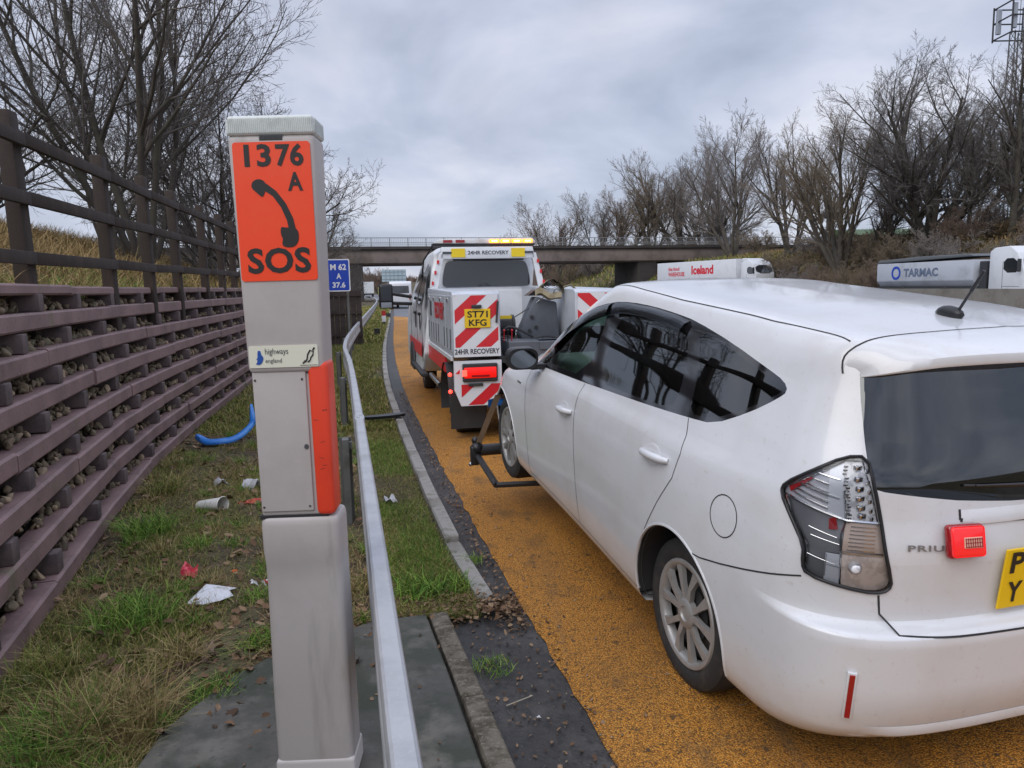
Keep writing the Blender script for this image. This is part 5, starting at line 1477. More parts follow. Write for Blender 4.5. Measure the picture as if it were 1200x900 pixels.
for s in (-1, 1):
    def sp_(y, z, o=.006): return (s * ((W2 if z < 1.45 else lerp(W2, .72, (z - 1.45) / .85)) + o), y, z)
    for poly in ([(3.15, 1.48), (3.95, 1.48), (3.95, 2.08), (3.22, 2.08)], [(4.05, 1.48), (5.25, 1.48), (4.85, 2.06), (4.05, 2.08)]):
        pr = rounded(poly, 2); mesh_obj('side_window', [sp_(*p) for p in pr], [tuple(range(len(pr)))], M_TGLD, cabo)
    gp = MB()
    for yy in (3.08, 4.0, 5.3):
        gp.box((s * (W2 + .002), yy, 1.05), (.006, .012, .85))
    gp.build('door_gap', M_SEAM, cabo)
    for yy in (3.32, 4.15): tbox('door_handle', (s * (W2 + .018), yy, 1.33), (.04, .20, .05), M_BLKTRIM, cabo, bev=.012)
    m_ = MB(); 
    for yy in (3.38, 4.2): m_.lathe([(.001, .012), (.07, .012), (.075, 0)], (s * (W2 + .001), yy, 1.20), (s, 0, 0), 20)
    for v in m_.bm.verts: v.co.z = 1.20 + (v.co.z - 1.20) * 1.6
    m_.build('handle_cup', M_TDARK, cabo)
    tbox('red_side_stripe', (s * (W2 + .004), 4.5, .78), (.008, 2.4, .20), M_TRED, cabo)
    tbox('side_step', (s * (W2 + .02), 3.6, .50), (.10, 1.9, .05), M_BLKPLASTIC, TK, bev=.01)
    m_ = MB(); m_.cyl((s * (W2 + .02), 2.5, .52), (s * (W2 + .02), 1.3, .52), .035); m_.build('side_bar', M_CHROME, TK, smooth=60)
    # front arch
    m_ = MB(); rg = [[m_.bm.verts.new((s * xx, 4.95 + .43 * math.cos(a), .36 + .45 * math.sin(a))) for a in np.linspace(0, PI, 18)] for xx in (1.0, .97)]
    for i in range(17): m_.bm.faces.new((rg[0][i], rg[0][i + 1], rg[1][i + 1], rg[1][i]))
    m_.bm.faces.new(rg[0]); m_.build('wheel_arch', M_TDARK, cabo)
    # mirror
    m_ = MB(); m_.tube([(s * W2, 5.1, 1.60), (s * 1.30, 5.0, 1.66)], .03, n=8); m_.tube([(s * W2, 5.1, 1.48), (s * 1.30, 5.0, 1.50)], .03, n=8)
    m_.box((s * 1.40, 4.98, 1.62), (.24, .13, .42), bev=.05, seg=3)
    mm_ = m_.build('wing_mirror', M_BLKTRIM, TK, smooth=40)
    tbox('mirror_glass', (s * 1.40, 4.912, 1.66), (.18, .006, .24), pmat('mirror_dull', (.05, .055, .065), rough=.15, metal=.6), mm_, bev=.002)
    tbox('mirror_glass', (s * 1.40, 4.912, 1.47), (.18, .006, .09), pmat('mirror_dull', (.35, .38, .42), rough=.1, metal=.9), mm_, bev=.002)
# rear screen with frame
pr = rounded([(-.64, 1.73), (-.56, 1.72), (.56, 1.72), (.64, 1.73), (.66, 1.80), (.62, 2.02), (.58, 2.09), (.5, 2.10), (-.5, 2.10), (-.58, 2.09), (-.62, 2.02), (-.66, 1.80)], 1)
mesh_obj('rear_screen', [(p[0], 2.90 + .0, p[1]) for p in pr], [tuple(range(len(pr)))], M_TGLD, cabo)
# headrest shapes and work lamp strip
tbox('light_strip', (.02, 2.80, 2.125), (1.05, .03, .05), M_TDARK, TK, bev=.005)
for k in range(14):
    pass
# headboard frame (A shaped)
hd = MB()
hd.prism([(-.70, 2.12), (.70, 2.12), (.66, 2.29), (-.68, 2.29)], 1, 2.70, 2.79, bev=.012)
hbd = hd.build('headboard', M_TW, TK, smooth=30)
for s in (-1, 1):
    m_ = MB(); m_.prism([(s * .64, 2.2), (s * .71, 2.2), (s * .84, 1.70), (s * .74, 1.70)], 1, 2.70, 2.79, bev=.008); m_.build('headboard_leg', M_TW, hbd)
    for z in (2.08, 1.93, 1.78): tbox('leg_bracket', (s * lerp(.84, .70, (z - 1.7) / .5), 2.69, z), (.03, .02, .05), M_TRED, hbd)
m_ = MB(); m_.prism([(.70, 2.12), (.735, 2.12), (.76, 1.72), (.66, 1.72)], 1, 2.74, 2.76); m_.build('headboard_mesh', pmat('mesh_brown', (.12, .085, .07), rough=.8), hbd)
for s in (-1, 1):
    tbox('yellow_panel', (s * .44, 2.692, 2.205), (.20, .01, .125), M_TYEL, hbd)
    tbox('work_lamp', (s * .60, 2.69, 2.21), (.13, .02, .028), M_GTXT, hbd, bev=.004)
text_on('headboard_lettering', [('24HR RECOVERY', 0, 0, .60, .055)], (-.30, 2.697, 2.18), (1, 0, 0), (0, 0, 1), M_GTXT, hbd, bold=.02)
tbox('bulkhead', (0, 2.84, 1.36), (1.62, .06, .68), M_TW, TK, bev=.01)
# light bar
lb = MB(); lb.prism([(-.80, 2.345), (-.70, 2.40), (.66, 2.42), (.72, 2.36), (.70, 2.335)], 1, 2.75, 3.05, bev=.012); lbo = lb.build('light_bar', pmat('light_bar_shell', (.62, .62, .62), rough=.3, noise=[(6, 3, (.35, .2, .12), .5, .7, .5)]), TK, smooth=30)
lb = MB(); lb.box((-.04, 2.9, 2.325), (1.5, .26, .03), bev=.005); lb.build('light_bar_base', M_TDARK, lbo)
for k in range(4):
    x = .10 + k * .165
    tbox('beacon', (x, 2.74, 2.372), (.14, .03, .05), M_AMB, lbo, bev=.006)
    tbox('beacon_core', (x, 2.722, 2.372), (.09, .01, .026), M_AMBC, lbo, bev=.003)
for x in (-.58, -.40): tbox('beacon', (x, 2.742, 2.372), (.13, .02, .04), M_REDLENS, lbo)
m_ = MB(); m_.tube([(-.78, 2.95, 2.34), (-.90, 3.1, 2.15), (-.92, 3.3, 1.9)], .012, n=6); m_.build('roof_bracket', M_BLKTRIM, TK)
for o_ in TK.children:
    if o_.name.split('.')[0] in ('cab', 'headboard', 'light_bar', 'bulkhead', 'light_strip', 'roof_bracket', 'wing_mirror', 'side_step'): o_.location.x -= .08; o_.location.z += .03 if o_.name.split('.')[0] in ('cab', 'headboard', 'light_bar', 'light_strip') else 0
# winch and boom
m_ = MB(); m_.cyl((-.42, .95, 1.26), (-.12, .95, 1.26), .115, n=24); m_.cyl((-.44, .95, 1.26), (-.40, .95, 1.26), .14, n=24); m_.cyl((-.12, .95, 1.26), (-.09, .95, 1.26), .14, n=24)
wo = m_.build('winch_drum', M_TDARK, TK, smooth=40)
tbox('winch_motor', (-.36, .80, 1.36), (.10, .14, .12), M_TDARK, wo, bev=.02); tbox('winch_label', (-.22, .82, 1.375), (.16, .02, .04), M_TYEL, wo)
m_ = MB(); m_.prism([(-.02, 1.00), (.40, 1.00), (.36, 1.55), (.10, 1.62), (.02, 1.45), (-.10, 1.18)], 1, .55, .80, bev=.02); bo = m_.build('boom_tower', M_TGREY, TK, smooth=30)
for x, z in ((.03, 1.38), (.0, 1.22), (.08, 1.26), (.16, 1.12)):
    m_ = MB(); m_.cyl((x + .02, .53, z), (x + .02, .56, z), .022, n=10); m_.build('boom_hole', M_TDARK, bo)
m_ = MB(); m_.prism([(0, 1.63), (.1, 1.70), (.2, 1.63)], 1, .55, .75); m_.build('boom_cap', M_BLKTRIM, bo)
for nm_, pts_, r_, mt_ in (('hose', [(-.40, .45, 1.14), (-.25, .40, 1.28), (-.05, .42, 1.20), (.05, .45, 1.14)], .014, M_TDARK), ('hose', [(-.38, .55, 1.16), (-.10, .50, 1.10), (.15, .40, 1.16), (.38, .42, 1.12)], .012, M_TDARK), ('cable', [(-.1, .9, 1.36), (.05, .6, 1.50), (.2, .5, 1.62)], .006, M_CHROME), ('chain', [(.38, .3, 1.14), (.41, .2, 1.0), (.38, .15, .85)], .012, M_CHROME)):
    m_ = MB(); c_ = pchip(np.arange(len(pts_)), np.array(pts_, float), np.linspace(0, len(pts_) - 1, 14)); m_.tube([tuple(p) for p in c_], r_, n=6); m_.build(nm_, mt_, TK, smooth=60)
for k in range(4):
    m_ = MB(); m_.cyl((-.40 + k * .045, .22, 1.12), (-.40 + k * .045, .20, 1.24), .006, n=6); m_.sphere((-.40 + k * .045, .20, 1.25), .014); m_.build('control_lever', M_TRED if k % 2 else M_BLKTRIM, TK)
tbox('tool_tray', (.22, .16, 1.08), (.40, .26, .10), M_TGREY, TK, bev=.01); tbox('lift_ram', (.06, .48, .86), (.10, .5, .10), M_CHROME, TK, bev=.02)
# coiled recovery strap on the boom
M_STRAP = pmat('strap_webbing', (.34, .29, .19), rough=.9, noise=[(12, 4, (.20, .16, .10), .45, .65, .8)])
M_STRAPD = pmat('strap_olive', (.16, .14, .08), rough=.9, noise=[(12, 4, (.10, .08, .05), .45, .65, .8)])
st = MB(); rS = random.Random(5)
for k in range(5):
    c = Vector((.24, .52 + .035 * k, 1.70)); pts = [c + Vector(((.17 - .012 * k) * math.cos(a), rS.uniform(-.006, .006), (.085 - .006 * k) * math.sin(a) + .03 * math.cos(a * 2))) for a in np.linspace(0, 2 * PI, 22)]
    prev = None
    for p in pts:
        cur = [st.bm.verts.new(p + Vector((0, -.02, 0))), st.bm.verts.new(p + Vector((0, .02, 0)))]
        if prev: st.bm.faces.new((prev[0], prev[1], cur[1], cur[0]))
        prev = cur
so_ = st.build('coil', M_STRAPD, None); bpy.data.objects.remove(so_)
strap = thing('recovery_strap', 'coiled cream webbing strap with a red hook lying on top of the grey boom', 'strap', (0, 0, 0))
strap.matrix_world = Matrix.Translation((.31, 8.38, 0)) @ Matrix.Rotation(.200, 4, 'Z')
strap.location = (.31, 8.38, 0); strap.rotation_euler = (0, 0, .200)
st = MB()
for k in range(8):
    r0 = .115 - .010 * k
    pts = [Vector((.28 + r0 * 1.3 * math.cos(a), .50 + .012 * math.sin(3 * a + k), 1.70 + r0 * .75 * math.sin(a) + .012 * k)) for a in np.linspace(0, 2 * PI, 24)]
    prev = None
    for p in pts:
        cur = [st.bm.verts.new(p + Vector((0, -.035, 0))), st.bm.verts.new(p + Vector((0, .035, .0)))]
        if prev: st.bm.faces.new((prev[0], prev[1], cur[1], cur[0]))
        prev = cur
st.build('coil', M_STRAPD, strap, recalc=False, smooth=60)
st = MB(); prev = None
for t_ in np.linspace(0, 1, 16):
    p = Vector((.06 + .32 * t_, .46, 1.655 + .05 * math.sin(t_ * 7) * (1 - t_) - .02 * t_)); 
    cur = [st.bm.verts.new(p + Vector((0, -.05, .035))), st.bm.verts.new(p + Vector((0, -.06, -.03))), st.bm.verts.new(p + Vector((0, .03, -.05)))]
    if prev: st.bm.faces.new((prev[0], prev[1], cur[1], cur[0])); st.bm.faces.new((prev[1], prev[2], cur[2], cur[1]))
    prev = cur
st.build('webbing', M_STRAP, strap, recalc=False, smooth=60)
st = MB(); st.cyl((.33, .44, 1.66), (.33, .49, 1.66), .032, n=14); st.build('buckle', M_CHROME, strap)
st = MB(); st.tube([(.42, .50, 1.72), (.52, .5, 1.75), (.62, .5, 1.66), (.66, .5, 1.60)], .013, n=6); st.build('cord', M_STRAPD, strap, smooth=60)
st = MB(); st.tube([Vector((.665, .5, 1.56)) + Vector((.035 * math.cos(a), 0, .045 * math.sin(a))) for a in np.linspace(0, 2 * PI, 14)], .013, n=6, cap=False); st.tube([(.665, .5, 1.52), (.64, .5, 1.47), (.66, .5, 1.43)], .014, n=6); st.build('hook', M_TRED, strap, smooth=60)
# underlift boom and wheel grids (part of the truck)
inv = (Matrix.Translation((.31, 8.38, 0)) @ Matrix.Rotation(.200, 4, 'Z')).inverted()
def TL(p): return inv @ Vector(p)
carM = Matrix.Translation((1.496, 3.34, 0)) @ Euler((0, -.092, PI / 2 + .277)).to_matrix().to_4x4()
def CW(x, y, z): return carM @ Vector((x, y, z))
M_ULIFT = pmat('underlift_black', (.022, .022, .024), rough=.5, noise=[(9, 4, (.07, .06, .05), .55, .72, .6)])
m_ = MB()
c0 = CW(3.16, 0, .10); m_.tube([TL(c0), TL(Vector((.3, 8.3, .42))), TL(Vector((.2, 9.3, .5)))], .06, n=8); m_.build('underlift_boom', M_ULIFT, TK, smooth=40)
m_ = MB(); m_.tube([TL(CW(3.14, .96, .12)), TL(CW(3.14, -.96, .12))], .048, n=12); cb = m_.build('crossbar', M_ULIFT, TK, smooth=40)
for s in (1, -1):
    m_ = MB()
    a = CW(3.14, s * .98, .08); b = CW(2.50, s * .985, .045); c = CW(2.44, s * .52, .045); d = CW(3.1, s * .52, .05)
    m_.tube([TL(a), TL(b)], .026, n=6); m_.tube([TL(b), TL(c)], .024, n=6); m_.tube([TL(c), TL(d)], .024, n=6)
    m_.build('wheel_grid', M_ULIFT, cb, smooth=40)
    m_ = MB(); m_.sphere(TL(CW(3.14, s * .98, .14)), .055); m_.box(TL(CW(3.14, s * 1.0, .08)), (.07, .08, .16), bev=.015); m_.sphere(TL(CW(3.16, s * .99, .20)), .032); m_.build('ratchet', M_BLKTRIM, cb, smooth=50)
    m_ = MB(); m_.sphere(TL(CW(3.15, s * 1.03, .0)), .02); m_.build('locking_pin', M_CHROME, cb)
# wheel strap
M_TIE = pmat('tie_strap', (.42, .30, .20), rough=.85)
ws = thing('wheel_strap', 'tan ratchet strap with blue sleeve holding the lifted front wheel', 'strap', (0, 0, 0))
def bandpts(pts, w, name, mat, side=(0, 1, 0)):
    m_ = MB(); prev = None
    for p in pts:
        q = carM.to_3x3() @ Vector(side) * w / 2
        cur = [m_.bm.verts.new(p - q), m_.bm.verts.new(p + q)]
        if prev: m_.bm.faces.new((prev[0], prev[1], cur[1], cur[0]))
        prev = cur
    return m_.build(name, mat, ws, recalc=False)
bandpts([CW(3.14, .97, .17), CW(3.0, .92, .42), CW(2.84, .88, .655), CW(2.78, .82, .672), CW(2.6, .80, .62)], .05, 'strap_band', M_TIE)
bandpts([CW(3.14, .60, .12), CW(3.16, .74, .35), CW(3.02, .80, .58), CW(2.9, .80, .645)], .045, 'strap_band', M_TIE)
bandpts([CW(3.03, .70, .545), CW(3.02, .86, .555), CW(2.93, .94, .565)], .06, 'strap_sleeve', pmat('sleeve_blue', (.02, .16, .55), rough=.7), side=(0, 0, 1))
# ================================================================== BRIDGE
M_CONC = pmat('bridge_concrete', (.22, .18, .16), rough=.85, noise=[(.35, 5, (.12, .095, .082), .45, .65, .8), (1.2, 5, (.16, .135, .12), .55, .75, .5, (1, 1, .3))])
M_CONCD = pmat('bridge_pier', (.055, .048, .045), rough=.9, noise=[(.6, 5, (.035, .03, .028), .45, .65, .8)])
M_RAILB = pmat('bridge_rail', (.22, .225, .23), rough=.6)
br = thing('road_bridge', 'long concrete road bridge with metal railings crossing the motorway', 'bridge', (0, 0, 0))
bA, bB = Vector((-60, 96.2, 0)), Vector((52, 128, 0))
bd_ = (bB - bA).normalized(); bn = Vector((bd_.y, -bd_.x, 0))
bq = Matrix((bd_, -bn, Vector((0, 0, 1)))).transposed(); bc = (bA + bB) / 2; bL = (bB - bA).length
def bbox(name, u0, u1, v0, v1, z0, z1, mat, parent=br, bev=0):
    m_ = MB(); m_.box(bA + bd_ * (u0 + u1) / 2 - bn * (v0 + v1) / 2 + Vector((0, 0, (z0 + z1) / 2)), (abs(u1 - u0), abs(v1 - v0), z1 - z0), rot=bq, bev=bev); return m_.build(name, mat, parent)
zd = lambda u: 0
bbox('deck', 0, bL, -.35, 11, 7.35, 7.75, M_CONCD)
m_ = MB()
for v in (0.2, 3.2, 6.2, 9.4):
    P0 = bA - bn * v; 
    prof_ = [(0, 5.45), (.35, 5.25), (.75, 5.45), (.75, 7.3), (.05, 7.3), (-.12, 6.9), (-.18, 6.3)]
    A_ = [m_.bm.verts.new(P0 - bn * a + Vector((0, 0, b))) for a, b in prof_]; B_ = [m_.bm.verts.new(P0 + bd_ * bL - bn * a + Vector((0, 0, b))) for a, b in prof_]
    for i in range(7): m_.bm.faces.new((A_[i], A_[(i + 1) % 7], B_[(i + 1) % 7], B_[i]))
    m_.bm.faces.new(A_); m_.bm.faces.new(B_[::-1])
    tmp = m_; tmp.build('deck_beam', M_CONC, br, smooth=40); m_ = MB()
m_.bm.free()
def upix(px):           # distance along the deck seen at photograph column px (used once, for measuring)
    k = (px - 600) / 880.0
    return (k * bA.y - bA.x) / (bd_.x - k * bd_.y)
for px, w in ((421, 2.3), (762, 3.2)):
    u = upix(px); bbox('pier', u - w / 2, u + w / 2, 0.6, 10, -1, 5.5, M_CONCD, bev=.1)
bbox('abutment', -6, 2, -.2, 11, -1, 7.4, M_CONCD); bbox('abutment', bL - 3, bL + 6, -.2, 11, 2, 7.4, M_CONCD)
ra = br
k = 0; u = .5
hb_ = MB(); hb_.box(bA + bd_ * bL / 2 + bn * .2 + Vector((0, 0, 8.95)), (bL, .09, .09), rot=bq); hb_.box(bA + bd_ * bL / 2 + bn * .2 + Vector((0, 0, 7.95)), (bL, .07, .07), rot=bq)
parapet = hb_.build('parapet_rail', M_RAILB, br)
while u < bL:
    m_ = MB(); m_.box(bA + bd_ * u + bn * .2 + Vector((0, 0, 8.35)), (.12, .12, 1.25), rot=bq); m_.build('parapet_post', M_RAILB, br); u += 2.6
ib = MB(); u = .5
while u < bL: 
    ib.box(bA + bd_ * u + bn * .2 + Vector((0, 0, 8.45)), (.028, .028, 1.0), rot=bq); u += .26
ib.build('parapet_infill', M_RAILB, br)
hb_ = MB(); hb_.box(bA + bd_ * bL / 2 - bn * 10.8 + Vector((0, 0, 8.9)), (bL, .09, .09), rot=bq); hb_.build('parapet_rail', M_RAILB, br)

# ================================================================== CENTRAL BARRIER
M_BARR = pmat('barrier_concrete', (.20, .185, .165), rough=.85, noise=[(1.2, 5, (.12, .11, .09), .45, .65, .8), (8, 5, (.28, .26, .23), .55, .75, .5)])
cbv = MB(); prev = None
for y in list(np.arange(-10, 90, 1.5)) + list(np.arange(90, 240, 6)):
    e = float(EX(y)[0]) + 20.3; z = float(roadz(19, y)) - .05
    cur = [cbv.bm.verts.new((e + a, y, z + b)) for a, b in ((-.34, 0), (-.30, .10), (-.12, .35), (-.10, 1.04), (.10, 1.04), (.12, .35), (.34, 0))]
    if prev:
        for k in range(6): cbv.bm.faces.new((prev[k], prev[k + 1], cur[k + 1], cur[k]))
    prev = cur
tag(cbv.build('central_barrier', M_BARR), 'long grey concrete barrier between the carriageways behind the white car', 'barrier')

# ================================================================== DISTANT VEHICLES
M_LW = pmat('lorry_white', (.62, .64, .67), rough=.45, noise=[(1.5, 4, (.52, .54, .57), .5, .7, .6)])
M_LDK = pmat('lorry_dark', (.03, .032, .036), rough=.6)
M_REDT = pmat('red_lettering', (.62, .02, .04), rough=.5)
M_HEAD = pmat('lit_headlamp', (.9, .85, .7), rough=.3, emit=((1, .85, .6), 2.5))
def wheel_simple(parent, x, y, r=.5, w=.3):
    e = link(bpy.data.objects.new('wheel', None), parent); e.location = (x, y, r)
    m_ = MB(); m_.lathe([(r * .55, -w / 2), (r * .95, -w / 2), (r, -w * .4), (r, w * .4), (r * .95, w / 2), (r * .55, w / 2)], (0, 0, 0), (1, 0, 0), 28); m_.build('tyre', M_TYRE, e, smooth=40)
    m_ = MB(); m_.lathe([(r * .56, w * .4), (r * .3, w * .2), (.001, w * .25)], (0, 0, 0), (1 if x > 0 else -1, 0, 0), 20); m_.build('rim', M_SILVER, e, smooth=40)
def truck_cab(t, y0, w, zt, deflector=True):
    """front towards +y, cab from y0 to y0+2.2"""
    m_ = MB(); prof_ = [(y0, .8), (y0, zt - .25), (y0 + .3, zt - .05), (y0 + 1.3, zt), (y0 + 1.75, zt - .35), (y0 + 2.25, zt - 1.35), (y0 + 2.3, .55), (y0 + 1.9, .45), (y0 + 1.9, .5), (y0 + .9, .5), (y0 + .5, .8)]
    m_.prism(prof_, 0, -w / 2, w / 2, bev=.06); c = m_.build('cab', M_LW, t, smooth=40)
    zz = zt - 1.30
    m_ = MB(); P_ = rounded([(-w / 2 + .12, zz), (w / 2 - .12, zz), (w / 2 - .2, zt - .45), (-w / 2 + .2, zt - .45)], 1)
    mesh_obj('windscreen', [(a, y0 + 2.245 - (b - zz) * .46 + .015, b) for a, b in P_], [tuple(range(len(P_)))], M_TGLD, c); m_.bm.free()
    for s in (-1, 1):
        P_ = rounded([(y0 + .95, zt - 1.35), (y0 + 2.0, zt - 1.35), (y0 + 1.75, zt - .62), (y0 + .95, zt - .62)], 1)
        mesh_obj('side_window', [(s * (w / 2 + .006), a, b) for a, b in P_], [tuple(range(len(P_)))], M_TGLD, c)
        m_ = MB(); m_.box((s * (w / 2 + .18), y0 + 2.1, zt - 1.0), (.18, .12, .65), bev=.04); m_.tube([(s * w / 2, y0 + 2.0, zt - .75), (s * (w / 2 + .18), y0 + 2.1, zt - .75)], .03, n=6); m_.build('door_mirror', M_LDK, c)
        m_ = MB(); m_.box((s * (w / 2 - .28), y0 + 2.31, .85), (.38, .04, .22), bev=.02); m_.build('headlamp', M_HEAD, c)
        m_ = MB(); m_.box((s * (w / 2 + .004), y0 + 1.45, 1.0), (.006, 1.1, .016)); m_.box((s * (w / 2 + .004), y0 + .9, 1.6), (.006, .016, 1.4)); m_.build('door_gap', M_SEAM, c)
    m_ = MB(); m_.box((0, y0 + 2.32, .62), (w - .1, .08, .35), bev=.03); m_.box((0, y0 + 2.31, 1.35), (w - .7, .03, .35)); m_.build('grille', M_LDK, c)
    return c
# box trailer lorry, coming this way on the far carriageway
fA, fB = Vector((25.0, 80, 0)), Vector((19.2, 93.5, 0))
hd_ = (fA - fB); yaw_ = math.atan2(-hd_.x, hd_.y)
L1 = thing('articulated_lorry', 'white box lorry with red lettering under the bridge on the far carriageway', 'lorry', (fA.x, fA.y, .25), (0, 0, yaw_))
m_ = MB(); m_.box((0, -7.4, 2.45), (2.55, 14.4, 2.95), bev=.05); tr_ = m_.build('trailer', M_LW, L1, smooth=30)
m_ = MB(); m_.box((0, -7.4, .92), (2.5, 14.2, .16)); m_.box((0, -9, .6), (2.3, 3.2, .5)); m_.build('trailer_frame', M_LDK, L1)
for s in (-1, 1):
    for y in (-9, -10.4, -11.8, 2.6, -.6): wheel_simple(L1, s * 1.05, y, .5)
c_ = truck_cab(L1, .5, 2.45, 3.65)
m_ = MB(); m_.prism([(.55, 3.6), (.6, 3.95), (1.3, 3.85), (1.9, 3.55)], 0, -1.1, 1.1, bev=.05); m_.build('roof_deflector', M_LW, c_)
# lettering on the side that faces the camera (the lorry's right side)
text_on('trailer_lettering', [('Iceland', 6.6, 2.45, 3.9, 1.0)], (1.285, -14.4, 0), (0, 1, 0), (0, 0, 1), M_REDT, tr_, bold=.04)
text_on('trailer_lettering', [('the food', 2.1, 2.95, 2.2, .45), ('WAREHOUSE', 2.1, 2.30, 3.2, .5)], (1.285, -14.4, 0), (0, 1, 0), (0, 0, 1), M_REDT, tr_, bold=.03)
# tipper lorry
M_TARP = pmat('tipper_sheet', (.10, .11, .12), rough=.7)
L2 = thing('tipper_lorry', 'white tipper lorry with blue ring logo and grey sheeted load at the right edge', 'lorry', (26.4, 40.2, .25), (0, 0, math.atan2(-.20, -1) ))
hd2 = Vector((.17, -1, 0)).normalized(); L2.rotation_euler = (0, 0, math.atan2(-hd2.x, hd2.y))
m_ = MB(); m_.prism([(-1.25, 2.45), (-1.25, 1.35), (-.95, 1.0), (.95, 1.0), (1.25, 1.35), (1.25, 2.45)], 1, -9.0, -.95, bev=.05); bod = m_.build('tipper_body', pmat('tipper_grey', (.42, .45, .50), rough=.5, noise=[(1.2, 4, (.30, .32, .35), .48, .68, .7)]), L2, smooth=30)
m_ = MB(); m_.prism([(-9.1, 2.47), (-8.9, 2.66), (-5, 2.78), (-1.3, 2.78), (-1.0, 2.64)], 0, -1.22, 1.22, bev=.05); m_.build('load_sheet', M_TARP, bod, smooth=40)
m_ = MB(); m_.box((0, -4.9, .92), (2.2, 8.4, .2)); m_.build('chassis', M_LDK, L2)
m_ = MB(); m_.box((0, -.45, 1.6), (2.2, .5, 1.5), bev=.05); m_.build('bulkhead_gear', M_LDK, L2)
for s in (-1, 1):
    for y in (-8, -6.7, -3.2, 1.6): wheel_simple(L2, s * 1.05, y, .5)
truck_cab(L2, .1, 2.45, 3.05)
m_ = MB(); q = Vector((1, 0, 0)).to_track_quat('Z', 'Y').to_matrix()
prev = None
for a in np.linspace(0, 2 * PI, 33):
    cur = [m_.bm.verts.new((1.263, -7.15 + r_ * math.cos(a), 1.85 + r_ * math.sin(a))) for r_ in (.27, .42)]
    if prev: m_.bm.faces.new((prev[0], prev[1], cur[1], cur[0]))
    prev = cur
m_.build('ring_logo', M_SIGNB, bod)
text_on('body_lettering', [('TARMAC', 2.55, 1.6, 2.9, .5)], (1.262, -9.0, 0), (0, 1, 0), (0, 0, 1), pmat('slate_lettering', (.12, .16, .24), rough=.5), bod, bold=.04)

def simple_car(name, label, cat, x, y, yaw, kind, col):
    t = thing(name, label, cat, (x, y, .01), (0, 0, yaw)); mt = pmat(name + '_paint', col, rough=.4, coat=.5)
    if kind == 'van': prof_ = [(0, .4), (0, 2.2), (.15, 2.4), (3.7, 2.4), (4.3, 1.6), (5.2, 1.25), (5.4, .4)]; w = 1.95; gl = [(-.75, 1.35), (.75, 1.35), (.72, 2.0), (-.72, 2.0)]
    else: prof_ = [(0, .35), (0, .95), (.15, 1.0), (.75, 1.42), (2.4, 1.45), (3.2, 1.0), (4.2, .8), (4.35, .35)]; w = 1.78; gl = [(-.62, 1.0), (.62, 1.0), (.52, 1.36), (-.52, 1.36)]
    m_ = MB(); m_.prism(prof_, 0, -w / 2, w / 2, bev=.08); b = m_.build('body', mt, t, smooth=40)
    off = (lambda z: -.01) if kind == 'van' else (lambda z: (z - 1.0) * 1.42 + .10)
    mesh_obj('rear_window', [(a, off(z), z) for a, z in gl], [(0, 1, 2, 3)], M_TGLD, b)
    for s in (-1, 1):
        m_ = MB(); m_.box((s * (w / 2 - .14), -.01, 1.0 if kind == 'van' else .82), (.18, .04, .5 if kind == 'van' else .14)); m_.build('tail_light', M_REDLENS if kind == 'van' else M_LRED, t)
        for yy in (.85, (4.2 if kind == 'van' else 3.5)): wheel_simple(t, s * (w / 2 - .11), yy, .32, .2)
    return t
simple_car('distant_van', 'white van far ahead on the motorway, partly hidden by the truck mirror', 'van', -9.7, 67, .16, 'van', (.68, .69, .72))
simple_car('distant_car', 'dark car with red tail lights far ahead, left of the white van', 'car', -11.35, 71, .16, 'car', (.06, .065, .08))
# far lorry and works vehicle on the slip road
t = thing('distant_lorry', 'far off white lorry beside the end of the crash barrier', 'lorry', (-33.6, 180, .0), (0, 0, .2))
m_ = MB(); m_.box((0, 4, 2.1), (2.5, 8, 2.9), bev=.1); m_.build('box_body', M_LW, t); m_ = MB(); m_.box((0, 4, .7), (2.3, 8, .3)); m_.build('frame', M_LDK, t)
m_ = MB(); m_.box((0, 9.2, 1.5), (2.4, 2.0, 2.2), bev=.2); m_.build('cab', M_LW, t)
for s in (-1, 1):
    for yy in (1.2, 2.4, 8.8): wheel_simple(t, s * 1.0, yy, .5)
t = thing('works_vehicle', 'small yellow green vehicle far ahead, right of the far white lorry', 'van', (-29.3, 178, .0), (0, 0, .2))
m_ = MB(); m_.prism([(0, .5), (0, 2.1), (.3, 2.3), (3.6, 2.3), (4.4, 1.4), (5.0, 1.2), (5.0, .5)], 0, -1.6, 1.6, bev=.15); m_.build('body', pmat('works_yellow', (.42, .44, .10), rough=.5), t)
m_ = MB(); m_.box((0, -.02, 1.6), (2.2, .05, .7)); m_.build('rear_window', M_TGLD, t)
for s in (-1, 1):
    for yy in (1.0, 4.0): wheel_simple(t, s * 1.4, yy, .4)
# gantry sign seen from behind
t = thing('gantry_sign', 'pale blue backed road sign far beyond the bridge above the vehicles', 'road sign', (-29.0, 190, 0), (0, 0, .1))
M_SBACK = pmat('sign_back', (.36, .46, .52), rough=.5)
m_ = MB(); m_.box((0, 0, 5.1), (6.0, .15, 3.0)); m_.build('sign_panel', M_SBACK, t)
for s in (-1.6, 1.6):
    m_ = MB(); m_.cyl((s, .2, -.5), (s, .2, 6.4), .14, n=8); m_.build('sign_leg', M_RAILB, t)
m_ = MB()
for z in (4.2, 5.1, 6.0): m_.box((0, -.12, z), (5.9, .08, .10))
for x in (-2, -1, 0, 1, 2): m_.box((x, -.12, 5.1), (.07, .07, 2.9))
m_.build('sign_rib', M_RAILB, t)
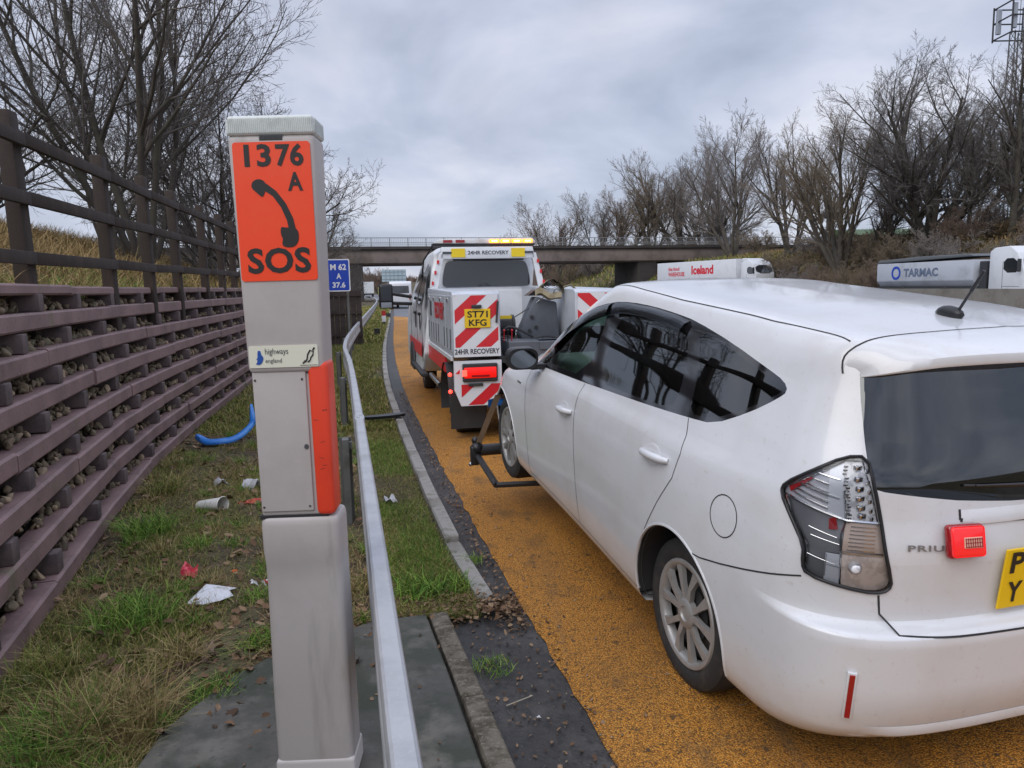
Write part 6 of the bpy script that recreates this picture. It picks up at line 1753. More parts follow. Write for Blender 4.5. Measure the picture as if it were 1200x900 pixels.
# lighting / camera mast
t = thing('lattice_mast', 'tall slim lattice mast with a boxy caged head above the right hand trees', 'mast', (51.6, 79.5, 3.2))
m_ = MB()
for a, b in ((-.7, -.7), (.7, -.7), (.7, .7), (-.7, .7)): m_.cyl((a, b, 0), (a * .6, b * .6, 23), .07, n=6)
for k in range(22):
    f = lambda z: .7 * (1 - z / 23 * .4)
    z = k * 1.05; a, b = f(z), f(z + 1.05)
    for (p, q) in (((-1, -1), (1, -1)), ((1, -1), (1, 1)), ((1, 1), (-1, 1)), ((-1, 1), (-1, -1))):
        m_.cyl((p[0] * a, p[1] * a, z), (q[0] * b, q[1] * b, z + 1.05), .035, n=4)
m_.build('lattice', pmat('mast_steel', (.10, .105, .11), rough=.6), t)
m_ = MB()
for z in (22.6, 24.2, 25.6):
    for (p, q) in (((-1, -1), (1, -1)), ((1, -1), (1, 1)), ((1, 1), (-1, 1)), ((-1, 1), (-1, -1))): m_.cyl((p[0] * 1.5, p[1] * 1.5, z), (q[0] * 1.5, q[1] * 1.5, z), .08, n=5)
for a, b in ((-1, -1), (1, -1), (1, 1), (-1, 1)): m_.cyl((a * 1.5, b * 1.5, 22.4), (a * 1.5, b * 1.5, 25.8), .09, n=5)
for k in range(5): m_.cyl((-1.5 + .75 * k, -1.5, 22.6), (-1.5 + .75 * (k), -1.5, 25.6), .03, n=4)
m_.build('head_cage', M_LDK, t)
M_MP = pmat('mast_panel', (.30, .33, .38), rough=.5)
for a, b in ((-1.1, -1.2), (0, -1.3), (1.1, -1.2), (-1.4, .8), (1.4, .8)):
    m_ = MB(); m_.box((a, b, 24.2), (.45, .3, 2.4), bev=.05); m_.build('antenna_panel', M_MP, t)
# buildings on the skyline
def shed(x, y, w, d, h, rise, yaw, wallc, roofc, label, nwin=5):
    t = thing('warehouse', label, 'building', (x, y, 5.6), (0, 0, yaw))
    m_ = MB(); m_.box((0, 0, h / 2 - 1), (w, d, h + 2)); wl_ = m_.build('wall', pmat('shed_wall', wallc, rough=.8), t)
    m_ = MB(); m_.prism([(-d / 2 - .3, h), (0, h + rise), (d / 2 + .3, h)], 0, -w / 2 - .3, w / 2 + .3); m_.build('roof', pmat('shed_roof', roofc, rough=.7), t)
    for k in range(nwin):
        m_ = MB(); m_.box((-w / 2 + (k + .5) * w / nwin, -d / 2 - .02, h * .55), (w / nwin * .5, .06, h * .35)); m_.build('window', M_TGLD, t)
shed(63, 118, 26, 12, 2.6, 1.2, .1, (.20, .19, .17), (.06, .10, .04), 'low building with green roof on the skyline behind the right hand trees')
shed(80, 112, 12, 9, 2.8, .6, .1, (.30, .31, .22), (.16, .17, .14), 'small pale building right of the green roofed one on the skyline', 3)
t = thing('slim_column', 'slim grey column with a small box standing among the right hand trees', 'mast', (33.3, 80, 5.5))
m_ = MB(); m_.cyl((0, 0, -1), (0, 0, 7.2), .10, n=6); m_.build('column', M_RAILB, t); m_ = MB(); m_.box((.5, 0, 3.0), (1.6, .5, .7), bev=.05); m_.build('equipment_box', M_LDK, t)

# ================================================================== TREES
def tubes(P, Rd, sides):
    """P (n,k,3), Rd (n,k) -> verts, quads"""
    n, k, _ = P.shape
    T = np.empty_like(P); T[:, 1:-1] = P[:, 2:] - P[:, :-2]; T[:, 0] = P[:, 1] - P[:, 0]; T[:, -1] = P[:, -1] - P[:, -2]
    T /= np.linalg.norm(T, axis=2, keepdims=True) + 1e-9
    ref = np.where(np.abs(T[:, :1, 2:3]) > .9, np.array([1., 0, 0]), np.array([0, 0, 1.])) * np.ones_like(T)
    A = np.cross(T, ref); A /= np.linalg.norm(A, axis=2, keepdims=True) + 1e-9
    B = np.cross(T, A)
    an = np.linspace(0, 2 * PI, sides, endpoint=False)
    V = P[:, :, None] + Rd[:, :, None, None] * (A[:, :, None] * np.cos(an)[None, None, :, None] + B[:, :, None] * np.sin(an)[None, None, :, None])
    idx = np.arange(n * k * sides).reshape(n, k, sides)
    a = idx[:, :-1]; b = idx[:, 1:]
    F = np.stack([a, np.roll(a, -1, 2), np.roll(b, -1, 2), b], -1).reshape(-1, 4)
    return V.reshape(-1, 3), F
def grow(rs, P0, D0, L0, R0, k, wander, up):
    """grow n branches at once"""
    n = len(P0); P = np.empty((n, k, 3)); P[:, 0] = P0; D = D0.copy(); st = (L0 / (k - 1))[:, None]
    for i in range(1, k):
        D = D + rs.normal(0, wander, (n, 3)); D[:, 2] += up; D /= np.linalg.norm(D, axis=1, keepdims=True)
        P[:, i] = P[:, i - 1] + D * st
    t = np.linspace(0, 1, k)[None]
    Rr = R0[:, None] * (1 - .72 * t)
    return P, Rr
def children(rs, P, Rr, L, per, t0, t1, ang, lr, rr_, tmin=0):
    n, k, _ = P.shape
    N_ = n * per; pi = np.repeat(np.arange(n), per)
    t = t0 + (t1 - t0) * ((np.tile(np.arange(per), n) + rs.rand(N_)) / per)
    f = t * (k - 1); i0 = np.clip(f.astype(int), 0, k - 2); fr = (f - i0)[:, None]
    pos = P[pi, i0] * (1 - fr) + P[pi, i0 + 1] * fr
    T = P[pi, i0 + 1] - P[pi, i0]; T /= np.linalg.norm(T, axis=1, keepdims=True) + 1e-9
    rv = rs.normal(0, 1, (N_, 3)); rv -= T * (rv * T).sum(1, keepdims=True); rv /= np.linalg.norm(rv, axis=1, keepdims=True) + 1e-9
    a = ang * (1 + rs.normal(0, .22, N_))[:, None]
    D = T * np.cos(a) + rv * np.sin(a)
    rad = (Rr[pi, i0] * (1 - fr[:, 0]) + Rr[pi, i0 + 1] * fr[:, 0]) * rr_
    Ln = L[pi] * lr * (1.15 - .55 * t) * (.7 + .6 * rs.rand(N_))
    return pos, D, Ln, rad
def make_tree(seed, H, stems=1, lean=.25, r0=.2, per=(9, 7, 6, 4), ang=(.75, .7, .7, .7), lr=(.55, .55, .55, .5), up=(.05, .06, .05, .02), rmin=.006, t0=.25, stem_ang=.45, wander=.10):
    rs = np.random.RandomState(seed); parts = []
    az = rs.rand() * 6 + np.arange(stems) * 2 * PI / max(stems, 1) + rs.normal(0, .3, stems)
    sa = stem_ang * (0.25 + .9 * rs.rand(stems)) if stems > 1 else np.array([lean * .3])
    D = np.stack([np.cos(az) * np.sin(sa), np.sin(az) * np.sin(sa), np.cos(sa)], 1)
    P0 = np.stack([np.cos(az) * r0 * .7 * (stems > 1), np.sin(az) * r0 * .7 * (stems > 1), np.full(stems, -.3)], 1)
    L = np.full(stems, H * .86) * (.8 + .3 * rs.rand(stems)); Rr0 = np.full(stems, r0) * (.7 + .4 * rs.rand(stems))
    P, Rr = grow(rs, P0, D, L, Rr0, 12, wander * .6, .03)
    lv = [(P, Rr, 8)]
    for i, p in enumerate(per):
        pos, D, Ln, rad = children(rs, P, Rr, L, p, t0 if i == 0 else .12, 1.0, ang[i], lr[i], .62)
        rad = np.maximum(rad, rmin)
        P, Rr = grow(rs, pos, D, Ln, rad, (8, 6, 5, 4)[min(i, 3)], wander * (1 + .3 * i), up[i])
        Rr = np.maximum(Rr, rmin * .55)
        L = Ln; lv.append((P, Rr, (6, 4, 3, 3)[min(i, 3)]))
    def join(l):
        Vs, Fs, o = [], [], 0
        for P, Rr, s in l:
            V, F = tubes(P, Rr, s); Vs.append(V); Fs.append(F + o); o += len(V)
        return np.concatenate(Vs), np.concatenate(Fs)
    return join(lv[:2]), join(lv[2:]), lv[-1][0]
def barkmat(name, c, c2): return pmat(name, c, rough=.9, noise=[(2.5, 4, c2, .45, .65, .8)])
M_BARK = barkmat('bark_dark', (.055, .046, .038), (.085, .080, .055))
M_BARK2 = barkmat('bark_grey', (.075, .064, .056), (.11, .10, .07))
M_TWIG = pmat('twig_dark', (.13, .115, .105), rough=.9)
M_TWIGB = pmat('twig_brown', (.17, .12, .09), rough=.9)
M_TWIGG = pmat('twig_grey', (.21, .185, .17), rough=.9)
M_TWIGO = pmat('twig_ochre', (.19, .15, .105), rough=.9)
TREEV = {}
def tree_variant(key, **kw):
    (a, b, tips) = make_tree(**kw)
    TREEV[key] = (a, b)
def place_tree(key, name, label, x, y, s, rz, m1, m2, cat='tree', group=None, z=None, sz=1.0, lean=(0, 0)):
    (a, b) = TREEV[key]
    t = thing(name, label, cat, (x, y, gz(x, y) if z is None else z), (lean[0], lean[1], rz), group); t.scale = (s, s, s * sz)
    kk = (key, m1.name); 
    if kk not in _tm:
        o1 = fast_mesh('trunk', a[0], a[1], m1, t, smooth=True); _tm[kk] = o1.data
    else: link(bpy.data.objects.new('trunk', _tm[kk]), t)
    kk = (key, 'c' + m2.name)
    if kk not in _tm:
        o2 = fast_mesh('crown', b[0], b[1], m2, t); _tm[kk] = o2.data
    else: link(bpy.data.objects.new('crown', _tm[kk]), t)
    return t
_tm = {}
# near trees on the left bank (unit = metres)
tree_variant('big', seed=12, H=10.5, stems=6, r0=.095, per=(11, 8, 6, 4), ang=(.60, .6, .65, .6), lr=(.50, .50, .50, .42), rmin=.0055, t0=.20, stem_ang=.46, wander=.07, up=(.05, .06, .03, .0))
tree_variant('near2', seed=14, H=6, stems=5, r0=.07, per=(10, 7, 6, 3), ang=(.7, .7, .7, .7), lr=(.5, .5, .5, .5), rmin=.0055, t0=.12, stem_ang=.7)
place_tree('big', 'bare_tree', 'big many stemmed bare tree on the left bank behind the timber fence', -7.6, 15.8, 1.0, .3, M_BARK, M_TWIG)
for i, (x, y, s, rz, lab) in enumerate(((-7.6, 19.5, .95, 1.0, 'tangled leafless shrub between the big bare tree and the phone post'), (-9.2, 25, 1.15, 2.2, 'leafless scrubby tree farther along the left bank, just left of the phone post head'),
      (-10.2, 14.5, .75, 3.1, 'low leafless bush at the far left edge behind the fence'), (-11.5, 22, 1.1, 4.0, 'leafless thicket behind the big bare tree'), (-9.5, 32, 1.2, 5.1, 'leafless scrub beyond the end of the crib wall by the bridge'), (-6.5, 17.2, .6, 5.6, 'twiggy low bush right behind the far fence posts'))):
    place_tree('near2', 'bare_shrub', lab, x, y, s, rz, M_BARK, M_TWIG, 'shrub')
# the row on the right and beyond the bridge
tree_variant('oak', seed=29, H=12.4, stems=7, r0=.26, per=(12, 9, 8, 5), ang=(.62, .62, .62, .6), lr=(.50, .48, .46, .42), rmin=.0095, t0=.16, stem_ang=.62, wander=.055, up=(.05, .03, .01, .0))
tree_variant('multi', seed=23, H=12, stems=6, r0=.26, per=(12, 8, 7, 4), ang=(.5, .55, .6, .6), lr=(.48, .48, .46, .42), rmin=.0095, t0=.22, stem_ang=.62, wander=.06)
tree_variant('slim', seed=25, H=13, stems=2, r0=.28, per=(18, 9, 6, 4), ang=(.8, .7, .6, .6), lr=(.42, .5, .48, .42), rmin=.0095, t0=.15, stem_ang=.25, wander=.06)
tree_variant('round', seed=28, H=11, stems=4, r0=.24, per=(11, 8, 7, 4), ang=(.64, .6, .6, .6), lr=(.52, .50, .46, .42), rmin=.012, t0=.28, stem_ang=.50, wander=.06)
def px2x(px, Y): return (px - 600) / 880.0 * Y
for (key, px, Y, s, sz, rz, m2, lab) in (
    ('oak', 1083, 66, 1.27, .90, .4, M_TWIG, 'largest bare tree on the right with a broad rounded crown'),
    ('multi', 985, 72, 1.15, 1.0, 1.2, M_TWIGO, 'bare tree with several leaning stems left of the largest right hand tree'),
    ('round', 925, 92, 1.15, 1.1, 2.2, M_TWIGG, 'bare tree at the right end of the bridge, left of the leaning stemmed tree'),
    ('slim', 1178, 60, 1.15, 1.05, 2.0, M_TWIG, 'tall bare tree at the right edge in front of the mast'),
    ('slim', 1032, 70, .72, 1.0, 3.0, M_TWIG, 'slender bare tree between the leaning stemmed tree and the largest tree'),
    ('round', 1130, 74, .95, 1.0, 4.2, M_TWIGG, 'bare tree half hidden between the largest tree and the mast'),
    ('round', 1215, 66, .95, 1.0, 1.2, M_TWIGO, 'bare tree cut by the right edge with ochre twigs'),
    ('round', 858, 112, 1.5, 1.05, .3, M_TWIGG, 'tall bare tree above the right end of the bridge'),
    ('round', 800, 150, 1.75, 1.05, 1.6, M_TWIGG, 'bare tree above the middle of the bridge, left of the tallest one there'),
    ('oak', 832, 165, 1.5, .85, 2.6, M_TWIGG, 'bare tree behind the two trees over the red lettered lorry'),
    ('round', 762, 150, 1.45, 1.0, 2.9, M_TWIGO, 'brownish bare tree above the bridge pier'),
    ('round', 733, 155, 1.35, .95, 4.0, M_TWIGB, 'brown rounded bare tree left of the one above the pier'),
    ('round', 706, 160, 1.35, .95, 5.0, M_TWIGG, 'rounded bare tree above the bridge right of the truck beacons'),
    ('round', 652, 160, 1.5, .95, 5.6, M_TWIGB, 'leftmost of the rounded bare trees over the bridge, above the beacons'),
    ('round', 612, 165, 1.25, .9, .9, M_TWIGB, 'smallest brown treetop peeping over the bridge above the truck cab')):
    place_tree(key, 'bare_tree', lab, px2x(px, Y), Y, s, rz, M_BARK if m2 is M_TWIG else M_BARK2, m2, sz=sz)
# scrub on the right bank and beyond the bridge
tree_variant('scrub', seed=31, H=3.4, stems=9, r0=.05, per=(9, 6, 5, 3), ang=(.7, .7, .7, .7), lr=(.5, .5, .5, .5), rmin=.012, t0=.05, stem_ang=1.1, wander=.16)
rt = random.Random(7)
scr = [(1150, 52, .9), (1110, 55, 1.05), (1070, 53, .9), (1035, 58, 1.1), (1195, 50, 1.0), (1000, 62, 1.1), (965, 66, 1.0), (935, 72, 1.0), (915, 80, 1.3), (1225, 52, 1.1), (1090, 60, 1.2), (1050, 64, 1.2), (1125, 62, 1.2), (1170, 62, 1.3), (1015, 70, 1.1), (985, 76, 1.1), (950, 86, 1.1),
       (890, 108, 1.2), (870, 150, 1.7), (845, 150, 1.8), (820, 155, 1.7), (795, 150, 1.8), (770, 155, 1.7), (745, 150, 1.8), (720, 155, 1.7), (695, 150, 1.7), (670, 155, 1.7), (648, 150, 1.6), (625, 160, 1.6)]
for i, (px, Y, s) in enumerate(scr):
    place_tree('scrub', 'scrub_bush', 'leafless brown scrub bush in the band of scrub under the right hand trees' if Y < 100 else 'leafless brown scrub bush in the band seen under and beyond the bridge', px2x(px, Y), Y, s, rt.uniform(0, 6), M_BARK2, [M_TWIGB, M_TWIGG, M_TWIGO][i % 3], 'bush', 'scrub under the right hand trees' if Y < 100 else 'scrub beyond the bridge')
for i, (px, Y, s, lab) in enumerate(((447, 300, 2.0, 'distant brown wood edge under the left end of the bridge'), (436, 290, 1.5, 'distant leafless trees by the left bridge pier'), (472, 310, 1.4, 'distant leafless trees beyond the pale blue sign'), (505, 320, 1.2, 'distant leafless trees hidden mostly by the truck cab'), (424, 310, 1.8, 'distant leafless trees behind the left bridge pier'))):
    for k in range(1): place_tree('round', 'distant_tree', lab, px2x(px, Y), Y, s * .62, i, M_BARK2, M_TWIGB, sz=.7, z=0)
# far woods as one mass
def clumps(name, pts, mat, label=None):
    rs = np.random.RandomState(3); Vs, Fs, o = [], [], 0
    for (x, y, z, rx, rz, n, sz) in pts:
        u = rs.normal(0, 1, (n, 3)); u /= np.linalg.norm(u, axis=1, keepdims=True); u *= (rs.rand(n, 1) ** .4)
        c = np.array([x, y, z]) + u * [rx, rx * .7, rz]
        d1 = rs.normal(0, 1, (n, 3)) * sz; d2 = rs.normal(0, 1, (n, 3)) * sz * .35
        V = np.stack([c - d1, c + d2, c + d1], 1).reshape(-1, 3); Vs.append(V); Fs.append(np.arange(n * 3).reshape(-1, 3) + o); o += n * 3
    ob = fast_mesh(name, np.concatenate(Vs), np.concatenate(Fs), mat); ob['kind'] = 'stuff'; return ob
pts = []
for k in range(50):
    Y = 340 + rt.uniform(-20, 40); px = 380 + k * 3.4; pts.append((px2x(px, Y), Y, 4, 7, 4.5 if px < 462 else 3, 260, .9))
for k in range(80):
    Y = 175 + rt.uniform(0, 20); px = 600 + k * 4.6; X_ = px2x(px, Y); pts.append((X_, Y, gz(X_, Y) + 1.0, 5, 3.0, 240, .55))
clumps('far_wood', pts, M_TWIGB)
pts = []
for k in range(150):
    px = 900 + rt.uniform(0, 400); Y = rt.uniform(50, 92); X_ = px2x(px, Y)
    if X_ < float(EX(Y)[0]) + 38: continue
    pts.append((X_, Y, gz(X_, Y) + .35, 2.2, .9, 320, .16))
M_UND = pmat('bank_undergrowth', (.10, .075, .04), rough=.95)
n_, l_ = M_UND.node_tree.nodes, M_UND.node_tree.links
gi = n_.new('ShaderNodeNewGeometry'); rr_ = n_.new('ShaderNodeValToRGB'); l_.new(gi.outputs['Random Per Island'], rr_.inputs[0]); rr_.color_ramp.elements[0].color = (.05, .055, .018, 1); rr_.color_ramp.elements[1].color = (.19, .13, .065, 1); rr_.color_ramp.elements.new(.5).color = (.10, .07, .035, 1)
l_.new(rr_.outputs[0], n_['Principled BSDF'].inputs['Base Color'])
clumps('undergrowth', pts, M_UND)

# ================================================================== GRASS, LEAVES, LITTER
def bladefield(name, pts, h, w, mat, seed, lean=.5, seg=2, hv=.5, clump=None):
    """pts (n,3) roots -> curved tapering blades"""
    rs = np.random.RandomState(seed); n = len(pts); pts = np.asarray(pts, float)
    hh = (h * (1 - hv + 2 * hv * rs.rand(n)))[:, None]; a = rs.rand(n) * 2 * PI
    dirv = np.stack([np.cos(a), np.sin(a), np.zeros(n)], 1); side = np.stack([-np.sin(a), np.cos(a), np.zeros(n)], 1)
    b = rs.rand(n) * 2 * PI; side = np.stack([np.cos(b), np.sin(b), np.zeros(n)], 1)
    le = (lean * (.2 + 1.3 * rs.rand(n)))[:, None]
    V = []
    for t, wf in ((0, 1), (.45, .8), (.8, .45)):
        c = pts + np.array([0, 0, 1]) * hh * t * (1 - .35 * le * t) + dirv * hh * le * t ** 1.8
        V += [c - side * w * wf / 2, c + side * w * wf / 2]
    tip = pts + np.array([0, 0, 1]) * hh * (1 - .35 * le) + dirv * hh * le
    V.append(tip); V = np.stack(V, 1)   # n,7,3
    idx = np.arange(n)[:, None] * 7
    F1 = np.concatenate([idx + [0, 1, 3, 2], idx + [2, 3, 5, 4], ]); 
    tri = np.concatenate([idx + [4, 5, 6, 6]])
    # keep constant size faces: last one as a quad with a midpoint
    Vm = (V[:, 4] + V[:, 6]) / 2
    V8 = np.concatenate([V, Vm[:, None]], 1).reshape(-1, 3); idx = np.arange(n)[:, None] * 8
    F = np.concatenate([idx + [0, 1, 3, 2], idx + [2, 3, 5, 4], idx + [4, 5, 6, 7]])
    return fast_mesh(name, V8, F, mat)
def grassmat(name, ramp, rough=.75):
    m = bpy.data.materials.new(name); m.use_nodes = True; n, l = m.node_tree.nodes, m.node_tree.links; b = n['Principled BSDF']
    gi = n.new('ShaderNodeNewGeometry'); r = n.new('ShaderNodeValToRGB'); l.new(gi.outputs['Random Per Island'], r.inputs[0])
    while len(r.color_ramp.elements) < len(ramp): r.color_ramp.elements.new(.5)
    for e_, (p, c) in zip(r.color_ramp.elements, ramp): e_.position = p; e_.color = (*c, 1)
    l.new(r.outputs[0], b.inputs['Base Color']); b.inputs['Roughness'].default_value = rough; b.inputs['Specular IOR Level'].default_value = .25
    return m
M_GR = grassmat('grass_green', [(0, (.075, .115, .02)), (.30, (.14, .185, .032)), (.55, (.24, .245, .055)), (.75, (.34, .275, .10)), (1, (.46, .36, .18))])
M_GRD = grassmat('grass_lush', [(0, (.045, .11, .016)), (.5, (.11, .23, .03)), (.8, (.22, .36, .055)), (1, (.36, .38, .10))])
M_STR = grassmat('grass_straw', [(0, (.16, .12, .05)), (.4, (.30, .22, .095)), (.75, (.42, .31, .15)), (1, (.20, .19, .05))])
M_BANKG = grassmat('bank_straw', [(0, (.17, .115, .045)), (.4, (.27, .18, .075)), (.75, (.36, .25, .12)), (1, (.16, .14, .05))])
rs = np.random.RandomState(12)
def vnoise(x, y, s, seed=0):
    """cheap value noise"""
    r = np.random.RandomState(seed); T_ = r.rand(64, 64); x = x * s; y = y * s
    xi = np.floor(x).astype(int); yi = np.floor(y).astype(int); fx = x - xi; fy = y - yi; fx = fx * fx * (3 - 2 * fx); fy = fy * fy * (3 - 2 * fy)
    g = lambda a, b: T_[a % 64, b % 64]
    return (g(xi, yi) * (1 - fx) + g(xi + 1, yi) * fx) * (1 - fy) + (g(xi, yi + 1) * (1 - fx) + g(xi + 1, yi + 1) * fx) * fy
RXv = lambda Y: pchip(_R[0], _R[1], Y)
SLAB = V_SLAB = [(-1.40, 2.70), (-1.28, 3.14), (-1.13, 3.37), (-.93, 3.53), (-.72, 3.69), (-.47, 3.76), (-.36, 3.74), (.30, 1.3), (.35, .8), (-1.2, .8), (-1.37, 1.9)]
def sample(n, y0, y1, fa, fb, dens=None, power=1.0):
    y = y0 + (y1 - y0) * rs.rand(n) ** power; a, b = fa(y), fb(y); x = a + (b - a) * rs.rand(n)
    ok = np.ones(n, bool)
    if dens is not None: ok = rs.rand(n) < dens(x, y)
    x, y = x[ok], y[ok]
    ok = np.array([not in_poly(float(p), float(q), SLAB) for p, q in zip(x, y)], bool) if y0 < 4 else np.ones(len(x), bool)
    x, y = x[ok], y[ok]
    return np.stack([x, y, np.full(len(x), .015)], 1)
KB = lambda y: EX(y) + np.interp(y, [2, 4, 4.7, 6.8, 15, 33, 60], [-.17, -.13, -.18, -.20, -.23, -.20, -.2]) - .12
def dn(s, seed, lo, hi): return lambda x, y: np.clip((vnoise(x, y, s, seed) - lo) / (hi - lo), 0, 1)
# left of the barrier
A1 = sample(95000, 2.3, 9, lambda y: WX(y) - .06, lambda y: RXv(y) - .08, dn(1.7, 1, .38, .68), 1.5)
o = bladefield('verge_grass', A1, .060, .0040, M_GR, 1, .8); o['kind'] = 'stuff'
A2 = sample(30000, 2.3, 9, lambda y: WX(y) - .06, lambda y: RXv(y) - .08, dn(1.2, 5, .42, .65), 1.4)
o = bladefield('verge_straw', A2, .085, .0038, M_STR, 2, 1.6); o['kind'] = 'stuff'
A3 = sample(60000, 9, 26, lambda y: WX(y), lambda y: KB(y), dn(.8, 7, .1, .5), 1.2)
o = bladefield('verge_grass', A3, .075, .011, M_GR, 3, .8); o['kind'] = 'stuff'
A3 = sample(40000, 24, 75, lambda y: WX(y) - 2, lambda y: KB(y), None, 1.3)
o = bladefield('verge_grass', A3, .16, .04, M_GR, 33, .8); o['kind'] = 'stuff'
# between barrier and kerb
A4 = sample(60000, 3.75, 10, lambda y: RXv(y) - .02, lambda y: KB(y), dn(2.2, 9, .12, .45), 1.5)
o = bladefield('verge_grass', A4, .042, .0036, M_GR, 4, .9); o['kind'] = 'stuff'
A5 = sample(20000, 3.75, 9, lambda y: RXv(y), lambda y: KB(y), dn(1.6, 11, .5, .75), 1.5)
A6 = sample(16000, 3.75, 12, lambda y: RXv(y), lambda y: KB(y) + .06, dn(2.4, 15, .4, .7), 1.3)
o = bladefield('verge_straw', A6, .045, .0038, M_STR, 6, 1.6); o['kind'] = 'stuff'
o = bladefield('verge_grass', A5, .060, .0042, M_GRD, 5, .9); o['kind'] = 'stuff'
# lush tufts
def tuft(cx, cy, r, n, h, w, mat, seed, lean=1.0, z=.02):
    a = rs.rand(n) * 2 * PI; q = np.sqrt(rs.rand(n)) * r
    P_ = np.stack([cx + q * np.cos(a), cy + q * np.sin(a), np.full(n, z)], 1); o = bladefield('grass_tuft', P_, h, w, mat, seed, lean); return o
M_all = []
def tagtuft(o, lab): tag(o, lab, 'grass tuft')
tufts = [(-1.62, 2.78, .20, 900, .20, .0045, M_STR, 'large straw coloured grass tuft at the bottom left'), (-1.76, 2.68, .18, 700, .17, .0045, M_GRD, 'green grass tuft against the large straw tuft at the bottom left'),
         (-2.02, 3.75, .20, 500, .15, .005, M_GRD, 'bright green tuft at the foot of the crib wall, left of the torn paper'), (-2.62, 5.2, .16, 450, .18, .005, M_GRD, 'green tuft against the wall foot near the white cup'), (-3.0, 6.3, .14, 300, .20, .006, M_GR, 'small tuft by the wall foot behind the white cup'),
         (-1.18, 3.52, .12, 260, .09, .0042, M_GRD, 'small tuft between the slab and the torn paper'), (-.55, 4.06, .15, 260, .10, .008, M_GRD, 'lush broad bladed tuft at the end of the verge beside the barrier'), (-.38, 4.12, .12, 200, .09, .007, M_GRD, 'lush tuft beside the nearest kerb stone'),
         (-1.30, 3.0, .10, 260, .09, .004, M_GRD, 'low green tuft beside the slab edge at the lower left'), (-1.44, 4.0, .09, 160, .09, .005, M_GRD, 'green tuft under the torn paper beside the phone post'), (-.12, 3.22, .10, 220, .035, .0035, M_GRD, 'mossy grass clump growing in the dark edge strip'), (-.27, 4.55, .07, 150, .05, .004, M_GRD, 'small green clump between kerb and orange surfacing'), (-2.12, 3.2, .14, 300, .15, .0045, M_GR, 'tuft half under the lowest wall beam at the left edge')]
for i, tf in enumerate(tufts):
    tagtuft(tuft(*tf[:7], 50 + i), tf[7])
rt2 = random.Random(77); PT = []; PT2 = []
for k in range(95):
    y = 2.5 + rt2.random() ** 1.3 * 6.5; w_, r_ = float(WX(y)[0]), float(RXv(np.array([y]))[0]); x = lerp(w_, r_, rt2.random())
    if in_poly(x, y, SLAB): continue
    rad = rt2.uniform(.03, .09)
    for j in range(int(rad * 1600)):
        a = rt2.uniform(0, 6.3); q = rad * rt2.random() ** .5; (PT if k % 3 else PT2).append((x + q * math.cos(a), y + q * math.sin(a), .015))
bladefield('lush_grass', PT, .095, .0045, M_GRD, 81, 1.1)['kind'] = 'stuff'
bladefield('straw_grass', PT2, .12, .0042, M_STR, 82, 1.5)['kind'] = 'stuff'
# bank above the wall: straw and green fringe
def bank(n, y0, y1, d0, d1, h, w, mat, seed, lean=.9, dens=None):
    y = y0 + (y1 - y0) * rs.rand(n); d = d0 + (d1 - d0) * rs.rand(n); x = WX(y) - d
    z = np.array([gz(float(a), float(b)) for a, b in zip(x, y)])
    return bladefield('bank_grass', np.stack([x, y, z], 1), h, w, mat, seed, lean)
for a in ((9000, 3.5, 10, .50, 1.3, .10, .006, M_GRD, 61), (14000, 3.5, 13, .9, 6, .26, .010, M_BANKG, 62), (14000, 11, 26, .4, 9, .34, .016, M_BANKG, 63), (3000, 4, 24, .4, .9, .20, .010, M_STR, 64), (5000, 9, 20, .45, 2.0, .14, .012, M_GRD, 65)):
    bank(*a)['kind'] = 'stuff'
def rbank(n, o0, o1, y0, y1, h, w, mat, seed):
    y = y0 + (y1 - y0) * rs.rand(n); x = EX(y) + o0 + (o1 - o0) * rs.rand(n); z = np.array([gz(float(a), float(b)) for a, b in zip(x, y)])
    o = bladefield('bank_grass', np.stack([x, y, z], 1), h, w, mat, seed, .7); o['kind'] = 'stuff'
rbank(14000, 36, 54, 35, 110, .40, .06, M_BANKG, 71); rbank(9000, 36, 50, 90, 200, .6, .12, M_GR, 72)

# dead leaves
leafT = []
for s in range(4):
    r = random.Random(s); ol = [(0, -1), (.35, -.7), (.55, -.35), (.9, -.2), (.6, .1), (.75, .5), (.35, .55), (.15, 1.0), (-.15, .6), (-.6, .65), (-.55, .15), (-.85, -.15), (-.5, -.35), (-.4, -.75)] if s % 2 else [(0, -1), (.3, -.75), (.5, -.2), (.45, .3), (.2, .8), (0, 1.05), (-.2, .8), (-.48, .3), (-.5, -.2), (-.3, -.75)]
    V = [(0, 0, .0)] + [(x * (1 + r.uniform(-.12, .12)), y * (1 + r.uniform(-.1, .1)), .55 * (x * x) * r.uniform(.2, 1) + r.uniform(-.05, .12)) for x, y in ol]
    F = [(0, i + 1, (i + 1) % len(ol) + 1) for i in range(len(ol))]
    leafT.append((np.array(V), np.array(F)))
M_LEAF = grassmat('dead_leaf', [(0, (.06, .038, .024)), (.3, (.12, .066, .036)), (.6, (.20, .115, .062)), (.85, (.30, .20, .12)), (1, (.09, .055, .035))], rough=.7)
def leaves(name, n, fn, s0, s1, z=.02, seed=1, mat=M_LEAF, zj=.02):
    r = random.Random(seed); it = []
    while len(it) < n:
        p = fn(r)
        if p is None: continue
        s = r.uniform(s0, s1); it.append((r.randrange(4), (p[0], p[1], (p[2] if len(p) > 2 else z) + r.uniform(0, zj)), (s, s, s), (r.gauss(0, .35), r.gauss(0, .35), r.uniform(0, 6.3))))
    return scatter(name, it, leafT, mat)
def patch(cx, cy, rx, ry): return lambda r: (cx + r.gauss(0, rx), cy + r.gauss(0, ry))
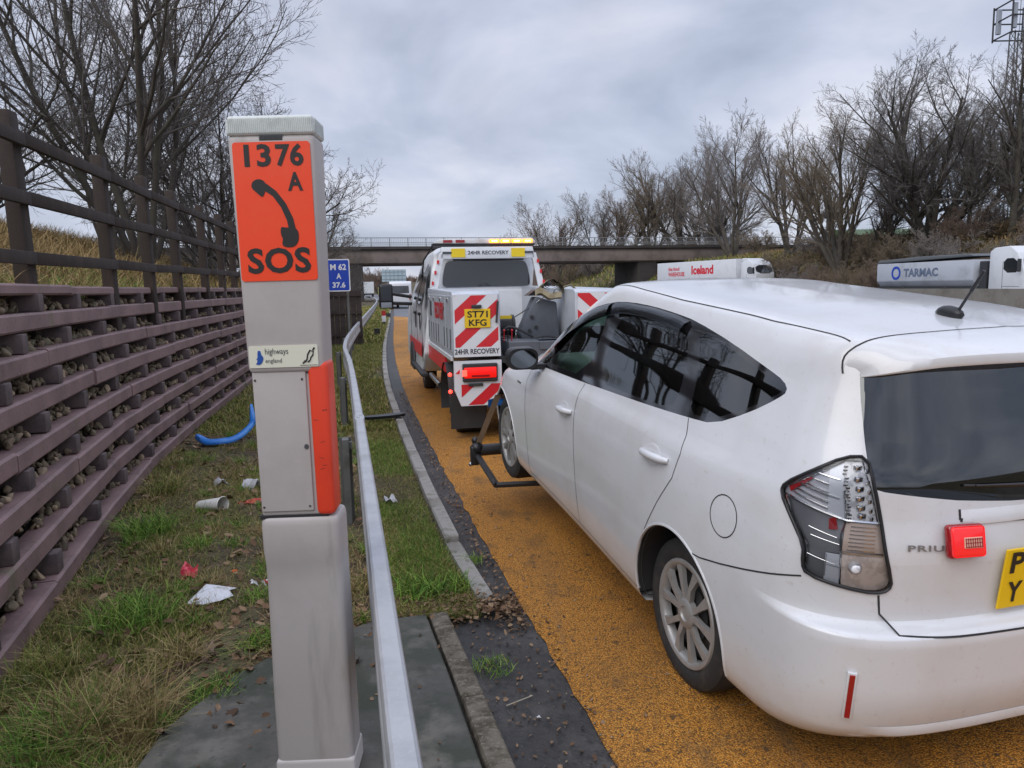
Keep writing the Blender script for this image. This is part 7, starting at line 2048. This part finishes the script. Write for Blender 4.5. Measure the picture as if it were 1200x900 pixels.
leaves('dead_leaves', 650, lambda r: (lambda x, y: (x, y) if not in_poly(x, y, SLAB) else ((x, y, .066) if r.random() < .12 else None))(r.gauss(-1.05, .22), r.gauss(3.62, .22)), .010, .024, seed=1)
leaves('dead_leaves', 800, lambda r: (lambda y: (float(RXv(np.array([y]))[0]) + r.random() ** .7 * .75, y))(r.gauss(3.86, .09)), .008, .020, seed=2, z=.03)
leaves('dead_leaves', 700, lambda r: (lambda y: (float(EX(y)[0]) - .02 - abs(r.gauss(0, .07)), y))(3.6 + r.random() ** 1.3 * 9), .006, .016, seed=3, z=.012)
leaves('dead_leaves', 1300, lambda r: (lambda y: (lambda w, e: (lerp(w, e, r.random()), y))(float(WX(y)[0]), float(RXv(np.array([y]))[0])))(2.6 + r.random() * 6), .014, .036, seed=4, z=.03, zj=.04)
leaves('dead_leaves', 260, lambda r: (lambda y: (lambda x: (x, y))(float(EX(y)[0]) + r.random() ** 1.6 * 2.2))(2.2 + r.random() * 6), .005, .012, seed=5, z=.018, zj=.004)
leaves('dead_leaves', 260, lambda r: (lambda y: (lerp(-.62, -.36, (y - 2) / 1.7) + float(EX(y)[0]) + r.random() * .55, y))(2.1 + r.random() * 1.7), .005, .013, seed=6, z=.012, zj=.006)
leaves('dead_leaves', 520, lambda r: (lambda x, y: (x, y) if not in_poly(x, y, SLAB) else ((x, y, .066) if r.random() < .15 else None))(r.gauss(-1.40, .16), r.gauss(3.60, .26)), .012, .028, seed=11)
leaves('dead_leaves', 60, lambda r: (r.uniform(-1.2, -.1), r.uniform(2.2, 3.6), .066), .006, .012, seed=7, zj=.003)
leaves('dead_leaves', 320, lambda r: (lambda y: (float(WX(y)[0]) + abs(r.gauss(0, .18)), y))(2.7 + r.random() * 8), .012, .028, seed=8)
# big single leaves and stones
def leaf1(x, y, s, rz, lab, c):
    V, F = leafT[1]; o = mesh_obj('fallen_leaf', V * s, F.tolist(), pmat('leaf_big', c, rough=.7)); o.location = (x, y, .035); o.rotation_euler = (.15, -.1, rz); tag(o, lab, 'leaf')
leaf1(-1.50, 3.42, .075, .6, 'large dull brown sycamore leaf lying left of the slab', (.20, .135, .10)); leaf1(-1.44, 3.33, .055, 2.6, 'second brown leaf overlapping the large sycamore leaf', (.17, .11, .08)); leaf1(-1.50, 2.88, .032, 1.0, 'pale buff oak leaf low down between the tufts', (.34, .24, .17))
for (x, y, s, lab, c) in ((-1.62, 2.60, .033, 'pale rounded stone at the lower left in the grass', (.33, .26, .19)), (-1.98, 2.55, .03, 'small buff stone at the very bottom left', (.30, .25, .18)), (-2.18, 3.15, .06, 'mossy stone under the lowest wall beam at the left edge', (.12, .13, .05))):
    V, F = ROCKS[2]; o = mesh_obj('loose_stone', V * [s * 1.2, s, s * .7], F.tolist(), pmat('loose_stone', c, rough=.85, bump=(40, .4, .01)), smooth=True); o.location = (x, y, .03); tag(o, lab, 'stone')

# litter
M_CUP = pmat('cup_white', (.66, .64, .58), rough=.6, noise=[(9, 4, (.40, .37, .32), .5, .7, .6)])
t = thing('takeaway_cup', 'white crushed takeaway cup lying in the grass between wall and phone post', 'cup', (-2.40, 5.78, .07), (R(8), R(82), R(-8)))
m_ = MB(); m_.lathe([(.001, -.11), (.052, -.11), (.055, -.105), (.070, .105), (.074, .108), (.072, .113), (.066, .10), (.05, -.10)], (0, 0, 0), (0, 0, 1), 24)
for v in m_.bm.verts: v.co.x *= .82; v.co += Vector((random.Random(int(v.co.z * 900)).uniform(-.004, .004), 0, 0))
m_.build('cup_body', M_CUP, t, smooth=40)
def sheetobj(name, lab, cat, x, y, w, d, rz, mat, seed, z=.035, crum=.02, n=6, tilt=(0, 0)):
    r = random.Random(seed); V = []; 
    for i in range(n):
        for j in range(n): V.append(((i / (n - 1) - .5) * w * (1 + .15 * math.sin(j * 1.3 + seed)), (j / (n - 1) - .5) * d * (1 + .12 * math.sin(i * 1.7 + seed)), r.uniform(-crum, crum) + crum * 1.5 * math.sin(i * .9 + j * .6 + seed)))
    F = [(i * n + j, (i + 1) * n + j, (i + 1) * n + j + 1, i * n + j + 1) for i in range(n - 1) for j in range(n - 1)]
    o = mesh_obj(name, V, F, mat); o.location = (x, y, z); o.rotation_euler = (tilt[0], tilt[1], rz)
    sm_ = o.modifiers.new('thickness', 'SOLIDIFY'); sm_.thickness = .0015
    return tag(o, lab, cat)
M_PAPER = pmat('paper_white', (.66, .67, .70), rough=.7, noise=[(8, 4, (.50, .50, .51), .5, .7, .6)])
o = mesh_obj('torn_paper', [(-.11, -.07, .0), (-.07, .085, .012), (.0, .090, .0), (.03, .075, .006), (.10, .07, .0), (.075, .03, .014), (.105, .0, .0), (.06, -.055, .01), (-.02, -.075, .0), (.0, .0, .016)], [(0, 9, 1), (1, 9, 2), (2, 9, 3), (3, 9, 4), (4, 9, 5), (5, 9, 6), (6, 9, 7), (7, 9, 8), (8, 9, 0)], M_PAPER); o.location = (-1.70, 4.03, .055); o.rotation_euler = (.12, .05, .05); o.scale = (1.05, 1.25, 1)
sm_ = o.modifiers.new('thickness', 'SOLIDIFY'); sm_.thickness = .001; tag(o, 'torn white paper sheet with dark creases on the grass left of the phone post', 'paper')
M_PINK = pmat('wrapper_pink', (.62, .06, .09), rough=.45)
M_REDW = pmat('wrapper_red', (.50, .03, .02), rough=.4); M_WHW = pmat('wrapper_white', (.6, .6, .62), rough=.4)
sheetobj('pink_wrapper', 'crumpled pink red wrapper in the grass above the torn paper', 'litter', -1.99, 4.40, .085, .11, .2, M_PINK, 5, crum=.014, tilt=(.5, .2), z=.06)
sheetobj('drinks_wrapper', 'white and clear crumpled wrapper with a red patch beside the phone post', 'litter', -1.50, 4.22, .10, .075, -.3, M_WHW, 7, crum=.012, z=.05)
sheetobj('red_scrap', 'small red scrap on the right end of the white wrapper beside the phone post', 'litter', -1.44, 4.20, .045, .05, .3, M_REDW, 8, crum=.010, z=.066)
sheetobj('red_wrapper', 'flat red wrapper lying right of the white cup', 'litter', -2.14, 5.95, .20, .05, .2, M_REDW, 9, crum=.01, z=.05)
sheetobj('white_wrapper', 'crumpled white wrapper behind the white cup', 'litter', -2.62, 6.55, .17, .07, -.3, M_WHW, 10, crum=.02, z=.05)
sheetobj('white_rag', 'white and red carton scrap at the left edge of the phone post', 'litter', -2.28, 6.45, .20, .09, .5, M_WHW, 11, crum=.03, z=.06)
sheetobj('orange_scrap', 'tiny orange scrap of plastic in the grass left of the phone post', 'litter', -1.72, 4.42, .03, .03, .5, pmat('orange_scrap', (.75, .14, .03), rough=.4), 12, crum=.005, z=.05)
sheetobj('crumpled_tissue', 'crumpled white tissue on the grass between barrier and kerb', 'litter', -1.0, 5.88, .10, .09, .5, M_WHW, 13, crum=.022, z=.06)
# blue bumper trim
bt = MB(); ptsb = [(-3.60, 8.42, .10), (-3.42, 8.34, .05), (-3.22, 8.38, .06), (-3.08, 8.46, .13), (-3.00, 8.55, .25), (-3.04, 8.65, .40)]
pp = np.array(ptsb); tt = np.linspace(0, len(pp) - 1, 30); C_ = pchip(np.arange(len(pp)), pp, tt); prev = None
for i, c in enumerate(C_):
    d = C_[min(i + 1, 29)] - C_[max(i - 1, 0)]; d /= np.linalg.norm(d); s_ = np.cross(d, [0, 0, 1]); w = .085 * math.sin(PI * (i + 2) / 33) ** .5
    cur = [bt.bm.verts.new(Vector(c + s_ * a * w + np.array([0, 0, b]))) for a, b in ((-1, 0), (-.5, .045), (.5, .045), (1, 0))]
    if prev:
        for k in range(3): bt.bm.faces.new((prev[k], prev[k + 1], cur[k + 1], cur[k]))
    prev = cur
o = bt.build('blue_trim', pmat('plastic_blue', (.03, .20, .62), rough=.35, noise=[(9, 3, (.10, .32, .70), .5, .7, .6)]), smooth=60); o.modifiers.new('thickness', 'SOLIDIFY').thickness = .006
tag(o, 'curved bright blue strip of broken car trim leaning by the crib wall foot', 'car trim')
# broken black plastic on the verge
bt = MB(); bt.prism(rounded([(-.34, -.03), (-.20, -.10), (.18, -.13), (.36, -.04), (.20, .05), (-.05, .02), (-.30, .04)], 1), 2, .05, .075)
o = bt.build('black_trim', M_BLKTRIM, smooth=30); o.location = (-1.66, 9.6, .03); o.rotation_euler = (.05, -.05, .2); o.scale = (.85, .9, 1.4); tag(o, 'broken piece of shiny black car trim lying on the verge beside the kerb', 'car trim')
# twigs and grit on the surfaces
rz_ = random.Random(44); tw = MB()
for k in range(110):
    y = 2.1 + rz_.random() * 5; x = float(EX(y)[0]) + rz_.uniform(-.4, 1.6); z = .020 if x > float(EX(y)[0]) else .014; a = rz_.uniform(0, 6.3); L = rz_.uniform(.015, .06)
    tw.tube([(x, y, z), (x + L * .5 * math.cos(a), y + L * .5 * math.sin(a), z + .003), (x + L * math.cos(a + .3), y + L * math.sin(a + .3), z)], .0012, n=4)
tw.build('twigs', M_TWIG)['kind'] = 'stuff'
its = []
for k in range(240):
    y = 2.1 + rz_.random() ** 1.3 * 8; e = float(EX(y)[0]); x = e + (rz_.gauss(-.10, .10) if rz_.random() < .7 else rz_.uniform(0, 2)); s = rz_.uniform(.003, .009); its.append((rz_.randrange(6), (x, y, .018), (s, s, s * .7), (0, 0, rz_.uniform(0, 6))))
scatter('grit', its, ROCKS, M_STONE)
tw = MB(); tw.cyl((-.05, 2.92, .016), (.06, 2.99, .018), .0022, n=5); tag(tw.build('pale_twig', pmat('twig_pale', (.45, .40, .30), rough=.7)), 'short pale twig lying on the dark edge strip', 'twig')
sheetobj('white_scrap', 'tiny white scrap on the dark strip beside the orange surfacing', 'litter', .08, 2.83, .016, .014, .5, M_WHW, 15, crum=.002, z=.02, n=4)
